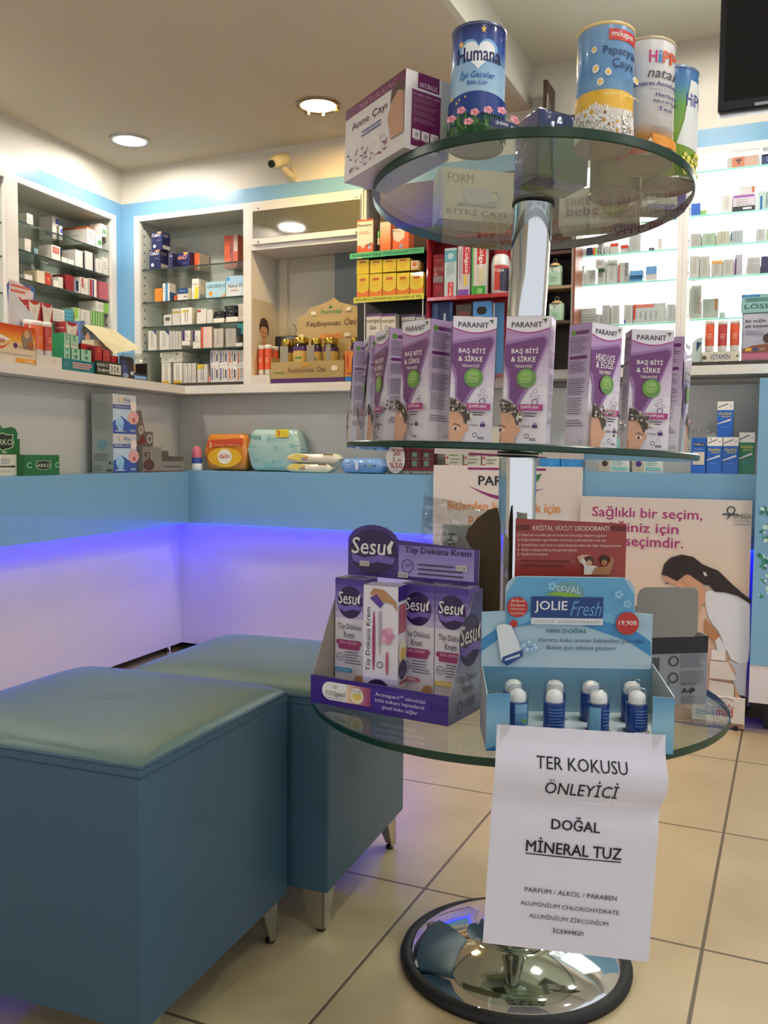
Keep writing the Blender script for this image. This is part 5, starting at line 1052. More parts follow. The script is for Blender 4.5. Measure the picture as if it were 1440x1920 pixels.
def art_d(p): p.poly([(0.08, 0.62), (0.92, 0.68), (0.93, 0.88), (0.08, 0.80)], mat('d0502a')).text('3', 0.12, 0.62, 0.19, 0.76, mat('f0d8a0'), bold=0.03).text('Islak Havlu', 0.24, 0.66, 0.85, 0.73, mat('e8a880')).circ(0.5, 0.36, 0.40, mat('e6b02a'), ry=0.26).circ(0.5, 0.38, 0.17, mat('f0ead8'), ry=0.2).text('dalin', 0.37, 0.33, 0.62, 0.46, mat('c8405a'), bold=0.03).text('pamuk özlü', 0.35, 0.08, 0.65, 0.13, mat('f0c878'))
pillow('wipes_pack', w, 0.068, h, mat('d8862a', 0.25, coat=0.6, bump=0.3, bscale=25), 'orange triple pack of wet wipes on the back ledge', art_d, loc=BW.at(u, n, ZLB + 0.0005), seed=3)
u, w, h = bpx(464, 562, 804, n, ZLB); 
def art_p(p):
    p.text('Prima', 0.03, 0.74, 0.27, 0.88, mat('3f8a8a'), shear=0.15, bold=0.02).rect(0.55, 0.80, 0.80, 0.98, mat('e6d23a')).text('3', 0.57, 0.83, 0.64, 0.95, mat('c8402a'), bold=0.04).text("lü", 0.68, 0.85, 0.76, 0.92, mat('c8a02a')).rect(0, 0.47, 1, 0.485, mat('a8c4bc')).lines(0.03, 0.54, 0.2, 0.62, 2, mat('7ab0ac'), 0.4)
    for x, y in ((0.42, 0.74), (0.56, 0.55), (0.17, 0.28), (0.36, 0.18), (0.52, 0.22), (0.86, 0.6)): p.ring(x, y, 0.035, 0.014, mat('5fa8a4')).rect(x + 0.03, y - 0.012, x + 0.15, y + 0.012, mat('7fbab4'))
pillow('wipes_pack', w, 0.068, h, mat('aecdc6', 0.25, coat=0.6, bump=0.25, bscale=22), 'pale mint triple pack of wet wipes on the back ledge', art_p, loc=BW.at(u, n, ZLB + 0.0005), seed=4)
yw = mat('e4dfc4', 0.25, coat=0.5, bump=0.3, bscale=30)
n = 0.01
u, w, h = bpx(535, 634, 850, n + 0.035, ZLB)
def art_u(p): p.poly([(0.0, 0.5), (0.2, 1.0), (0.45, 0.8), (0.3, 0.2)], mat('e6d06a')).text('uni', 0.30, 0.30, 0.42, 0.72, mat('3a5aa8'), bold=0.04).circ(0.40, 0.5, 0.02, mat('e08a2a')).rect(0.72, 0.85, 0.9, 1.0, mat('8a6a3a'))
for k, lb in ((0, 'lower white and yellow wipes pack of the two lying on the back ledge'), (1, 'upper white and yellow wipes pack of the two lying on the back ledge')):
    pillow('wipes_pack', w * (0.86 if k == 0 else 1), 0.052, h / 2 - 0.002, yw, lb, art_u, loc=BW.at(u, n + 0.03, ZLB + 0.0005 + k * (h / 2 + 0.0008)), seed=6 + k)
u, w, h = bpx(637, 716, 858, n + 0.025, ZLB)
def art_b(p):
    for x, c in ((0.62, '3a5a86'), (0.73, '6a9a5a'), (0.84, '3a5a86')): p.circ(x, 0.5, 0.024, mat(c))
    p.circ(0.42, 0.5, 0.04, mat('c8d0e0'), ry=0.3).lines(0.12, 0.3, 0.3, 0.6, 3, mat('a8bce0'), 0.4)
pillow('wipes_pack', w, 0.085, h, mat('6f9ad0', 0.22, coat=0.7, bump=0.4, bscale=28), 'light blue wipes pack lying on the back ledge left of the dark red cartons', art_b, loc=BW.at(u, n + 0.025, ZLB + 0.0005), seed=9)
# dark red display with the round price sign
DR = mat('5e1c24', 0.35, coat=0.3); u, w, h = bpx(727, 828, 815, -0.01, ZLB)
t = tag(empty('display_tray', BW.at(u, -0.01, ZLB + 0.0005)), 'dark red display of cartons with grey strip and round white price card', 'display box')
mb = MB(); mb.box(0, 0, 0, w, 0.05, 0.013, mat('6a6a66')); pg = Page(mb, (0, 0, 0), (w, 0, 0), (0, 0, 0.013)); pg.text('yerine 66', 0.48, 0.2, 0.86, 0.85, mat('c8c4bc'), bold=0.03).lines(0.32, 0.2, 0.42, 0.8, 3, mat('b8b4ac')); mb.build('grey_strip', t)
mb = MB(); mb.slab([(0.032 + 0.036 * math.cos(a), 0.052 + 0.050 * math.sin(a)) for a in [2 * math.pi * k / 28 for k in range(28)]], (0, -0.004, 0), (1, 0, 0), (0, 0, 1), 0.001, mat('d8ccc2')); pg = Page(mb, (0, -0.004, 0), (0.068, 0, 0), (0, 0, 0.098)); pg.text('2..si', 0.30, 0.44, 0.78, 0.60, mat('6a2a24'), bold=0.01).text('%50', 0.16, 0.20, 0.86, 0.40, mat('9a3028'), bold=0.03).text('İNDİRİMLİ', 0.18, 0.09, 0.82, 0.16, mat('6a2a24')).text('20', 0.35, 0.66, 0.75, 0.82, mat('9a3028'), bold=0.03); mb.build('price_card', t)
for k in range(3):
    x = 0.040 + k * 0.044; mb = MB(); mb.box(0, 0.004, 0.0004, 0.042, 0.044, 0.085, DR); pg = Page(mb, (0, 0.004, 0), (0.042, 0, 0), (0, 0, 0.085)); pg.rect(0, 0.02, 1, 0.10, mat('8a1f2a')).rect(0.2, 0.18, 0.62, 0.40, mat('6a8a74')).rect(0.2, 0.56, 0.62, 0.8, mat('6a8a74')).lines(0.1, 0.44, 0.9, 0.5, 1, mat('c8a8a0'), 0.3)
    tag(mb.build('soap_carton', None, BW.at(u + x, -0.010, ZLB + 0.0136)), 'dark red carton, %s, in the display with the round price card' % ('leftmost of three', 'middle one of three', 'rightmost of three')[k], 'carton', 'dark red cartons on the ledge')
for k in range(3):
    u, w, h = bpx(836 + 34.5 * k, 868 + 34.5 * k, 800, -0.02, ZLB)
    def art(p): f = p['front']; f.circ(0.12, 0.20, 0.09, mat('c0502f')).circ(0.12, 0.36, 0.07, mat('c0502f')).circ(0.5, 0.44, 0.34, mat('86a04a'), ry=0.05).circ(0.45, 0.47, 0.1, mat('2f3a4a'), ry=0.03).lines(0.25, 0.16, 0.85, 0.36, 3, mat('8a7a6a'), 0.25).text('Y', 0.08, 0.52, 0.24, 0.62, mat('c0502f'), bold=0.04).rect(0, 0, 0.02, 1, mat('b04a30'))
    tag(carton_mesh(w, 0.05, h, mat('dcd2bc', 0.4), art).build('herbal_carton', None, BW.at(u, -0.02, ZLB + 0.0004)), 'cream carton with green print, %s of the row behind the white poster' % ('first from left', 'second from left', 'third from left', 'fourth from left')[k], 'carton', 'cream cartons on the ledge')
for k in range(2):
    u, w, h = bpx(1012 + 40 * k, 1050 + 40 * k, 851, -0.03, ZLR)
    tag(carton_mesh(w, 0.06, h, mat('2f8fd0', 0.35, coat=0.2), lambda p: p['front'].rect(0, 0.86, 1, 1, wh).text('cb', 0.4, 0.3, 0.7, 0.55, mat('5fb0e0'))).build('carton', None, BW.at(u, -0.03, ZLR + 0.0004)), '%s bright blue carton peeking over the white poster right of the pole' % ('left', 'right')[k], 'carton', 'bright blue cartons on the ledge')
for k in range(2):
    u, w, h = bpx(1124 + 63.5 * k, 1181 + 63.5 * k, 822, 0.005, ZLR)
    def art(p):
        f = p['front']; f.rect(0, 0, 0.38, 1, mat('b8ac98')).circ(0.2, 0.24, 0.10, mat(('3a2a2a', '4a2f7a')[k])).circ(0.22, 0.5, 0.15, mat('5a5048'), ry=0.1).rect(0.40, 0.42, 0.97, 0.60, mat('b03038')).text('HEDİYELİ', 0.42, 0.45, 0.95, 0.57, wh, bold=0.03).rect(0.42, 0.06, 0.95, 0.14, mat('7fc0b4')).lines(0.42, 0.18, 0.85, 0.34, 3, mat('6aa8a0'), 0.4).rect(0.4, 0.62, 1, 1, mat('8ac8c0'))
    tag(carton_mesh(w, 0.05, h, mat('e0ded6', 0.4), art).build('gift_carton', None, BW.at(u, 0.005, ZLR + 0.0004)), 'white carton with a red band on the ledge, %s of two' % ('left one', 'right one')[k], 'carton', 'white gift cartons on the ledge')
# blue and green lice shampoo cartons
KB, KG, YW = mat('1f63c0', 0.35, coat=0.3), mat('1f7a58', 0.35, coat=0.3), mat('d8d060')
def art_k(p):
    f = p['front']; f.rect(0, 0.76, 1, 1, wh, 2).poly([(0.05, 0.82), (0.05, 0.85), (0.65, 0.95), (0.65, 0.92)], mat('6a6a72')).circ(0.82, 0.88, 0.07, mat('b8bcc8')).poly([(0, 0.35), (0.86, 0.46), (0.86, 0.52), (0, 0.38)], mat('d8dce4'))
    f.text('Kwellada', 0.10, 0.62, 0.88, 0.70, YW, bold=0.03, shear=0.25).text('Shampoo', 0.26, 0.545, 0.86, 0.61, YW, bold=0.03, shear=0.25).lines(0.25, 0.26, 0.72, 0.29, 1, mat('5f96d8'), 0.6)
def art_kf(p):
    f = p['front']; f.rect(0.14, 0.76, 0.90, 0.86, mat('0c1626')).text('KWELL-F', 0.18, 0.78, 0.86, 0.84, mat('d8dce8'), bold=0.03).text('SHAMPOO', 0.25, 0.66, 0.8, 0.695, mat('b8cce8')).rect(0.12, 0.24, 0.90, 0.60, mat('d6cfc0')); p['left'].rect(0, 0, 1, 1, mat('c8ccd0'))
def art_kg(p): art_k(p)
u0, w, h = bpx(1297, 1324.5, 821, 0.04, ZLR); tag(carton_mesh(w, 0.045, h, KB, art_kf).build('shampoo_carton', None, BW.at(u0, 0.04, ZLR + 0.0004)), 'blue shampoo carton with black nameplate, leftmost of the row on the right ledge', 'carton')
hk = 0
for k, (a, b) in enumerate(((1326.5, 1355), (1356.5, 1385.5))):
    u0, w, h = bpx(a, b, 820, 0.04, ZLR); hk = h; tag(carton_mesh(w, 0.036, h, KB, art_k).build('shampoo_carton', None, BW.at(u0, 0.04, ZLR + 0.0004)), ('blue shampoo carton with yellow slanted name, beside the nameplate carton', 'blue shampoo carton with yellow slanted name, beside the green carton')[k], 'carton')
u0, w, h = bpx(1346, 1376, 753, 0.035, ZLR + hk + 0.001); tag(carton_mesh(w, 0.036, h, KB, art_k).build('shampoo_carton', None, BW.at(u0, 0.037, ZLR + hk + 0.001)), 'blue shampoo carton standing alone on top of the others', 'carton')
u0, w, h = bpx(1386.5, 1416, 811, 0.03, ZLR); tag(carton_mesh(w, 0.036, h, KG, art_kg).build('shampoo_carton', None, BW.at(u0, 0.03, ZLR + 0.0004)), 'green shampoo carton beside the blue end unit', 'carton')
for k, (a, b, yt) in enumerate(((1324, 1345, 815), (1375, 1386, 816))):
    u0, w, h = bpx(a, b, yt, -0.012, ZLR); tag(carton_mesh(w, 0.03, h, mat('c8c8c0', 0.4)).build('carton', None, BW.at(u0, -0.012, ZLR + 0.0004)), ('white carton behind the left blue shampoo cartons', 'white carton behind the right blue shampoo carton')[k], 'carton')

# ================================================================ posters standing on the floor
PW = mat('d9d0c8', 0.5, name='poster_paper')
a = on_y(813, 872, 2.846); b = on_y(1093, 872, 2.846); w = b.x - a.x; H_ = a.z
mb = MB(); mb.box(0, 0, 0, w, 0.004, H_, PW); pg = Page(mb, (0, 0, 0), (w, 0, 0), (0, 0, H_)); kx = lambda px: (on_y(px, 900, 2.846).x - a.x) / w; ky = lambda py: (on_y(950, py, 2.846).z) / H_
mg = mat('8a2a68'); pg.rect(kx(877), ky(882), kx(1023), ky(877.5), mg)
pg.poly([(kx(876), ky(911))] + [(kx(876 + 146 * t_ / 10), ky(911 + 27 * math.sin(math.pi * t_ / 10))) for t_ in range(1, 10)] + [(kx(1022), ky(914))] + [(kx(876 + 146 * t_ / 10), ky(911 + 20 * math.sin(math.pi * t_ / 10))) for t_ in range(9, 0, -1)], mg)
pg.text('PARANIT', kx(897), ky(911), kx(1004), ky(893), mat('1c1c22'), bold=0.05).poly([(kx(1000), ky(891)), (kx(1016), ky(887)), (kx(1008), ky(903))], mat('2f7a3a'))
OR = mat('dd8a3a'); pg.text('Bitlerden korunmak için', kx(840), ky(963), kx(1052), ky(942), OR, bold=0.03).text('PARANIT kullanın', kx(880), ky(990), kx(1040), ky(970), OR, bold=0.03)
tag(mb.build('poster', None, (a.x, 2.846, 0.0004)), 'white upright poster behind the chrome pole with a magenta swoosh', 'poster')
YO = 2.831; a = on_y(1089, 930, YO); b = on_y(1411, 935, YO); w = b.x - a.x; H_ = a.z
t = tag(empty('poster_stand', (a.x, YO, 0)), 'large pale poster of a person in white bending down, right of the low glass shelf', 'poster')
PB = ramp_mat('poster_print', [(0.0, 'c9a084'), (0.45, 'd4b49c'), (0.7, 'dcc8b4'), (1.0, 'd6ccc4')], 'Z', 0.5, 0.1)
mb = MB(); mb.box(0, 0, 0.004, w, 0.006, H_, PB); pg = Page(mb, (0, 0, 0), (w, 0, 0), (0, 0, H_)); kx = lambda px: (on_y(px, 1100, YO).x - a.x) / w; ky = lambda py: on_y(1250, py, YO).z / H_
MGT = mat('a83a78')
for s_, x0, x1, y in (('Sağlıklı bir seçim,', 1107, 1313, 966), ('sevdiğiniz için', 1090, 1269, 994), ('en iyi seçimdir.', 1100, 1279, 1021)): pg.text(s_, kx(x0), ky(y + 12), kx(x1), ky(y - 14), MGT, bold=0.035)
OG = mat('3f4a50'); pg.ring(kx(1366), ky(953), 0.025, 0.008, OG).rect(kx(1350), ky(962), kx(1380), ky(959), OG).poly([(kx(1362), ky(960)), (kx(1368), ky(960)), (kx(1358), ky(972))], OG).text('OMEGA', kx(1371), ky(967), kx(1404), ky(959), OG, bold=0.02).text('PHARMA', kx(1371), ky(975), kx(1404), ky(968.5), mat('a8a8a4')).rect(kx(1373), ky(979), kx(1403), ky(977.5), mat('7a8a94'))
def pp(pts, m): pg.poly([(kx(x), ky(y)) for x, y in pts], m)
HAIR, SKN, COAT, COAT2 = mat('2c2220', 0.5), mat('c9987a', 0.5), mat('d4d6da', 0.5), mat('b4bcc6', 0.5)
pp([(1322, 1105), (1340, 1098), (1370, 1102), (1392, 1112), (1408, 1122), (1410, 1200), (1408, 1225), (1392, 1232), (1375, 1224), (1362, 1200), (1350, 1175), (1340, 1165), (1330, 1150), (1324, 1128)], COAT)
pp([(1372, 1226), (1390, 1232), (1406, 1226), (1404, 1288), (1392, 1288), (1380, 1262)], COAT2); pp([(1344, 1190), (1350, 1182), (1366, 1205), (1364, 1225), (1350, 1215)], COAT)
pp([(1244, 1072), (1262, 1060), (1290, 1058), (1306, 1066), (1318, 1090), (1324, 1104), (1322, 1128), (1308, 1126), (1296, 1112), (1268, 1096), (1246, 1088), (1241, 1080)], SKN)
pp([(1300, 1098), (1312, 1108), (1318, 1126), (1312, 1150), (1298, 1148), (1300, 1120)], SKN); pp([(1324, 1154), (1336, 1166), (1352, 1184), (1344, 1194), (1326, 1184), (1322, 1166)], mat('b07a54', 0.5)); pp([(1366, 1222), (1382, 1240), (1386, 1250), (1378, 1246)], SKN)
pp([(1240, 1078), (1244, 1058), (1256, 1045), (1276, 1038), (1298, 1041), (1316, 1054), (1330, 1059), (1346, 1064), (1370, 1085), (1392, 1102), (1410, 1114), (1409, 1121), (1384, 1108), (1360, 1103), (1340, 1103), (1330, 1092), (1322, 1092), (1304, 1082), (1292, 1074), (1282, 1078), (1270, 1088), (1252, 1080)], HAIR)
pp([(1281, 1078), (1288, 1074), (1294, 1082), (1292, 1096), (1285, 1096), (1281, 1088)], SKN); pp([(1317, 1068), (1322, 1068), (1326, 1074), (1321, 1076)], mat('cfc8c0')); pp([(1246, 1093), (1253, 1092), (1252, 1095)], HAIR)
pp([(1338, 1210), (1362, 1208), (1366, 1228), (1338, 1228)], mat('dcd6d0')); pp([(1336, 1230), (1370, 1230), (1386, 1258), (1384, 1262), (1336, 1262)], mat('d2cac2')); pp([(1336, 1266), (1383, 1269), (1383, 1305), (1336, 1300)], mat('cec6ba')); pp([(1384, 1268), (1392, 1290), (1404, 1292), (1404, 1310), (1388, 1304)], mat('c89a78')); pp([(1396, 1288), (1410, 1290), (1410, 1308), (1397, 1306)], BLACK)
mb.build('printed_board', t)
mb = MB(); x0, z1 = kx(1306) * w, on_y(1300, 1298, YO).z; x1, z0 = kx(1405) * w, on_y(1350, 1350, YO).z; mb.box(x0, -0.02, z0, x1, -0.0006, z1, mat('d6cfc6', 0.45)); q = Page(mb, (x0, -0.02, z0), (x1 - x0, 0, 0), (0, 0, z1 - z0))
q.text('seba', 0.06, 0.22, 0.44, 0.52, mat('8aa0a8'), bold=0.04).text('med', 0.46, 0.22, 0.78, 0.60, mat('c83a50'), bold=0.06).text('pH', 0.54, 0.74, 0.66, 0.84, mat('b87a80')).text('5.5', 0.56, 0.62, 0.74, 0.74, mat('c83a50'), bold=0.02)
for a0, a1 in ((30, 150), (200, 340)):
    pts = [(0.64 + 0.17 * math.cos(math.radians(a_)), 0.74 + 0.17 * q.asp * math.sin(math.radians(a_)) * 0.8) for a_ in range(a0, a1 + 1, 10)] + [(0.64 + 0.15 * math.cos(math.radians(a_)), 0.74 + 0.15 * q.asp * math.sin(math.radians(a_)) * 0.8) for a_ in range(a1, a0 - 1, -10)]; q.poly(pts, mat('8a7a74'))
mb.build('leaflet_pocket', t)
for x in (0.02, w - 0.03): MB().box(x, -0.012, 0, x + 0.012, 0.016, 0.010, BLACK).build('foot', t)

# ================================================================ stock on the shelves
def zz_(*q): return [BW.uz(a, b, -0.02)[1] for a, b in q]
LLC, LL0, LBC = (-0.548, -0.042, [1.58, 1.485, 1.389, 1.267, 1.70]), (-1.29, -0.615, [1.555, 1.445, 1.325, 1.19, 1.7]), (-2.363, -1.889, [1.516, 1.388, 1.2925, 1.1995, 1.7])
LR1 = (X0 + 0.003, X1 - 0.003, zz_((1235, 413), (1140, 476), (1160, 530), (1200, 606)) + [1.7]); LR2 = (X2 + 0.003, 0.377, zz_((1400, 312), (1380, 397), (1360, 458), (1360, 517.5)) + [1.7])
_labels = []; _occ = {}
GB = [('e2ddd0'), ('dcd8cc'), ('d6d4ca')]
def stock(W_, z, where, items, group, n_edge, nmin=-0.165, lim=(-9, 9), front=None):
    """items: (x0, x1, y of the top, y of the foot, body colour, art, words)"""
    for it in items:
        x0, x1, yt, yb, body, art, words = it[:7]; dep = it[7] if len(it) > 7 else 0.06; zb = it[8] if len(it) > 8 else z
        n = front if front is not None else W_.un((x0 + x1) / 2, yb, zb)[1] if abs(zb - EYE) > 0.1 else n_edge
        n = max(min(n, n_edge), nmin + 0.025); dep = min(dep, n - nmin - 0.002)
        u0, zt = W_.uz(x0, yt, n); u1, zt2 = W_.uz(x1, yt, n); u0 = min(max(u0, lim[0]), lim[1]); u1 = min(max(u1, lim[0]), lim[1])
        zt = max((zt + zt2) / 2, zb + 0.008); occ = _occ.setdefault(W_, [])
        nxt = [q for q in lim[2] if q > z + 0.02]
        if nxt: zt = min(zt, min(nxt) - 0.0075)
        for q in occ:            # keep clear of what already stands there
            if u0 < q[1] and q[0] < u1 and n - dep < q[2] and q[3] < n and zb < q[5] and q[4] < zt:
                if zb > z + 1e-4 and q[4] < zb: hh = zt - zb; zb = q[5] + 0.0004; zt = max(zt, zb + min(hh, 0.008))
                else:
                    cu = min(u1 - q[0], q[1] - u0); cn = n - q[3] if n < q[2] else q[2] - (n - dep)
                    if cu < 0.6 * (u1 - u0):
                        if u0 + u1 < q[0] + q[1]: u1 = q[0] - 0.0004
                        else: u0 = q[1] + 0.0004
                    elif n > q[2]: dep = max(n - q[2] - 0.0004, 0.004)
                    else: n = q[3] - 0.0006; dep = min(dep, n - nmin - 0.002)
        if u1 - u0 < 0.004 or dep < 0.004: print('SKIP', words, where); continue
        occ.append((u0, u1, n, n - dep, zb, zt)); h = zt - zb - 0.0005; w = u1 - u0 - 0.0006
        def fn(p, art=art):
            for a in art or ():
                pg = p[a[1]] if a[0] == '@' else p['front']
                a = a[2:] if a[0] == '@' else a; k = a[0]
                if k == 'r': pg.rect(*a[1:5], mat(a[5], 0.4))
                elif k == 't': pg.text(*a[1:6], mat(a[6], 0.4), bold=0.03, rot=a[7] if len(a) > 7 else 0)
                elif k == 'l': pg.lines(*a[1:6], mat(a[6], 0.4), 0.3, a[7] if len(a) > 7 else 0)
                elif k == 'p': pg.poly(a[1], mat(a[2], 0.4))
                elif k == 'c': pg.circ(*a[1:4], mat(a[4], 0.4))
        o = carton_mesh(w, dep, h, mat(body, 0.45), fn).build('medicine_carton', None, W_.at(min(u0, u1), n, zb + 0.0005), W_.rz)
        _labels.append((o, words, where, x0, group))
def finish_labels():
    seen = {}
    for o, wd, wh_, x, g in _labels: seen.setdefault((wd, wh_), []).append((x, o, g))
    names = ['first', 'second', 'third', 'fourth', 'fifth', 'sixth', 'seventh', 'eighth', 'ninth']
    for (wd, wh_), l in seen.items():
        l.sort(key=lambda q: q[0])
        for k, (x, o, g) in enumerate(l): tag(o, wd + (' ' if len(l) == 1 else ', %s from left, ' % names[k]) + wh_, 'carton', g)
L_ = lambda *a: ('l',) + a
tx = ('l', 0.15, 0.3, 0.85, 0.75, 3, '9a968c'); tv = ('l', 0.3, 0.15, 0.7, 0.9, 2, '8f8c86', 90)
W1, W2, W3, W4 = 'e2ddd0', 'd8d4c8', 'ccc9c0', 'c2bfb4'
e = -0.299 - 0.018; nm = -0.299 - 0.172
G = 'cartons in the left wall cabinet'
stock(LW, 1.58, 'on top shelf of left wall cabinet', [
    (50, 62, 401, 425, W2, [tx], 'small pale carton'), (98, 110, 407, 449, W2, [('r', 0.5, 0.7, 1, 0.95, '3a4aa0'), L_(0.1, 0.05, 0.5, 0.4, 4, 'c88a80', 90)], 'tall white carton with dark blue square'),
    (111, 117, 424, 450, W2, [('r', 0.3, 0.5, 1, 0.8, '3a4aa0')], 'narrow white carton with blue square'), (163, 178, 427, 455, W2, [('@', 'top', 'r', 0, 0, 1, 1, 'b8603a'), ('r', 0, 0.92, 1, 1, 'b8603a'), ('@', 'left', 'r', 0, 0.88, 1, 1, 'b8603a'), ('@', 'left', 'l', 0.1, 0.45, 0.9, 0.6, 1, 'b0aca0'), tx], 'long white carton with orange top', 0.13),
    (180, 191, 441, 461, W1, [('r', 0.3, 0.25, 0.9, 0.6, '5a9a5a')], 'lower white carton with green label'), (188, 200, 421, 441, W1, [('r', 0.3, 0.25, 0.9, 0.6, '7aaa80')], 'upper white carton with green label', 0.05, 1.58 + 0.037)], G, e, nm, lim=LLC)
stock(LW, 1.485, 'on second shelf of left wall cabinet', [
    (46, 58, 448, 470, W1, [], 'plain white carton'), (64, 72, 466, 490, '9cc0cc', [tx], 'light blue carton'), (76, 90, 470, 494, W2, [('r', 0.7, 0.4, 1, 0.8, '3a44a0')], 'white carton with blue corner'),
    (97, 113, 461, 485, W2, [('r', 0.1, 0.45, 0.85, 0.9, 'b8402e'), L_(0.2, 0.5, 0.75, 0.88, 3, 'e8d0c0', 90)], 'white carton with red panel'), (116, 126, 483, 490, W1, [], 'flat white carton'), (127, 139, 487, 494, W1, [], 'low flat white carton'),
    (141, 158, 470, 497, W3, [('r', 0.82, 0, 1, 1, '1c1c1c')], 'grey white carton with black edge'), (160, 178, 473, 501, W3, [('r', 0.75, 0, 0.95, 1, '1c1c1c')], 'grey carton with black stripe'), (180, 191, 486, 505, W2, [tv], 'white carton with fine print'), (192, 208, 484, 513, W2, [tx], 'large white carton at the end', 0.10),
    (128, 142, 462, 490, '26284a', [], 'dark navy carton at the back', 0.04)], G, e, nm, lim=LLC)
stock(LW, 1.389, 'on third shelf of left wall cabinet', [
    (46, 61, 515, 524, W1, [], 'flat white carton'), (70, 84, 508, 522, 'd8c8a8', [], 'beige stacked carton'), (85, 96, 512, 527, 'b8452e', [('c', 0.5, 0.5, 0.2, 'd8806a')], 'red carton'), (100, 110, 526, 534, W1, [], 'low white carton'), (104, 118, 519, 536, W2, [], 'white carton with slanted side'),
    (123, 138, 516, 536, '8a2026', [], 'dark red carton'), (127, 140, 530, 541, W1, [], 'small white carton in front'), (141, 150, 527, 545, W1, [('r', 0.05, 0.1, 0.7, 1, '1c2444')], 'white carton with navy face'), (151, 165, 521, 548, W2, [('r', 0.1, 0.4, 0.4, 0.95, 'b03a34'), tx], 'white carton with red stripe'),
    (168, 181, 523, 553, W1, [('r', 0.0, 0, 0.35, 0.95, 'a02a3a'), ('r', 0.4, 0, 0.6, 0.95, '2a2a6a')], 'white carton with red and navy stripes'), (186, 203, 529, 558, 'b8606a', [('r', 0, 0.2, 1, 0.22, '9a4a56'), ('r', 0, 0.42, 1, 0.44, '9a4a56'), ('r', 0, 0.62, 1, 0.64, '9a4a56'), ('r', 0, 0.82, 1, 0.84, '9a4a56')], 'pink carton stack'), (204, 211, 532, 560, W1, [tx], 'slim white carton at the end')], G, e, nm, lim=LLC)
stock(LW, 1.267, 'on fourth shelf of left wall cabinet', [
    (101, 121, 580, 600, W3, [('l', 0.0, 0.1, 1, 0.9, 4, 'aaa598')], 'cream carton stack'), (122, 137, 581, 602, '4a98a8', [('l', 0.0, 0.1, 1, 0.9, 3, '3a7f90')], 'teal carton'), (140, 150, 577, 604, 'b8c8a0', [('r', 0, 0.4, 0.6, 1, '8ab84a')], 'white and green carton'), (151, 168, 581, 606, W3, [tv], 'white carton with fine print')] +
    [(171 + 4.8 * k, 175.4 + 4.8 * k, 582 + k, 606 + k, 'cfd4bc', [('r', 0.1, 0.2, 0.9, 1, '5a9a3a')], 'slim green carton') for k in range(5)] + [(180, 204, 567, 580, W2, [('r', 0.6, 0, 1, 1, '7ab848'), tx], 'flat green and white carton on the slim cartons', 0.08, 1.267 + 0.058), (197, 211, 585, 612, W2, [tv], 'white carton at the end')], G, e, nm, lim=LLC)
for z_, y_, b_, c_, a_, w_ in ((1.445, 451, 490, 'b8d0d4', [('p', [(0.5, 1), (1, 1), (1, 0.3)], 'd8542e'), ('c', 0.8, 0.3, 0.12, '2a6a98')], 'blue and orange carton'), (1.325, 508, 546, 'c83a40', [('r', 0.9, 0, 1, 1, 'e0d8d0')], 'red carton'), (1.555, 403, 432, 'd8ccb0', [('l', 0, 0.1, 1, 0.9, 3, 'b0a080')], 'cream carton stack')):
    stock(LW, z_, 'in the cabinet at the left photo edge', [(-30, 12, y_, b_, c_, a_, w_)], 'cartons at the left edge', e, nm, lim=LL0, front=-0.325)

e = -0.019; nm = -0.003 - 0.17; G = 'cartons in the back wall cabinet'
NV = '1c1f4a'
def calsd(n=1, s_=False): return [('t', 'CalsD', 0.06, 0.74, 0.86, 0.92, 'e8e4e0'), ('r', 0.55, 0.93, 0.95, 1.0, 'e08a50'), ('c', 0.3, 0.2, 0.13, 'd8d8dc'), ('l', 0.5, 0.48, 0.9, 0.56, 1, '8a8aa8'), ('@', 'right', 't', 'CalsD', 0.1, 0.75, 0.75, 0.92, 'a8a4a8'), ('@', 'right', 'r', 0.05, 0.05, 0.95, 0.26, 'b8b4a8')]
stock(BW, 1.516, 'on top shelf of the back wall cabinet', [
    (280, 301, 469, 502, NV, calsd(), 'navy calcium carton carrying another one', 0.05), (284, 304, 435, 468, NV, calsd(), 'navy calcium carton stacked on the other', 0.05, 1.516 + 0.0635),
    (317, 324, 475, 501, NV, [('t', 'Ca', 0.1, 0.75, 0.9, 0.92, 'c8c4c8')], 'narrow navy carton', 0.03), (323, 356, 474, 506, '1f2050', [('t', 'CalsD', 0.12, 0.62, 0.82, 0.84, 'e0906a'), ('p', [(0.62, 1), (0.92, 1), (0.85, 0.84), (0.72, 0.86)], 'e89a5a'), ('c', 0.25, 0.18, 0.08, 'b8b8c8'), ('l', 0.6, 0.35, 0.9, 0.42, 1, '8a8ab0')], 'wide navy calcium carton', 0.05),
    (358, 374, 475, 507, 'd8ccc0', [('p', [(0, 1), (1, 1), (1, 0.5), (0.5, 0), (0, 0)], 'e0562a'), ('l', 0.1, 0.72, 0.8, 0.78, 1, 'f0b090'), ('@', 'right', 'l', 0.1, 0.5, 0.9, 0.7, 2, 'c89a80')], 'white carton with orange face', 0.075),
    (421, 446, 441, 503, 'd8684a', [('t', 'CALCIMAX', 0.42, 0.05, 0.66, 0.75, '3a3050', 90), ('r', 0, 0.3, 0.4, 1, 'd4552e'), ('r', 0.7, 0.5, 1, 1, 'd8b8a8')], 'tall orange calcium carton', 0.04)], G, e, nm, lim=LBC)
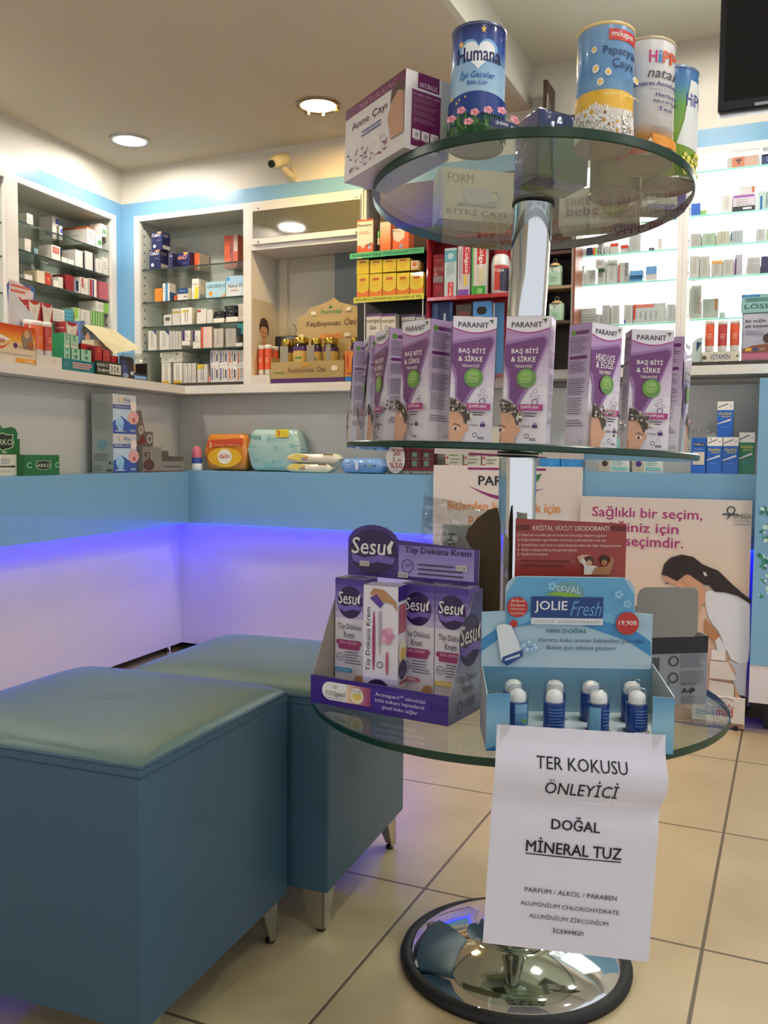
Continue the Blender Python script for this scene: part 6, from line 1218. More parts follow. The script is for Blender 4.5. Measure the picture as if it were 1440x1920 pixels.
stock(BW, 1.388, 'on second shelf of the back wall cabinet', [
    (290, 304, 541, 563, 'd8842e', [], 'orange carton'), (305, 318, 531, 563, W1, [('r', 0.4, 0, 0.75, 1, '4a88b8'), L_(0.08, 0.5, 0.35, 0.8, 2, '7a8a98'), ('@', 'right', 'r', 0, 0, 1, 0.5, '2f6f9a')], 'white carton with blue stripe', 0.04), (326, 334, 554, 565, 'c8603a', [], 'small orange red carton'), (333, 353, 540, 562, W2, [('r', 0, 0.5, 1, 1, '2a4a78'), ('l', 0.1, 0.65, 0.9, 0.85, 1, '9ab0c8'), ('c', 0.65, 0.25, 0.06, '1c1c1c'), ('c', 0.82, 0.25, 0.06, '1c1c1c')], 'white and navy carton'),
    (354, 373, 523, 563, W1, [('p', [(0.35, 0), (0.8, 0), (0.95, 0.62), (0.5, 0.62)], 'e0d02a'), L_(0.1, 0.7, 0.9, 0.78, 1, '3a3a3a')], 'white carton with yellow panel', 0.06), (386, 423, 528, 557, 'a8ccd8', [('t', 'CALCIDAY D', 0.08, 0.6, 1.0, 0.82, '3a5a78'), ('c', 0.25, 0.25, 0.1, 'e0a040'), ('p', [(0.8, 0), (1, 0), (1, 0.25)], 'd8a070')], 'light blue calcium carton'), (424, 457, 517, 553, 'a8c8dc', [('r', 0, 0, 1, 0.55, 'cfd8d8'), ('t', 'Newcal D3', 0.12, 0.42, 0.95, 0.60, '22324a'), ('c', 0.12, 0.86, 0.1, '4a90c8'), L_(0.25, 0.22, 0.8, 0.34, 2, 'c8604a')], 'pale blue vitamin carton')], G, e, nm, lim=LBC)
stock(BW, 1.2925, 'on third shelf of the back wall cabinet', [
    (307, 322, 590, 609, W3, [('r', 0.2, 0.45, 0.8, 0.75, '5a5a50')], 'small white carton with black label'), (323, 338.5, 579, 608, W3, [('r', 0.05, 0.72, 0.95, 0.85, 'a89a3a')], 'beige carton with olive band'), (339, 360, 577, 608, W1, [('r', 0.1, 0.72, 0.7, 0.85, 'd8c02a'), tv], 'white carton with yellow band'), (369, 387, 579, 605, W2, [('r', 0.05, 0.78, 0.45, 0.92, 'b8403a')], 'white carton with red mark'), (388, 399, 581, 604, W3, [], 'plain white carton'),
    (400, 420, 596.5, 602.5, W1, [], 'flat white carton under black ones', 0.04), (400, 420, 590.5, 596.5, '15161a', [('t', 'deva', 0.35, 0.3, 0.6, 0.7, '9a9aa0')], 'lower flat black carton', 0.04, 1.2925 + 0.0115), (402, 421, 584, 590, '15161a', [('t', 'deva', 0.35, 0.3, 0.6, 0.7, '9a9aa0')], 'upper flat black carton', 0.04, 1.2925 + 0.023),
    (424, 446, 594, 601.5, W1, [], 'flat white carton under three black ones', 0.04), (422, 440, 587.5, 594, '15161a', [('t', 'deva', 0.35, 0.3, 0.6, 0.7, '9a9aa0')], 'lowest black carton of three', 0.04, 1.2925 + 0.014), (423, 445, 580, 587, '15161a', [('t', 'deva', 0.35, 0.3, 0.6, 0.7, '9a9aa0')], 'middle black carton of three', 0.04, 1.2925 + 0.0265), (421, 441, 573, 579.5, '15161a', [('t', 'deva', 0.35, 0.3, 0.6, 0.7, '9a9aa0')], 'topmost black carton of three', 0.04, 1.2925 + 0.0395), (447, 459, 569, 600, 'cfc4b4', [tx], 'beige carton beside the black ones')], G, e, nm, lim=LBC)
stock(BW, 1.1995, 'on fourth shelf of the back wall cabinet', [
    (278, 293, 620, 655, W2, [('p', [(0.55, 1), (1, 1), (1, 0.75)], '2a3a6a'), tv], 'white carton with navy corner'), (299, 317, 620, 654, W2, [('p', [(0.55, 1), (1, 1), (1, 0.75)], '2a3a6a'), tv], 'white carton with navy corner')] + [(318 + 5.6 * k, 323 + 5.6 * k, 621, 653, W3, [tv], 'slim white carton') for k in range(4)] +
    [(341, 356, 639, 646, W1, [], 'upper flat white carton', 0.07, 1.1995 + 0.0135), (341, 357, 646, 652, W1, [], 'lower flat white carton', 0.07), (343, 357, 620, 638, W1, [('r', 0, 0, 0.25, 1, '3a2a6a'), tx], 'white carton with purple edge', 0.04, 1.1995 + 0.027), (362, 376, 620, 651, W1, [('r', 0, 0.4, 0.25, 1, '3a2a6a'), tx], 'white carton with purple spine', 0.04), (377, 397, 613, 651, 'dcc4b8', [('r', 0, 0, 0.2, 1, 'c8503a'), L_(0.35, 0.5, 0.9, 0.62, 2, 'b88a80')], 'pink carton with red spine'),
    (401, 418, 616, 649, 'b8b2a8', [tv], 'grey carton with fine print'), (423, 442, 616, 648, 'aaa69e', [tv], 'plain grey carton'), (400, 425, 644, 649, W1, [], 'flat white carton lying in front', 0.02), (432, 455, 643, 648, W1, [], 'another flat white carton lying in front', 0.02), (445, 460, 606, 624, '2f8a88', [('r', 0, 0, 0.5, 0.6, '163a3a')], 'teal carton', 0.03, 1.1995 + 0.045)], G, e, nm, lim=LBC)
zb = ZCT + 0.012
stock(BW, zb, 'on bottom shelf of the back wall cabinet', [
    (303, 320, 680, 715, W2, [('r', 0.1, 0.0, 0.8, 0.14, 'd8b02a'), tv], 'white carton with yellow foot'), (325, 342, 680, 715, W2, [('r', 0.0, 0.0, 0.9, 0.14, 'd8b02a'), tv], 'white carton with yellow foot')] + [(343.5 + 8.2 * k, 351 + 8.2 * k, 681, 713, W3, [tv], 'slim white carton') for k in range(3)] +
    [(302, 342, 669, 679, W2, [('c', 0.25, 0.5, 0.03, '7a7a70'), ('c', 0.7, 0.5, 0.03, '7a7a70')], 'long flat white carton', 0.12, zb + 0.070), (300, 342, 656, 668, W1, [('r', 0.72, 0.3, 0.8, 0.7, '6a6a60')], 'long flat white carton on top', 0.10, zb + 0.092), (370, 389, 683, 713, W3, [('r', 0, 0.75, 0.7, 1, 'd0b02a'), tv], 'white carton with yellow top'), (387, 395, 705, 713, 'c88a88', [], 'tiny pink carton'), (349, 365, 710, 715, W1, [], 'flat white carton lying in front', 0.02)] +
    [(394.5 + 16.6 * k, 410.6 + 16.6 * k, (685, 656.5)[r], (713, 684)[r], 'e0dad2', [('r', 0.12, 0.15, 0.26, 0.85, ('4a5a98', '4a5a98', 'd8683a', 'd8683a')[k]), ('t', 'Maxi-Di', 0.42, 0.2, 0.6, 0.85, '5a4a5a', -90), ('r', 0.72, 0.25, 0.86, 0.75, ('3a2f5a', '3a2f5a', '3a2f5a', 'd8683a')[k] if r == 0 or k != 1 else '3a2f5a')], ('striped white carton, lower row', 'striped white carton, upper row')[r], 0.06, zb + (0, 0.0555)[r]) for r in (0, 1) for k in range(4)], 'cartons in the back wall cabinet', e, nm, lim=LBC, front=-0.035)

# ---------------------------------------------------------------- stock in the lit cabinets
e = -0.018; nm = -0.003 - 0.168; GR = ['b8bab4', 'b0b4ae', 'bcbcb8', 'a8aca8']
G = 'cartons on the lit shelves'
z1 = BW.uz(1140, 476, -0.02)[1]; z2 = BW.uz(1160, 530, -0.02)[1]; z3 = BW.uz(1200, 606, -0.02)[1]
P = 'in lit cabinet nearer the pole, '
stock(BW, z1, P + 'upper row', [(1083, 1091, 466, 482, GR[0], [tv], 'slim pale carton'), (1092, 1099, 466, 482, GR[1], [tv], 'slim pale carton'), (1100, 1111, 464, 481, '1c2440', [], 'dark navy carton'), (1112, 1120, 463, 480, 'c8c8b0', [('r', 0, 0, 0.4, 1, 'c8402e'), ('r', 0.5, 0, 0.9, 1, '8ab83a')], 'red and green striped carton'), (1121, 1133, 456, 480, '2a2f3a', [('r', 0.6, 0, 1, 1, 'b0b4ae'), ('t', 'FIXX', 0.1, 0.1, 0.5, 0.9, 'c8ccc8', 90)], 'black and white carton'), (1134, 1143, 461, 479, GR[2], [tv], 'pale grey carton'), (1144, 1160, 456, 478, GR[0], [('r', 0, 0.72, 1, 1, 'c83a2e')], 'white carton with red top'), (1164, 1178, 459, 476, GR[0], [('r', 0, 0.6, 1, 1, 'c83a2e')], 'white carton with red lid'), (1180, 1202, 440, 474, GR[3], [tv], 'tall grey carton'), (1216, 1227, 464, 470, '5a5e5a', [], 'small dark carton'), (1233, 1243, 447, 468, 'd0d0cc', [tv], 'small white upright carton')], G, e, nm, lim=LR1)
stock(BW, z2, P + 'middle row', [(1083, 1096, 499, 537, GR[2], [tv, ('c', 0.3, 0.8, 0.1, '6a6a62')], 'grey carton with round mark'), (1099, 1116, 506, 536, GR[0], [tv], 'grey carton'), (1121, 1136, 505, 534, GR[1], [('r', 0.1, 0.8, 0.9, 1, '3a7a4a'), tv], 'grey carton with green top'), (1117, 1133, 486, 495, GR[2], [('r', 0.2, 0.3, 0.8, 0.7, '9aa09a')], 'flat carton on the green topped one', 0.05, z2 + 0.046), (1138, 1158, 487, 533, GR[0], [tv], 'tall white carton'), (1160, 1180, 492, 531, GR[3], [('r', 0, 0, 0.12, 0.9, 'c83a2e'), ('t', 'DROPIA', 0.62, 0.3, 0.85, 0.95, '3a3a4a', -90)], 'grey carton with red edge'), (1181, 1205, 518, 529, '4f86b8', [], 'lower blue carton of two'), (1181, 1206, 507, 518, '5f98c8', [], 'upper blue carton of two', 0.06, z2 + 0.0165), (1211, 1232, 514, 525, GR[2], [], 'small white carton under a blue one'), (1211, 1232, 499, 513, '5f94c8', [], 'blue carton on a white one', 0.06, z2 + 0.0165)], G, e, nm, lim=LR1)
stock(BW, z3, P + 'lower row', [(1081, 1127, 590, 607, 'aab4ae', [('l', 0.05, 0.1, 0.95, 0.9, 3, '8a948e')], 'broad flat pale carton'), (1085, 1118, 578, 590, 'b2bab4', [tx], 'flat pale carton on the broad one', 0.06, z3 + 0.026), (1129, 1144, 572, 607, GR[3], [tv], 'narrow grey carton'), (1146, 1162, 572, 606, GR[1], [tv], 'grey carton with spine'), (1170, 1187, 571, 605, GR[0], [('r', 0, 0, 0.2, 0.22, '2a5aa0'), tv], 'white carton with blue corner'), (1188, 1248, 569, 603, 'b4bcb6', [('r', 0.0, 0.2, 0.07, 1, 'b8402e'), ('r', 0.07, 0.8, 0.65, 0.95, 'd07060'), ('l', 0.15, 0.1, 0.8, 0.6, 4, '8a9690', 90)], 'broad white carton with red angle'), (1251, 1265, 570, 602, 'b8c0ba', [tv], 'pale carton at the end')], G, e, nm, lim=LR1)
za, zb_, zc_, zd, ze = [BW.uz(q[0], q[1], q[2])[1] for q in ((1400, 312, -0.02), (1380, 397, -0.02), (1360, 458, -0.02), (1360, 517.5, -0.02), (1300, 598, -0.10))]
P = 'in lit cabinet at right edge, '
stock(BW, za, P + 'top shelf', [(1364, 1424, 293, 312, 'b4b0a8', [('r', 0.15, 0, 0.55, 1, 'b87050'), ('t', '4', 0.28, 0.15, 0.45, 0.85, '2a2020', 90), ('r', 0.56, 0, 0.95, 1, 'b89a88')], 'peach pack with a number four'), (1428, 1460, 288, 309, '1c2c58', [('l', 0.3, 0.3, 0.9, 0.8, 3, '8aa0c8')], 'dark blue carton')], G, e, nm, lim=LR2)
stock(BW, zb_, P + 'second shelf', [(1296, 1314, 381, 394, '2f62b8', [], 'bright blue carton'), (1304, 1325, 394.5, 400, '86b85a', [], 'flat green carton'), (1353, 1374, 366, 399, GR[2], [tv], 'pale grey carton'), (1375, 1417, 364, 396, 'bcb8c0', [('r', 0, 0.82, 0.95, 0.95, '8a4a98'), ('r', 0, 0, 1, 0.3, '26282c'), ('r', 0.45, 0.1, 0.85, 0.22, 'c8c8c8'), tx], 'white carton with purple band'), (1387, 1418, 349, 363, 'c0c0bc', [('r', 0.75, 0.1, 0.92, 0.9, 'b86a4a')], 'small white carton on the banded one', 0.05, zb_ + 0.0535), (1420, 1450, 358, 393, 'a4bab2', [('r', 0.2, 0, 0.35, 0.75, '2a5a90'), ('t', 'Gillic', 0.55, 0.1, 0.75, 0.9, '4a5a58', -90)], 'mint grey carton')], G, e, nm, lim=LR2)
stock(BW, zc_, P + 'third shelf', [(1295, 1315, 438, 460, 'a8a8a0', [tv], 'taupe carton'), (1317, 1342, 437, 459, '9ab49a', [tv], 'pale green carton'), (1344, 1368, 433, 457, 'b0b49e', [tv], 'pale beige carton'), (1370, 1394, 432, 455, '9aa8ac', [tv, ('r', 0, 0.2, 0.15, 0.8, '5a6a70')], 'blue grey carton'), (1418, 1435, 429, 452, 'a8b0aa', [tv], 'small grey carton'), (1436, 1452, 430, 451, 'a0b49a', [tv], 'green grey carton')], G, e, nm, lim=LR2)
stock(BW, zd, P + 'fourth shelf', [(1294, 1312, 480, 520, 'b4b4ac', [tv], 'tall pale carton'), (1313, 1331, 480, 519, 'aeb0a8', [tv], 'tall grey carton'), (1334, 1355, 488, 518, 'b0b2a8', [('r', 0, 0.78, 1, 1, 'd8a050'), tv], 'carton with orange top'), (1356, 1376, 486, 517, 'b2b4ac', [tv], 'pale carton beside the orange top'), (1378, 1393, 477, 513, 'a8aab0', [('r', 0, 0, 0.25, 0.8, '5a3a6a')], 'grey carton with purple edge'), (1399, 1426, 497, 513, 'a8aaa8', [tx], 'lower flat grey carton'), (1401, 1425, 482, 496.5, 'b0b2b0', [tx], 'upper flat grey carton', 0.05, zd + 0.0245), (1427, 1450, 480, 512, '3a3a58', [], 'dark blue grey carton')], G, e, nm, lim=LR2)
e = -0.104
stock(BW, ze, P + 'fifth shelf', [(1294, 1316, 533, 597, 'b8bab2', [('t', 'Dropia 3D', 0.68, 0.12, 0.9, 0.68, 'b8604a', -90), tv], 'tall white carton with red lettering'), (1318, 1348, 560, 594, 'aeb4ac', [('r', 0.75, 0.4, 0.9, 1, 'c88a50')], 'white carton with orange mark'), (1324, 1358, 580, 596, 'b4bab2', [tx], 'flat white carton in front', 0.03)], G, e, nm, lim=LR2)
finish_labels()

# ================================================================ goods on the worktop, left side
def lp(x0, x1, yt, n): u0, zt = LW.uz(x0, yt, n); u1, _ = LW.uz(x1, yt, n); return u0, u1 - u0, zt - ZCT
nF = -0.012
OrA = ramp_mat('heat_pack_print', [(0.0, 'e2d8c8'), (0.45, 'e0c8a0'), (0.62, 'e8a83a'), (0.85, 'd8602a'), (1.0, 'c8401f')])
u, w, h = lp(-60, 65, 593, nF)
def art_heat(p):
    f = p['front']; f.poly([(0.0, 0.35), (0.42, 0.52), (0.62, 0.60), (0.42, 0.72), (0.0, 0.86)], mat('e8e0d8')).poly([(0, 0.22), (0.5, 0.42), (0.62, 0.56), (0.5, 0.36), (0.1, 0.14)], mat('d8502a')).text('heat', 0.32, 0.50, 0.52, 0.64, mat('b8301f'), bold=0.03).poly([(0.80, 0.45), (0.78, 0.7), (0.83, 0.9), (0.92, 0.93), (0.96, 0.7), (0.95, 0.42)], mat('8a7a6a')).circ(0.86, 0.80, 0.045, mat('c8986a')).circ(0.92, 0.52, 0.05, mat('a8603a')).circ(0.68, 0.47, 0.03, mat('5a2a6a')).text('ISI BANDI', 0.72, 0.40, 0.98, 0.47, mat('6a6258')).rect(0.68, 0.04, 0.99, 0.15, mat('e8a02e')).text('2 adet', 0.82, 0.06, 0.94, 0.13, wh).lines(0.45, 0.22, 0.95, 0.28, 1, mat('c8b8a8'), 0.5)
tag(carton_mesh(w, 0.05, h, OrA, art_heat).build('heat_pad_carton', None, LW.at(u, nF, ZCT + 0.0005), LW.rz), 'large orange and white heat pad carton at the left end of the worktop', 'carton')
# effervescent tubes in a white tray
def tube_pack(W_, x0, x1, yt, n, c, label, z=ZCT, capc='e4e0d8', word=None, group='upright vitamin tubes on the left worktop', lift=0.0):
    u0, zt = W_.uz(x0, yt, n); u1, _ = W_.uz(x1, yt, n); r = (u1 - u0) / 2; h = zt - z - lift
    t = tag(empty('vitamin_tube', W_.at((u0 + u1) / 2, n - r, z + lift + 0.0012), W_.rz), label, 'tube', group)
    mb = MB(); mb.lathe([(r, 0), (r, h * 0.90)], mat('d0ccc4', 0.35, coat=0.3), 28); pg = CanPage(mb, r, 0, h * 0.9, math.radians(-90), math.radians(180))
    pg.rect(-0.05, 0.42, 1.05, 1.0, mat(c, 0.35, coat=0.3)).lines(0.25, 0.08, 0.8, 0.3, 4, mat('8a867e'), 0.3).lines(0.3, 0.6, 0.8, 0.75, 3, mat('e8c0a8'), 0.3); mb.build('body', t)
    MB().lathe([(r, h * 0.9), (r + 0.0008, h * 0.905), (r + 0.0008, h * 0.99), (r - 0.001, h), (0.0001, h)], mat(capc, 0.4), 28).build('cap', t)
u0, _ = LW.uz(67.5, 660, nF); u1, _ = LW.uz(79, 660, nF); u2, _ = LW.uz(116, 660, nF); zt = LW.uz(100, 669, nF)[1] - ZCT
t = tag(empty('display_tray', LW.at(u0, nF, ZCT + 0.0005), LW.rz), 'low white card tray holding the orange and red vitamin tubes', 'display box')
w = u2 - u0; mb = MB(); mb.box(0, 0, 0, w, 0.001, zt, mat('d8d2c6')); pg = Page(mb, (0, 0, 0), (w, 0, 0), (0, 0, zt)); pg.text('CF', 0.38, 0.5, 0.46, 0.7, mat('b8b0a4')).text('RED', 0.64, 0.5, 0.75, 0.7, mat('c8a8a0')); mb.build('front_panel', t)
MB().box(0, 0.001, 0, 0.001, 0.08, zt, mat('cfc9bc')).build('side_panel', t); MB().box(w - 0.001, 0.001, 0, w, 0.08, zt, mat('cfc9bc')).build('side_panel', t); MB().box(0.001, 0.079, 0, w - 0.001, 0.08, zt, mat('cfc9bc')).build('back_panel', t)
tube_pack(LW, 68, 85, 601, nF - 0.004, 'e0682e', 'orange vitamin tube in front in the white tray beside the heat pad carton'); tube_pack(LW, 87.5, 101, 604, nF - 0.004, 'c0402e', 'red vitamin tube in the white tray beside the heat pad carton')
tube_pack(LW, 53, 66, 599, nF - 0.036 - 0.01, 'c8452a', 'red orange vitamin tube standing behind, half hidden by the heat pad carton')
# red and white cartons, green cartons, teal tray
def red_art(p): f = p['front']; f.poly([(0.02, 1), (0.15, 0.86), (0.5, 0.78), (0.85, 0.86), (0.98, 1)], mat('a82a30')).poly([(0, 0), (0.12, 0), (0.0, 0.8)], mat('a82a30')).poly([(1, 0), (0.72, 0), (1, 0.8)], mat('a82a30')).lines(0.3, 0.3, 0.7, 0.65, 3, mat('b8a89a'), 0.3); p['left'].rect(0, 0, 1, 1, mat('9a2a30')).lines(0.1, 0.6, 0.9, 0.75, 1, mat('c88a88'), 0.5)
def green_art(p): f = p['front']; f.poly([(0.02, 0.0), (0.25, 0.22), (0.75, 0.22), (0.98, 0.0)], mat('d0d8d0')).text('MED', 0.38, 0.56, 0.68, 0.7, mat('24486a'), bold=0.03).lines(0.2, 0.12, 0.85, 0.3, 2, mat('c88a80'), 0.4).circ(0.5, 0.9, 0.14, mat('4a9a70')); p['left'].rect(0, 0, 1, 1, mat('2f8a58'))
GC, RC = '9cccb0', 'e0d8cc'
u0, _ = LW.uz(118, 690, nF); u1, _ = LW.uz(180, 690, nF); zt = LW.uz(150, 676, nF)[1] - ZCT
t = tag(empty('display_tray', LW.at(u0, nF, ZCT + 0.0005), LW.rz), 'teal card tray with the five green cartons on the left worktop', 'display box'); w = u1 - u0; TE = mat('1f7a80', 0.4)
mb = MB(); mb.box(0, 0, 0, w, 0.001, zt, TE); pg = Page(mb, (0, 0, 0), (w, 0, 0), (0, 0, zt)); pg.lines(0.28, 0.25, 0.95, 0.8, 3, mat('d89a98'), 0.55).lines(0.04, 0.3, 0.22, 0.75, 3, mat('6a8ab8'), 0.4); mb.build('front_panel', t)
MB().box(0, 0.001, 0, 0.001, 0.048, zt, TE).build('side_panel', t); MB().box(w - 0.001, 0.001, 0, w, 0.048, zt, TE).build('side_panel', t); MB().box(0.001, 0.001, 0, w - 0.001, 0.048, 0.001, TE).build('tray_floor', t)
zA = LW.uz(115, 650, nF - 0.004)[1]; 
def greens(x0, x1, yt, zb, n, words): u, zt_ = LW.uz(x0, yt, n); u_, _ = LW.uz(x1, yt, n); tag(carton_mesh(u_ - u - 0.001, 0.045, zt_ - zb - 0.0006, mat(GC, 0.4, coat=0.2), green_art).build('ointment_carton', None, LW.at(u, n, zb), LW.rz), words, 'carton', 'green cartons in the teal tray'); return zt_
zb = ZCT + 0.0018
q = greens(104, 126, 652, zb, nF - 0.002, 'green carton, lower row, first from left in the teal tray') if False else None
z1 = greens(120, 132, 650, zb, nF - 0.002, 'green carton of the lower row, first from left in the teal tray'); z2 = greens(134, 150, 652, zb, nF - 0.002, 'green carton of the lower row, second from left in the teal tray'); greens(152, 171, 654, zb, nF - 0.002, 'green carton of the lower row, third from left in the teal tray')
greens(120, 131, 623, z1 + 0.0005, nF - 0.004, 'green carton of the upper row, left one'); greens(132, 147, 627, z2 + 0.0005, nF - 0.004, 'green carton of the upper row, right one')
def reds(x0, x1, yt, yb, n, words):
    u, zt_ = LW.uz(x0, yt, n); u_, zb_ = LW.uz(x1, yb, n); return u, u_ - u, zb_, zt_ - zb_
# stack of red and white cartons behind, standing on plain green ones
for x0, x1, nn, lb in ((54, 75, -0.10, 'red and white carton below the shield sign, left one'), (79, 98, -0.10, 'red and white carton below the shield sign, right one'), (124, 145, -0.064, 'red and white carton just behind the upper green cartons')):
    yt = {54: 561, 79: 567, 124: 602}[x0]; u, zt_ = LW.uz(x0, yt, nn); u_, _ = LW.uz(x1, yt, nn); hh = 0.062
    zb_ = zt_ - hh
    tag(carton_mesh(u_ - u, 0.045, zb_ - ZCT - 0.0006, mat('4a9a78', 0.4), lambda p: p['front'].rect(0.3, 0, 0.7, 0.95, mat('8ac4a8'))).build('ointment_carton', None, LW.at(u, nn, ZCT + 0.0004), LW.rz), 'tall green carton under the ' + lb, 'carton')
    tag(carton_mesh(u_ - u, 0.045, hh - 0.0006, mat(RC, 0.4, coat=0.2), red_art).build('cream_carton', None, LW.at(u, nn, zb_ + 0.0002), LW.rz), lb, 'carton')
# shield-shaped question sign
c = LW.uz(38, 560, -0.155); pts = []
def sg(px, py): u, z = LW.uz(px, py, -0.155); return (u - c[0], max(z - ZCT, 0.0))
pts = [sg(20, 700), sg(58, 700), sg(62, 590), sg(66, 545), sg(62, 539), sg(40, 532), sg(18, 527), sg(13, 533), sg(16, 570)]
t = tag(empty('shield_sign', LW.at(c[0], -0.155, ZCT + 0.0006), LW.rz), 'blue-edged shield sign with a red question mark on the left worktop', 'sign')
mb = MB(); mb.slab(pts, (0, 0, 0), (1, 0, 0), (0, 0, 1), 0.002, mat('3a5a9a')); x0, z0 = sg(14, 600); x1, z1_ = sg(66, 533); pg = Page(mb, (x0, 0, z0), (x1 - x0, 0, 0), (0, 0, z1_ - z0))
pg.poly([(0.12, 0), (0.84, 0), (0.93, 0.78), (0.5, 0.92), (0.08, 0.97), (0.06, 0.6)], mat('c8bcc0')).lines(0.12, 0.66, 0.85, 0.9, 2, mat('b8604a'), 0.5).text('?', 0.36, 0.3, 0.52, 0.6, mat('a83a3a'), bold=0.03).circ(0.66, 0.45, 0.12, mat('8a8ac0')); mb.build('card', t)
# white slanted leaflet and the baby wipes bag
u, zt_ = LW.uz(0, 555, -0.06); u_, _ = LW.uz(34, 596, -0.06); mb = MB(); q = [sg(-14, 700), sg(34, 700), sg(34, 596), sg(0, 556), sg(-14, 545)]
mb.slab(q, (0, 0, 0), (1, 0, 0), (0, 0, 1), 0.0015, mat('c4c8d0', 0.4)); tag(mb.build('leaflet', None, LW.at(c[0], -0.093, ZCT + 0.0006), LW.rz), 'white slanted card behind the heat pad carton', 'leaflet')
u, w, h = lp(150, 179, 600, -0.155); mb = MB(); q = [(0, 0), (w, 0), (w * 1.0, h * 0.55), (w * 0.6, h * 0.8), (w * 0.25, h), (0, h * 0.98)]; mb.slab(q, (0, 0, 0), (1, 0, 0), (0, 0, 1), 0.03, mat('5a7ab0', 0.3, coat=0.4, bump=0.3)); pg = Page(mb, (0, 0, 0), (w, 0, 0), (0, 0, h)); pg.circ(0.45, 0.72, 0.16, SKIN).poly([(0.1, 0.8), (0.2, 0.95), (0.5, 0.85), (0.3, 0.72)], mat('4a4a44')).rect(0.1, 0.40, 0.9, 0.56, mat('b8c0d0')).text('UNI', 0.5, 0.42, 0.85, 0.54, mat('8a98b8'))
tag(mb.build('wipes_pack', None, LW.at(u, -0.155, ZCT + 0.0006), LW.rz), 'blue baby wipes pack standing behind the red cartons', 'wipes pack')
# red small cartons
def rd(p): f = p['front']; f.circ(0.5, 0.5, 0.2, mat('c8605a')).circ(0.5, 0.5, 0.1, mat('a82a2e')); p['left'].rect(0, 0, 1, 1, mat('7a1f22'))
REDC = mat('b02a2c', 0.35, coat=0.3); zz = {}
for x0, x1, y0, y1, nn, lb in ((178, 191, 663, 675, -0.034, 'lower red carton beside the green cartons'), (178, 191, 648, 663, -0.034, 'upper red carton beside the green cartons'), (193, 207, 666, 678, -0.034, 'lower red carton in the middle pair'), (193, 207, 655, 666, -0.034, 'upper red carton in the middle pair'), (208.5, 222, 666, 682, -0.034, 'red carton right behind the price sign'), (152, 174, 643, 655, -0.066, 'long red carton behind the green cartons')):
    u, zt_ = LW.uz(x0, y0, nn); u_, zb_ = LW.uz(x1, y1, nn); low_ = 'lower' in lb or 'behind' in lb; zb_ = ZCT + 0.0004 if low_ else zz.get(nn, zb_)
    hh = zt_ - zb_ - 0.0005; zz[nn] = zt_
    tag(carton_mesh(abs(u_ - u) - 0.0005, 0.03, hh, REDC, rd).build('razor_carton', None, LW.at(u, nn, zb_), LW.rz), lb, 'carton', 'red cartons on the left worktop')
for k in range(4):
    u, w, h = lp(176 + 9 * k, 184 + 9 * k, 637 + k, -0.10); tag(carton_mesh(w, 0.05, h, mat('cfc4a8', 0.5), lambda p: p['front'].circ(0.5, 0.7, 0.1, mat('6a6a5a'))).build('carton', None, LW.at(u, -0.10, ZCT + 0.0004), LW.rz), 'cream carton behind the red ones, %s from left' % ('first', 'second', 'third', 'fourth')[k], 'carton', 'cream cartons behind the red ones')
# dark sign KESICI 35
u, w, h = lp(180, 226, 675, -0.004); mb = MB(); mb.box(0, 0, 0, w, 0.006, h, mat('26301c', 0.4)); pg = Page(mb, (0, 0, 0), (w, 0, 0), (0, 0, h)); pg.text('KESİCİ', 0.02, 0.60, 0.46, 0.86, wh, bold=0.02).text('İHEM', 0.04, 0.22, 0.46, 0.50, wh, bold=0.03).rect(0.50, 0.14, 0.98, 0.86, mat('d8d8cc')).text('35₺', 0.54, 0.24, 0.92, 0.74, mat('1c1c1c'))
tag(mb.build('price_sign', None, LW.at(u, -0.002, ZCT + 0.0005), LW.rz), 'dark green price sign with white lettering and price 35 on the worktop', 'sign')
# black display tray, clear jar, and the lit plastic bag
u, w, h = lp(224, 278, 667, -0.02); t = tag(empty('display_tray', LW.at(u, -0.02, ZCT + 0.0005), LW.rz), 'black and blue open display tray beside the price sign', 'display box')
mb = MB(); mb.slab([(0, 0), (w * 0.48, 0), (w * 0.48, h * 0.9), (w * 0.42, h), (0, h)], (0, 0, 0), (1, 0, 0), (0, 0, 1), 0.001, mat('15141c', 0.3, coat=0.3)); pg = Page(mb, (0, 0, 0), (w, 0, 0), (0, 0, h)); pg.circ(0.12, 0.62, 0.1, mat('2f3a6a')).circ(0.16, 0.38, 0.11, mat('3f4a80')).circ(0.2, 0.14, 0.1, mat('8a9ab8'), ry=0.12).rect(0.36, 0.2, 0.47, 0.36, mat('c8ccd4')); mb.build('front_card', t)
mb = MB(); mb.box(w * 0.48, 0, 0, w * 0.97, 0.001, h * 0.32, mat('15141c', 0.3)); pg = Page(mb, (w * 0.36, 0, 0), (w * 0.6, 0, 0), (0, 0, h * 0.3)); pg.rect(0.22, 0.2, 0.95, 0.72, mat('6a9ad0')).lines(0.3, 0.3, 0.9, 0.6, 2, mat('b8d0e8'), 0.4); mb.build('front_lip', t)
MB().box(w * 0.45, 0.05, 0, w * 0.95, 0.051, h * 0.82, mat('b89a68', 0.7)).build('back_panel', t); MB().box(w * 0.96, 0.0012, 0, w * 0.97, 0.05, h * 0.85, mat('15141c', 0.3)).build('side_panel', t)
q = LW.uz(268, 690, -0.10); r = 0.056
t = tag(empty('plastic_jar', LW.at(LW.uz(264, 690, -0.09)[0], -0.115, ZCT + 0.0006), LW.rz), 'round clear plastic container behind the black tray in the corner', 'jar')
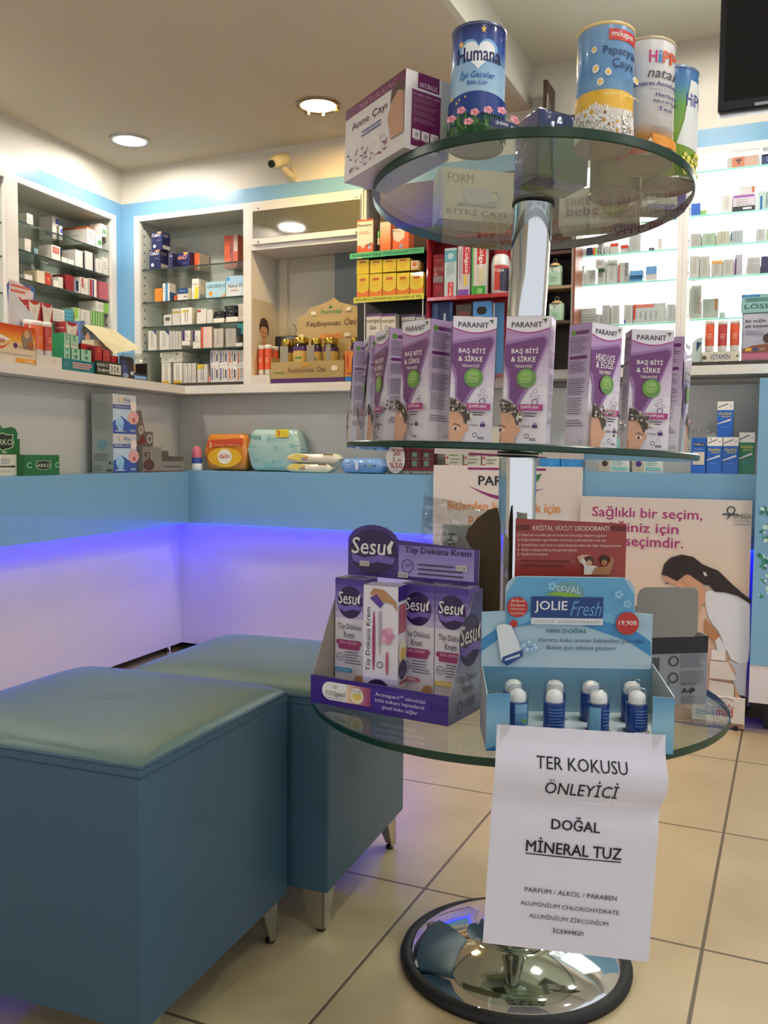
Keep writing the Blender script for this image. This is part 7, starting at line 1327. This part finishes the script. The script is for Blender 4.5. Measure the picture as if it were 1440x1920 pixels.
MB().lathe([(r * 0.8, 0), (r * 0.95, 0.006), (r, 0.03), (r * 0.98, 0.07), (r * 0.85, 0.09), (r * 0.8, 0.096)], BAGF, 30, caps=False).build('body', t); MB().lathe([(r * 0.86, 0.094), (r * 0.86, 0.104), (0.0001, 0.108)], BAGF, 30).build('lid', t); MB().lathe([(0.0001, 0.001), (r * 0.75, 0.002), (r * 0.72, 0.045), (0.0001, 0.055)], mat('b8b4a8', 0.5, bump=0.6), 24).build('contents', t)
t = tag(empty('plastic_bag', LW.at(LW.uz(232, 640, -0.05)[0], -0.055, ZCT + 0.0006), LW.rz), 'shiny yellowish clear plastic lid flap leaning behind the price sign', 'bag'); cu = LW.uz(232, 640, -0.055)
def sg2(px, py): u_, z_ = LW.uz(px, py, -0.055); return (u_ - cu[0], z_ - ZCT)
mb = MB(); n = 8; A4 = [sg2(217, 663), sg2(266, 655), sg2(240, 617), sg2(184, 608)]; vs = []
for j in range(n + 1):
    for i in range(n + 1):
        s_, t_ = i / n, j / n; x = (A4[0][0] * (1 - s_) + A4[1][0] * s_) * (1 - t_) + (A4[3][0] * (1 - s_) + A4[2][0] * s_) * t_; z = (A4[0][1] * (1 - s_) + A4[1][1] * s_) * (1 - t_) + (A4[3][1] * (1 - s_) + A4[2][1] * s_) * t_
        vs.append(Vector((x, 0.055 * t_ - 0.004 * math.sin(3.1 * s_) + 0.002 * math.sin(9 * s_ + 7 * t_), z)))
mb.add(vs, [(j * (n + 1) + i, j * (n + 1) + i + 1, (j + 1) * (n + 1) + i + 1, (j + 1) * (n + 1) + i) for j in range(n) for i in range(n)], mat('d8cfa8', 0.18, coat=1.0, bump=0.3, bscale=18), True); mb.build('flap', t)

# ================================================================ goods on the worktop in the niche
def bp(x0, x1, yt, n): u0, zt = BW.uz(x0, yt, n); u1, _ = BW.uz(x1, yt, n); return u0, u1 - u0, zt - ZCT
KR = mat('a8905a', 0.6, name='kraft_card'); KR2 = mat('b09a68', 0.6)
u, w, h = bp(508, 645, 680, -0.008)
t = tag(empty('display_tray', BW.at(u, -0.008, ZCT + 0.0005)), 'golden brown card display of carob jars with ornate header in the niche', 'display box')
mb = MB(); mb.box(0, 0, 0, w, 0.0012, h, KR); pg = Page(mb, (0, 0, 0), (w, 0, 0), (0, 0, h)); pg.rect(0, 0, 1, 0.22, mat('4a2460')).text('hunnap', 0.05, 0.40, 0.19, 0.58, mat('2f7a3a'), bold=0.02).text('Keçiboynuzu', 0.24, 0.42, 0.60, 0.72, mat('5a3024'), shear=0.2).text('Özü', 0.64, 0.48, 0.76, 0.78, mat('5a3024'), shear=0.2).pill(0.83, 0.52, 0.92, 0.76, mat('d8d0b8')).poly([(0.42, 0.72), (0.44, 0.90), (0.55, 0.92), (0.52, 0.8)], mat('c88a2a')); mb.build('front_panel', t)
hd = 0.10; MB().box(0, 0.0012, 0, 0.0012, hd, h * 1.25, KR).build('side_panel', t); MB().box(w - 0.006, 0.0012, 0, w - 0.0048, hd, h * 1.25, KR).build('side_panel', t)
def hp(px, py): a_, z_ = BW.uz(px, py, -0.008 - hd); return (a_ - u, z_ - ZCT)
pts = [hp(556, 715), hp(690, 715), hp(688, 590), hp(676, 588), hp(668, 574), hp(650, 570), hp(636, 566), hp(626, 558), hp(616, 565), hp(600, 572), hp(580, 578), hp(573, 590), hp(558, 596)]
mb = MB(); mb.slab(pts, (0, hd, 0), (1, 0, 0), (0, 0, 1), 0.0015, KR2); x0, z0 = hp(556, 640); x1, z1_ = hp(688, 560); pg = Page(mb, (x0, hd, z0), (x1 - x0, 0, 0), (0, 0, z1_ - z0))
pg.text('hunnap', 0.36, 0.64, 0.66, 0.80, mat('1f7a40'), bold=0.03).poly([(0.46, 0.8), (0.5, 0.9), (0.52, 0.82)], mat('1f7a40')).text('Keçiboynuzu', 0.14, 0.32, 0.64, 0.50, mat('5a3024'), shear=0.2, bold=0.01).text('Özü', 0.69, 0.36, 0.86, 0.56, mat('5a3024'), shear=0.2, bold=0.01).rect(0.34, 0.02, 0.66, 0.16, mat('c8883a')).text('İÇİM EN İYİ', 0.42, 0.05, 0.63, 0.13, mat('8a3020'))
for x, y in ((0.22, 0.66), (0.72, 0.72), (0.04, 0.08), (0.70, 0.06)): pg.rect(x, y, x + 0.07, y + 0.09, mat('d8d2bc'), 20)
mb.build('header_card', t)
HB = []
for xa, xb in ((525, 540), (575, 589), (611, 620)): ua = BW.uz(xa, 660, -0.011)[0] - u; ub = BW.uz(xb, 660, -0.011)[0] - u; MB().box(ua, 0.0026, 0, ub, 0.0036, h * 1.75, mat('8f8878', 0.7)).build('divider', t)
def jar(x0, x1, yt, n, label, gold=True):
    u0, zt = BW.uz(x0, yt, n); u1, _ = BW.uz(x1, yt, n); r = (u1 - u0) / 2; hh = zt - ZCT - 0.001
    j = tag(empty('honey_jar', BW.at((u0 + u1) / 2, n - r, ZCT + 0.0008)), label, 'jar', 'carob jars in the golden display')
    mb = MB(); mb.lathe([(r * 0.9, 0), (r * 0.95, 0.003), (r * 0.95, hh * 0.78), (r * 0.8, hh * 0.87)], mat('1c1014', 0.1, coat=1.0), 28); pg = CanPage(mb, r * 0.95, 0, hh * 0.78, math.radians(-90 + 20), math.radians(150)); pg.rect(0.0, 0.12, 1.0, 0.90, mat('c8a85a')).rect(0, 0.90, 1, 1.0, mat('4a2a6a')).lines(0.2, 0.2, 0.8, 0.6, 5, mat('8a5a4a'), 0.4).lines(0.2, 0.65, 0.6, 0.75, 1, mat('4a8a4a'), 0.6); mb.build('glass_body', j)
    MB().lathe([(r * 0.86, hh * 0.86), (r * 0.9, hh * 0.88), (r * 0.9, hh * 0.98), (r * 0.84, hh), (0.0001, hh)], mat('c8a84a', 0.25, 1.0), 28).build('lid', j)
for x0, x1, yt, n, lb in ((543, 571, 632, -0.0125, 'carob jar with golden label, in front in the golden display'), (522, 543, 636, -0.058, 'carob jar at the left back of the golden display'), (578, 598, 634, -0.054, 'carob jar in the middle back of the golden display'), (601, 627, 633, -0.048, 'carob jar right of the middle in the golden display'), (654, 671, 632, -0.0545, 'carob jar standing free at the right end of the golden display')): jar(x0, x1, yt, n, lb)
u, w, h = bp(471, 505, 704, -0.002); mb = MB(); mb.box(0, 0, 0, w, 0.03, h, mat('d6cfc0', 0.5)); Page(mb, (0, 0, 0), (w, 0, 0), (0, 0, h)).text('CF', 0.3, 0.3, 0.45, 0.6, mat('b8b0a4')).text('CF', 0.65, 0.4, 0.8, 0.7, mat('b8b0a4')); tag(mb.build('carton_tray', None, BW.at(u, -0.002, ZCT + 0.0005)), 'low white card tray in front of the orange tubes in the niche', 'display box')
for x0, x1, yt, n, lb in ((482, 492, 648, -0.036, 'orange vitamin tube in the niche, first from left'), (493.5, 506, 647, -0.036, 'orange vitamin tube in the niche, second from left'), (506, 518, 650, -0.075, 'orange vitamin tube in the niche, third from left, behind')): tube_pack(BW, x0, x1, yt, n, 'd8562e', lb, group='orange vitamin tubes in the niche')
u, w, h = bp(515.5, 556, 631, -0.115); t = tag(empty('monitor', BW.at(u, -0.115, ZCT + 0.0005)), 'small black screen standing in the niche behind the jars', 'screen'); MB().rbox(0, 0, 0.02, w, 0.012, h, mat('14161a', 0.35), 0.003, 2).build('housing', t); MB().box(w * 0.4, 0.002, 0, w * 0.6, 0.02, 0.021, BLACK).build('stand', t)
MB().tube([(w * 0.8, 0.008, h - 0.004), (w * 0.93, 0.012, h + 0.018), (w * 0.86, 0.014, h + 0.035), (w * 0.74, 0.014, h + 0.045)], 0.0014, mat('1f3a2a'), 6).build('cable', t)
u, w, h = bp(646.5, 664, 659, 0.0)
tag(carton_mesh(w, 0.05, h, mat('d8822e', 0.4), lambda p: p['front'].rect(0, 0, 1, 0.16, mat('2a7ac0')).pill(0.16, 0.42, 0.42, 0.95, mat('b8402a')).lines(0.2, 0.24, 0.8, 0.3, 1, mat('4a4a5a'), 0.6)).build('vitamin_carton', None, BW.at(u, -0.002, ZCT + 0.0005)), 'orange carton with blue base, between the golden display and lice cartons', 'carton')

# ================================================================ counter rack beside the partition
YR = BW.O.y - 2.795      # shelf fronts, towards the room
t = tag(empty('shelf_rack', BW.at(-1.2, YR, ZCT)), 'dark shelf rack on the worktop with handwritten green and yellow strips', 'rack'); DK = mat('1c1915', 0.5, name='dark_rack'); ox = -1.2; oy = 2.912 - YR
def rx(px, py, n): u_, z_ = BW.uz(px, py, n); return u_ - ox, z_ - ZCT
xl, zg = rx(657, 478, YR); xr, _ = rx(795, 465, YR); _, zy = rx(730, 556, YR); bd = 0.115
xl2, _ = rx(668, 478, YR - bd); xbl, _ = rx(712, 300, YR - bd); xbr, zbt = rx(962, 215, YR - bd)
MB().box(xl2 + 0.006, bd, 0, xr, bd + 0.006, 0.45, DK).build('back_panel', t); MB().box(xbl, bd + 0.0062, 0.30, xbr, bd + 0.0122, zbt, mat('3a2c22', 0.5)).build('upper_back_panel', t)
strips = []
for z, cm, txt, px0, px1, yc, ink in ((zg, '4fae7a', 'Hastalıklara Karşı Direncinizi ARTTIRIN', 656, 795, 470, '1c3a2a'), (zy, 'd0cc4a', 'Gün Boyu Zindelik için Supradyn all day', 663, 795, 556, '2a2a20')):
    a_, _ = rx(px0, yc, YR); b_, _ = rx(px1, yc, YR)
    MB().box(a_ + 0.012, 0.001, z - 0.004, b_ - 0.001, bd, z, mat('2a2620', 0.4)).build('shelf', t)
    hs = 0.017; mb = MB(); mb.box(a_, -0.0005, z - 0.006 - hs / 2, b_, 0.0005, z - 0.004 + hs / 2, mat(cm, 0.5)); pg = Page(mb, (a_, -0.0005, z - 0.006 - hs / 2), (b_ - a_, 0, 0), (0, 0, hs)); pg.text(txt, 0.03, 0.25, 0.97, 0.85, mat(ink), shear=0.15); pg.rect(0.1, 0.0, 0.17, 0.18, mat('c8ccc0')); mb.build('label_strip', t)
zs3 = 0.0
MB().box(rx(685, 600, YR)[0], 0.001, zs3, xr, bd, zs3 + 0.004, mat('2a2620')).build('shelf', t)
for px in (684, 793): x_, _ = rx(px, 560, YR - 0.004); MB().tube([(x_, 0.004, 0.0045), (x_, 0.004, zy - 0.005)], 0.0022, mat('c8c8c0', 0.3, 0.6), 8).build('upright', t)
def rk(x0, x1, yt, z, n, d_, body, art, name, label, grp=None, cat='carton'):
    u0, zt = BW.uz(x0, yt, n); u1, _ = BW.uz(x1, yt, n); o = carton_mesh(u1 - u0 - 0.0008, d_, zt - z - 0.0006, body, art).build(name, None, BW.at(u0, n, z + 0.0004)); tag(o, label, cat, grp); return zt
zG, zY = ZCT + zg, ZCT + zy
def ph(p): f = p['front']; f.rect(0, 0.95, 1, 1, mat('c8502a')).text('Pharmaton', 0.06, 0.80, 0.92, 0.88, mat('2a2a48'), bold=0.03).lines(0.1, 0.58, 0.8, 0.68, 2, mat('d8a890'), 0.35).poly([(0, 0), (1, 0), (1, 0.3), (0.8, 0.22), (0.6, 0.3), (0.4, 0.16), (0.2, 0.26), (0, 0.24)], mat('d8562a')).poly([(0.45, 0.2), (0.95, 0.34), (0.9, 0.28)], mat('3a3a5a')).circ(0.8, 0.18, 0.10, mat('8a9ab8')); p['right'].rect(0, 0, 1, 1, mat('7a6a5c'))
rk(670, 700, 413, zG, YR - 0.010, 0.04, mat('d2cabc', 0.4), ph, 'vitamin_carton', 'white and orange vitamin carton on the green strip shelf, leftmost')
rk(713, 733, 417, zG, YR - 0.015, 0.035, mat('d8703a', 0.4), lambda p: p['front'].grad(0, 0.3, 1, 1, 'd87a4a', 'cfc4b8', 5), 'vitamin_carton', 'orange and white carton in the middle of the green strip shelf')
rk(735, 767, 430, zG, YR - 0.022, 0.045, mat('d8693a', 0.4), lambda p: p['front'].poly([(0, 1), (0.75, 1), (0.75, 0.6), (0.4, 0.42), (0.1, 0.55)], mat('d8c8bc')).text('Phar', 0.05, 0.86, 0.5, 0.95, mat('4a4a58')).circ(0.55, 0.25, 0.12, mat('a8a0b8')), 'vitamin_carton', 'orange and white carton at the right of the green strip shelf')
u0, zt = BW.uz(706, 433, YR - 0.02); b_ = tag(empty('dropper_bottle', BW.at(u0 + 0.004, YR - 0.03, zG + 0.0004)), 'tiny bottle with green cap between the cartons on the green strip shelf', 'bottle'); hh = zt - zG
MB().lathe([(0.0045, 0), (0.005, 0.002), (0.005, hh * 0.35), (0.004, hh * 0.4)], BLACK, 16).build('body', b_); MB().lathe([(0.0045, hh * 0.4), (0.0045, hh * 0.7)], wh, 16).build('collar', b_); MB().lathe([(0.0048, hh * 0.7), (0.0048, hh), (0.0001, hh)], mat('2f9a58', 0.35), 16).build('cap', b_)
YE = mat('d8c02e', 0.35, coat=0.3)
def sup(p): f = p['front']; f.poly([(0, 0), (1, 0), (1, 0.42), (0.85, 0.30), (0.5, 0.22), (0.2, 0.26), (0, 0.34)], mat('d8782a')).circ(0.5, 0.72, 0.24, mat('d89a3a')).circ(0.5, 0.62, 0.26, mat('d8b428')).rect(0.25, 0.72, 0.75, 0.82, mat('b8602a')); p['right'].rect(0, 0, 1, 1, mat('b89a2a'))
zt_all = []
for k, (a_, b_) in enumerate(((669.5, 692), (693, 717), (718, 743), (744, 768), (769, 794))): zt_all.append(0) or zt_all.append(rk(a_, b_, 515 - 0.9 * k, zY, YR - 0.006, 0.05, YE, sup, 'vitamin_carton', 'yellow vitamin carton, bottom row, %s from left on the yellow strip shelf' % ('first', 'second', 'third', 'fourth', 'fifth')[k], 'yellow vitamin cartons in the rack'))
def sup2(p): f = p['front']; f.circ(0.5, 0.62, 0.26, mat('d89a3a')).circ(0.5, 0.55, 0.24, mat('d8b428')).rect(0.25, 0.78, 0.75, 0.9, mat('b8602a')); p['right'].rect(0, 0, 1, 1, mat('b89a2a'))
zu = max(zt_all) - 0.0006
for k, (a_, b_) in enumerate(((669, 692), (694, 717), (718, 743), (744, 769))): rk(a_, b_, (488, 488, 487, 485)[k], zu + 0.0015, YR - 0.008, 0.05, YE, sup2, 'vitamin_carton', 'yellow vitamin carton, top row, %s from left on the yellow strip shelf' % ('first', 'second', 'third', 'fourth')[k], 'yellow vitamin cartons in the rack')
rk(770, 785, 489, zu + 0.0015, YR - 0.008, 0.05, mat('c8a860', 0.4), lambda p: p['front'].rect(0.1, 0.2, 0.95, 0.95, mat('cfc4b0')).circ(0.5, 0.6, 0.3, mat('b8703a')), 'vitamin_carton', 'pale fronted carton at the right end of the yellow top row')
def nut(p): f = p['front']; f.rect(0, 0.96, 1, 1, mat('5a3a6a')).text('nutrigen', 0.04, 0.84, 0.96, 0.92, mat('7a6a3a'), bold=0.02).text('Gün', 0.25, 0.75, 0.7, 0.82, mat('3a3a48')).circ(0.4, 0.42, 0.3, mat('3a3f68')).circ(0.42, 0.32, 0.24, SKIN).poly([(0.72, 0.5), (0.82, 0.64), (0.88, 0.6), (0.8, 0.46)], mat('3a2a2a')); p['right'].rect(0, 0, 1, 1, mat('8a8478'))
for k, (a_, b_) in enumerate(((687, 714), (715, 742), (753, 779), (780, 798))): rk(a_, b_, 589 + (k > 1), ZCT + 0.0045, YR - 0.008 - 0.03 * (k > 1), 0.05, mat('d0ccc4', 0.4), nut, 'syrup_carton', 'white child syrup carton, %s from left on the bottom rack shelf' % ('first', 'second', 'third', 'fourth')[k], 'white syrup cartons in the rack')

# red toothpaste stand
RDM = mat('a8222a', 0.35, coat=0.3, name='red_stand'); YT = YR - 0.012
x0_, _ = BW.uz(800, 500, YT); x1_, _ = BW.uz(962, 500, YT); _, ztop = BW.uz(880, 440, YT); _, zsh = BW.uz(870, 556, YT)
t = tag(empty('toothpaste_stand', BW.at(x0_, YT, ZCT)), 'red toothpaste stand on the worktop beside the dark rack', 'rack'); w = x1_ - x0_; hT = ztop - ZCT; hS = zsh - ZCT; dT = 0.095
MB().box(0, 0, 0, 0.004, dT, hT, RDM).build('side_panel', t); MB().box(0.004, dT - 0.004, 0, w, dT, hT, RDM).build('back_panel', t); MB().box(0.004, 0.0, hT - 0.003, w, dT - 0.004, hT, RDM).build('top_panel', t)
mb = MB(); mb.box(0.004, 0, hS - 0.004, w, dT - 0.004, hS, RDM); mb.build('shelf', t); mb = MB(); mb.box(0.004, -0.0015, hS - 0.008, w, -0.0002, hS + 0.004, RDM); Page(mb, (0.004, -0.0015, hS - 0.008), (w, 0, 0), (0, 0, 0.012)).grad(0.0, 0.1, 0.35, 0.9, 'd8a8c8', 'c05a70', 4, False); mb.build('price_rail', t); MB().box(0.004, 0, 0, w, dT - 0.004, 0.003, RDM).build('shelf', t)
zS = zsh
rk(812, 833, 478, zS, YT - 0.03, 0.03, mat('a02028', 0.35, coat=0.3), lambda p: p['front'].text('Colgate', 0.15, 0.84, 0.85, 0.90, mat('d88a88')).text('BEYAZ', 0.1, 0.64, 0.95, 0.72, mat('e0b0b0')).rect(0.05, 0.38, 0.95, 0.52, mat('a8a09c')).circ(0.5, 0.25, 0.3, mat('c8404a')), 'toothpaste_carton', 'red toothpaste carton against the left side of the red stand', 'toothpaste cartons')
rk(834, 857, 466, zS, YT - 0.016, 0.03, mat('b8ccd4', 0.35, coat=0.3), lambda p: p['front'].rect(0, 0.72, 1, 0.95, mat('5fa0b8')).circ(0.5, 0.84, 0.25, mat('a8d0dc')).rect(0.3, 0.02, 0.75, 0.32, mat('c8404a')).text('Colg', 0.4, 0.04, 0.65, 0.3, wh, rot=-90).lines(0.2, 0.4, 0.8, 0.7, 3, mat('8aa8b8'), 0.3, 90), 'toothpaste_carton', 'light blue toothpaste carton in the red stand', 'toothpaste cartons')
rk(859, 882, 462, zS, YT - 0.012, 0.03, mat('c4c0c8', 0.35, coat=0.3), lambda p: p['front'].rect(0.42, 0.45, 1, 1, mat('c03048')).text('Colgate', 0.52, 0.47, 0.92, 0.97, wh, rot=-90, bold=0.03).rect(0.05, 0.02, 0.9, 0.15, mat('7a4ab0')).pill(0.5, 0.2, 0.8, 0.45, mat('d8c060')).lines(0.1, 0.2, 0.35, 0.95, 2, mat('8a88a8'), 0.35, 90), 'toothpaste_carton', 'white and purple toothpaste carton in the red stand', 'toothpaste cartons')
rk(885, 912, 460, zS, YT - 0.012, 0.03, mat('cac8bc', 0.35, coat=0.3), lambda p: p['front'].rect(0.38, 0.62, 1, 1, mat('b8302e')).text('Colgate', 0.46, 0.5, 0.86, 1.0, wh, rot=-90, bold=0.03).rect(0.05, 0.0, 1, 0.2, mat('3a9a3a')).rect(0.02, 0, 0.12, 1, mat('4aa848')).circ(0.6, 0.1, 0.2, mat('8ac87a')).pill(0.5, 0.25, 0.85, 0.55, mat('c8c8a0')), 'toothpaste_carton', 'white and green toothpaste carton in the red stand', 'toothpaste cartons')
u0, zt = BW.uz(916, 470, YT - 0.015); u1, _ = BW.uz(951, 470, YT - 0.015); r = (u1 - u0) / 2; hh = zt - zS
b_ = tag(empty('mouthwash_bottle', BW.at((u0 + u1) / 2, YT - 0.017 - r, zS + 0.0005)), 'white bottle with red cap at the right end of the red stand', 'bottle')
mb = MB(); mb.lathe([(r * 0.9, 0), (r * 0.95, 0.002), (r * 0.97, hh * 0.55), (r, hh * 0.72), (r * 0.85, hh * 0.88), (r * 0.6, hh * 0.93)], mat('cfd2d2', 0.3, coat=0.3), 28); pg = CanPage(mb, r * 0.965, 0, hh, math.radians(-90), math.radians(140)); pg.rect(0.3, 0.12, 1, 0.72, mat('b8382e')).rect(0.62, 0.1, 1, 0.6, mat('2a2a3f')).text('Colgate', 0.35, 0.5, 0.8, 0.6, wh); mb.build('body', b_); MB().lathe([(r * 0.6, hh * 0.93), (r * 0.7, hh * 0.94), (r * 0.7, hh * 1.12), (0.0001, hh * 1.12)], mat('a8242c', 0.35), 24).build('cap', b_)
def card(x0, x1, yt, n, body, art, label, d_=0.012): rk(x0, x1, yt, ZCT + 0.0035, n, d_, body, art, 'toothbrush_pack', label, 'toothbrush packs in the red stand', 'toothbrush')
card(810, 848, 568, YT - 0.03, mat('3a5a98', 0.25, coat=0.6), lambda p: p['front'].rect(0.3, 0.6, 0.9, 1, mat('22386a')).poly([(0.5, 0.3), (0.6, 0.85), (0.7, 0.85), (0.75, 0.3)], mat('c8d0dc')).circ(0.2, 0.7, 0.14, mat('a8b4c4')), 'blue toothbrush pack, left in the bottom of the red stand', 0.02)
card(855, 885, 572, YT - 0.04, mat('4a382c', 0.25, coat=0.6), lambda p: p['front'].circ(0.5, 0.5, 0.35, mat('8a6a3a')).rect(0.1, 0.75, 0.9, 0.9, mat('8a4a4a')), 'dark brown blister pack, middle in the bottom of the red stand', 0.02)
card(887, 922, 566, YT - 0.012, mat('4a8ac8', 0.3, coat=0.3), lambda p: p['front'].pill(0.2, 0.82, 0.75, 0.93, BLACK).text('Oral-B', 0.1, 0.52, 0.75, 0.66, wh, bold=0.02).rect(0.1, 0.7, 0.35, 0.8, wh), 'light blue toothbrush card with a hanging hole in the red stand')
card(925, 945, 568, YT - 0.03, mat('3f78a8', 0.3, coat=0.3), lambda p: p['front'].rect(0.0, 0, 0.15, 1, wh), 'narrow blue toothbrush pack, right in the bottom of the red stand')

# dark brown perfume cabinet right of the pole
YP = YR - 0.02; x0_, _ = BW.uz(1014, 400, YP); x1_, _ = BW.uz(1081, 400, YP); _, zt = BW.uz(1020, 150, YP - 0.0)
BRW = mat('4a3428', 0.45, name='dark_walnut'); t = tag(empty('perfume_cabinet', BW.at(x0_, YP, ZCT + 0.0204)), 'narrow dark brown cabinet of small green bottles right of the chrome pole', 'cabinet'); w = x1_ - x0_; hC = zt - ZCT - 0.0204
MB().box(0, 0, 0, 0.012, 0.10, hC, BRW).build('side_panel', t); MB().box(0.012, 0.094, 0, w - 0.012, 0.10, hC * 0.86, mat('2a1f1a', 0.5)).build('back_panel', t)
mb = MB(); mb.box(w - 0.012, 0, 0, w - 0.006, 0.10, hC * 0.86, mat('8a8078', 0.4)); mb.box(w - 0.006, 0, 0, w, 0.10, hC * 0.86, mat('7a3f22', 0.4)); mb.build('side_panel', t)
MB().box(0.0125, 0.001, hC * 0.86, w, 0.094, hC * 0.86 + 0.006, BRW).build('top_panel', t); MB().slab([(0.0, 0), (0.09, 0), (0.0, 0.075)], (0.014, 0.002, hC * 0.86 + 0.007), (0, 1, 0), (0, 0, 1), 0.002, GLASS, mat('d8dcd8', 0.2)).build('glass_wing', t)
for k, (py, yb) in enumerate(((535, 535), (601, 601), (470, 470))):
    _, z_ = BW.uz(1045, py, YP); zl = z_ - ZCT - 0.0204
    MB().box(0.0125, 0.004, zl - 0.009, w - 0.0125, 0.09, zl, mat('9a8468', 0.4) if k == 0 else BRW).build('shelf', t)
PG, CLR = mat('a8c8ac', 0.25, coat=0.5), sheet_glass('bottle_glass', (0.85, 0.82, 0.78), mixadd=0.04)
for k, (xa, xb, yt, yb, lb) in enumerate(((1026, 1052, 484, 534, 'small square green labelled bottle with ring top, upper shelf of the brown cabinet'), (1029, 1056, 556, 600, 'small square green labelled bottle with ring top, lower shelf of the brown cabinet'))):
    u0, zt = BW.uz(xa, yt, YP - 0.012); u1, zb_ = BW.uz(xb, yb, YP - 0.012); w_ = u1 - u0; _, zs_ = BW.uz(1045, (535, 601)[k], YP); hh = zt - zs_ - 0.0008
    o = tag(empty('perfume_bottle', BW.at(u0, YP - 0.012, zs_ + 0.0005)), lb, 'bottle', 'green bottles in the brown cabinet')
    mb = MB(); mb.rbox(0, 0, 0, w_, 0.022, hh * 0.72, mat('9ab89e', 0.2, coat=0.8), 0.003, 2); pg = Page(mb, (w_ * 0.08, -0.0004, hh * 0.04), (w_ * 0.84, 0, 0), (0, 0, hh * 0.62)); pg.rect(0, 0, 1, 1, PG).rect(0, 0.72, 1, 1, mat('c8d4c4')).text('L', 0.3, 0.76, 0.7, 0.94, mat('6a8a6a')).lines(0.2, 0.2, 0.8, 0.5, 3, mat('7a9a7e'), 0.3); mb.build('body', o)
    mb = MB(); mb.lathe([(w_ * 0.38, hh * 0.72), (w_ * 0.32, hh * 0.80), (w_ * 0.12, hh * 0.84)], mat('c8a878', 0.2, coat=0.8), 20, (w_ / 2, 0.011, 0)); mb.build('shoulder', o)
    mb = MB(); mb.tube([(w_ / 2 + w_ * 0.12 * math.cos(a_), 0.011, hh * 0.915 + w_ * 0.15 * math.sin(a_)) for a_ in [2 * math.pi * q / 14 for q in range(15)]], 0.0013, mat('b8a890', 0.3, 0.7), 6); mb.build('ring_top', o)

# ================================================================ goods under the lit cabinet
ZR_ = ZCT + 0.0325
u0, zt = BW.uz(1317, 660, -0.02); u1, _ = BW.uz(1386, 658, -0.02); w = u1 - u0; h = zt - ZR_
t = tag(empty('display_tray', BW.at(u0, -0.021, ZR_ + 0.0003)), 'low cream card tray lettered VITAMIN under the lit shelves', 'display box')
mb = MB(); mb.box(0, 0, 0, w, 0.001, h, mat('d4ccba', 0.5)); pg = Page(mb, (0, 0, 0), (w, 0, 0), (0, 0, h)); pg.text('VİTAMİN', 0.22, 0.2, 0.76, 0.85, mat('4a5078'), bold=0.02).circ(0.06, 0.4, 0.06, mat('5a5a3a')).circ(0.95, 0.5, 0.03, mat('4a4a3a')); mb.build('front_panel', t); MB().box(0, 0.001, 0, 0.001, 0.05, h, mat('c8c0ae')).build('side_panel', t); MB().box(w - 0.001, 0.001, 0, w, 0.05, h, mat('c8c0ae')).build('side_panel', t)
for x0, x1, yt, c_, lb in ((1322, 1340, 601, 'd8562e', 'orange vitamin tube in the lettered tray, first from left'), (1346, 1364, 602, 'b83a38', 'red vitamin tube in the middle of the lettered tray'), (1369, 1387, 600, 'd8562e', 'orange vitamin tube in the lettered tray beside the charity box')): tube_pack(BW, x0, x1, yt, -0.026, c_, lb, z=ZR_, capc='c8c4b8', group='vitamin tubes in the lettered tray')
u0, zt = BW.uz(1296, 633, -0.026); u1, _ = BW.uz(1317, 633, -0.026); w = u1 - u0; h = zt - ZR_; mb = MB(); mb.slab([(0, 0), (w, 0), (w, h), (w * 0.55, h * 0.95), (0.0, h * 0.75)], (0, 0, 0), (1, 0, 0), (0, 0, 1), 0.04, mat('c0ccc4', 0.4)); Page(mb, (0, 0, 0), (w, 0, 0), (0, 0, h)).poly([(0.5, 0.4), (0.95, 0.78), (0.5, 0.82)], mat('24406a')); tag(mb.build('carton', None, BW.at(max(u0, X2 + 0.003), -0.026, ZR_ + 0.0004)), 'pale mint carton with a navy triangle beside the lettered tray', 'carton')
u0, zt = BW.uz(1393, 553, -0.03); u1, _ = BW.uz(1475, 545, -0.03); w = u1 - u0; h = zt - ZR_
t = tag(empty('donation_box', BW.at(u0, -0.031, ZR_ + 0.0003)), 'teal topped charity box with a picture front at the right edge of the worktop', 'box'); TL_ = mat('7fa8a4', 0.4)
mb = MB(); mb.box(0, 0, 0, w, 0.06, h * 0.72, mat('8a98a0', 0.4)); pg = Page(mb, (0, 0, 0), (w, 0, 0), (0, 0, h * 0.72)); pg.rect(0.04, 0.16, 1, 0.98, mat('b0b0bc')).rect(0.02, 0.02, 1, 0.17, mat('b86a80')).text('Bir tuğla da', 0.08, 0.78, 0.72, 0.87, mat('24242c'), bold=0.03).text('siz koyun', 0.08, 0.67, 0.6, 0.76, mat('24242c'), bold=0.03).poly([(0.04, 0.17), (1, 0.17), (1, 0.42), (0.6, 0.34), (0.3, 0.32), (0.04, 0.26)], mat('8a4a38')).circ(0.62, 0.46, 0.12, mat('4a3430')).rect(0.1, 0.2, 0.24, 0.27, mat('d8a83a')).rect(0.26, 0.2, 0.40, 0.27, mat('3a4a70')).rect(0.42, 0.2, 0.56, 0.27, mat('8a7a5a')).lines(0.08, 0.52, 0.6, 0.64, 3, mat('8a8a98'), 0.3); mb.build('box_body', t)
mb = MB(); mb.box(-0.004, -0.003, h * 0.722, w, 0.062, h, TL_); pg = Page(mb, (-0.004, -0.003, h * 0.722), (w + 0.004, 0, 0), (0, 0, h * 0.278)); pg.rect(0, 0.85, 0.42, 1, mat('3a78a8')).text('LÖSEV', 0.08, 0.22, 0.82, 0.5, mat('2a5a54'), bold=0.03).lines(0.1, 0.6, 0.8, 0.8, 2, mat('3a6a64'), 0.45); mb.build('lid', t)
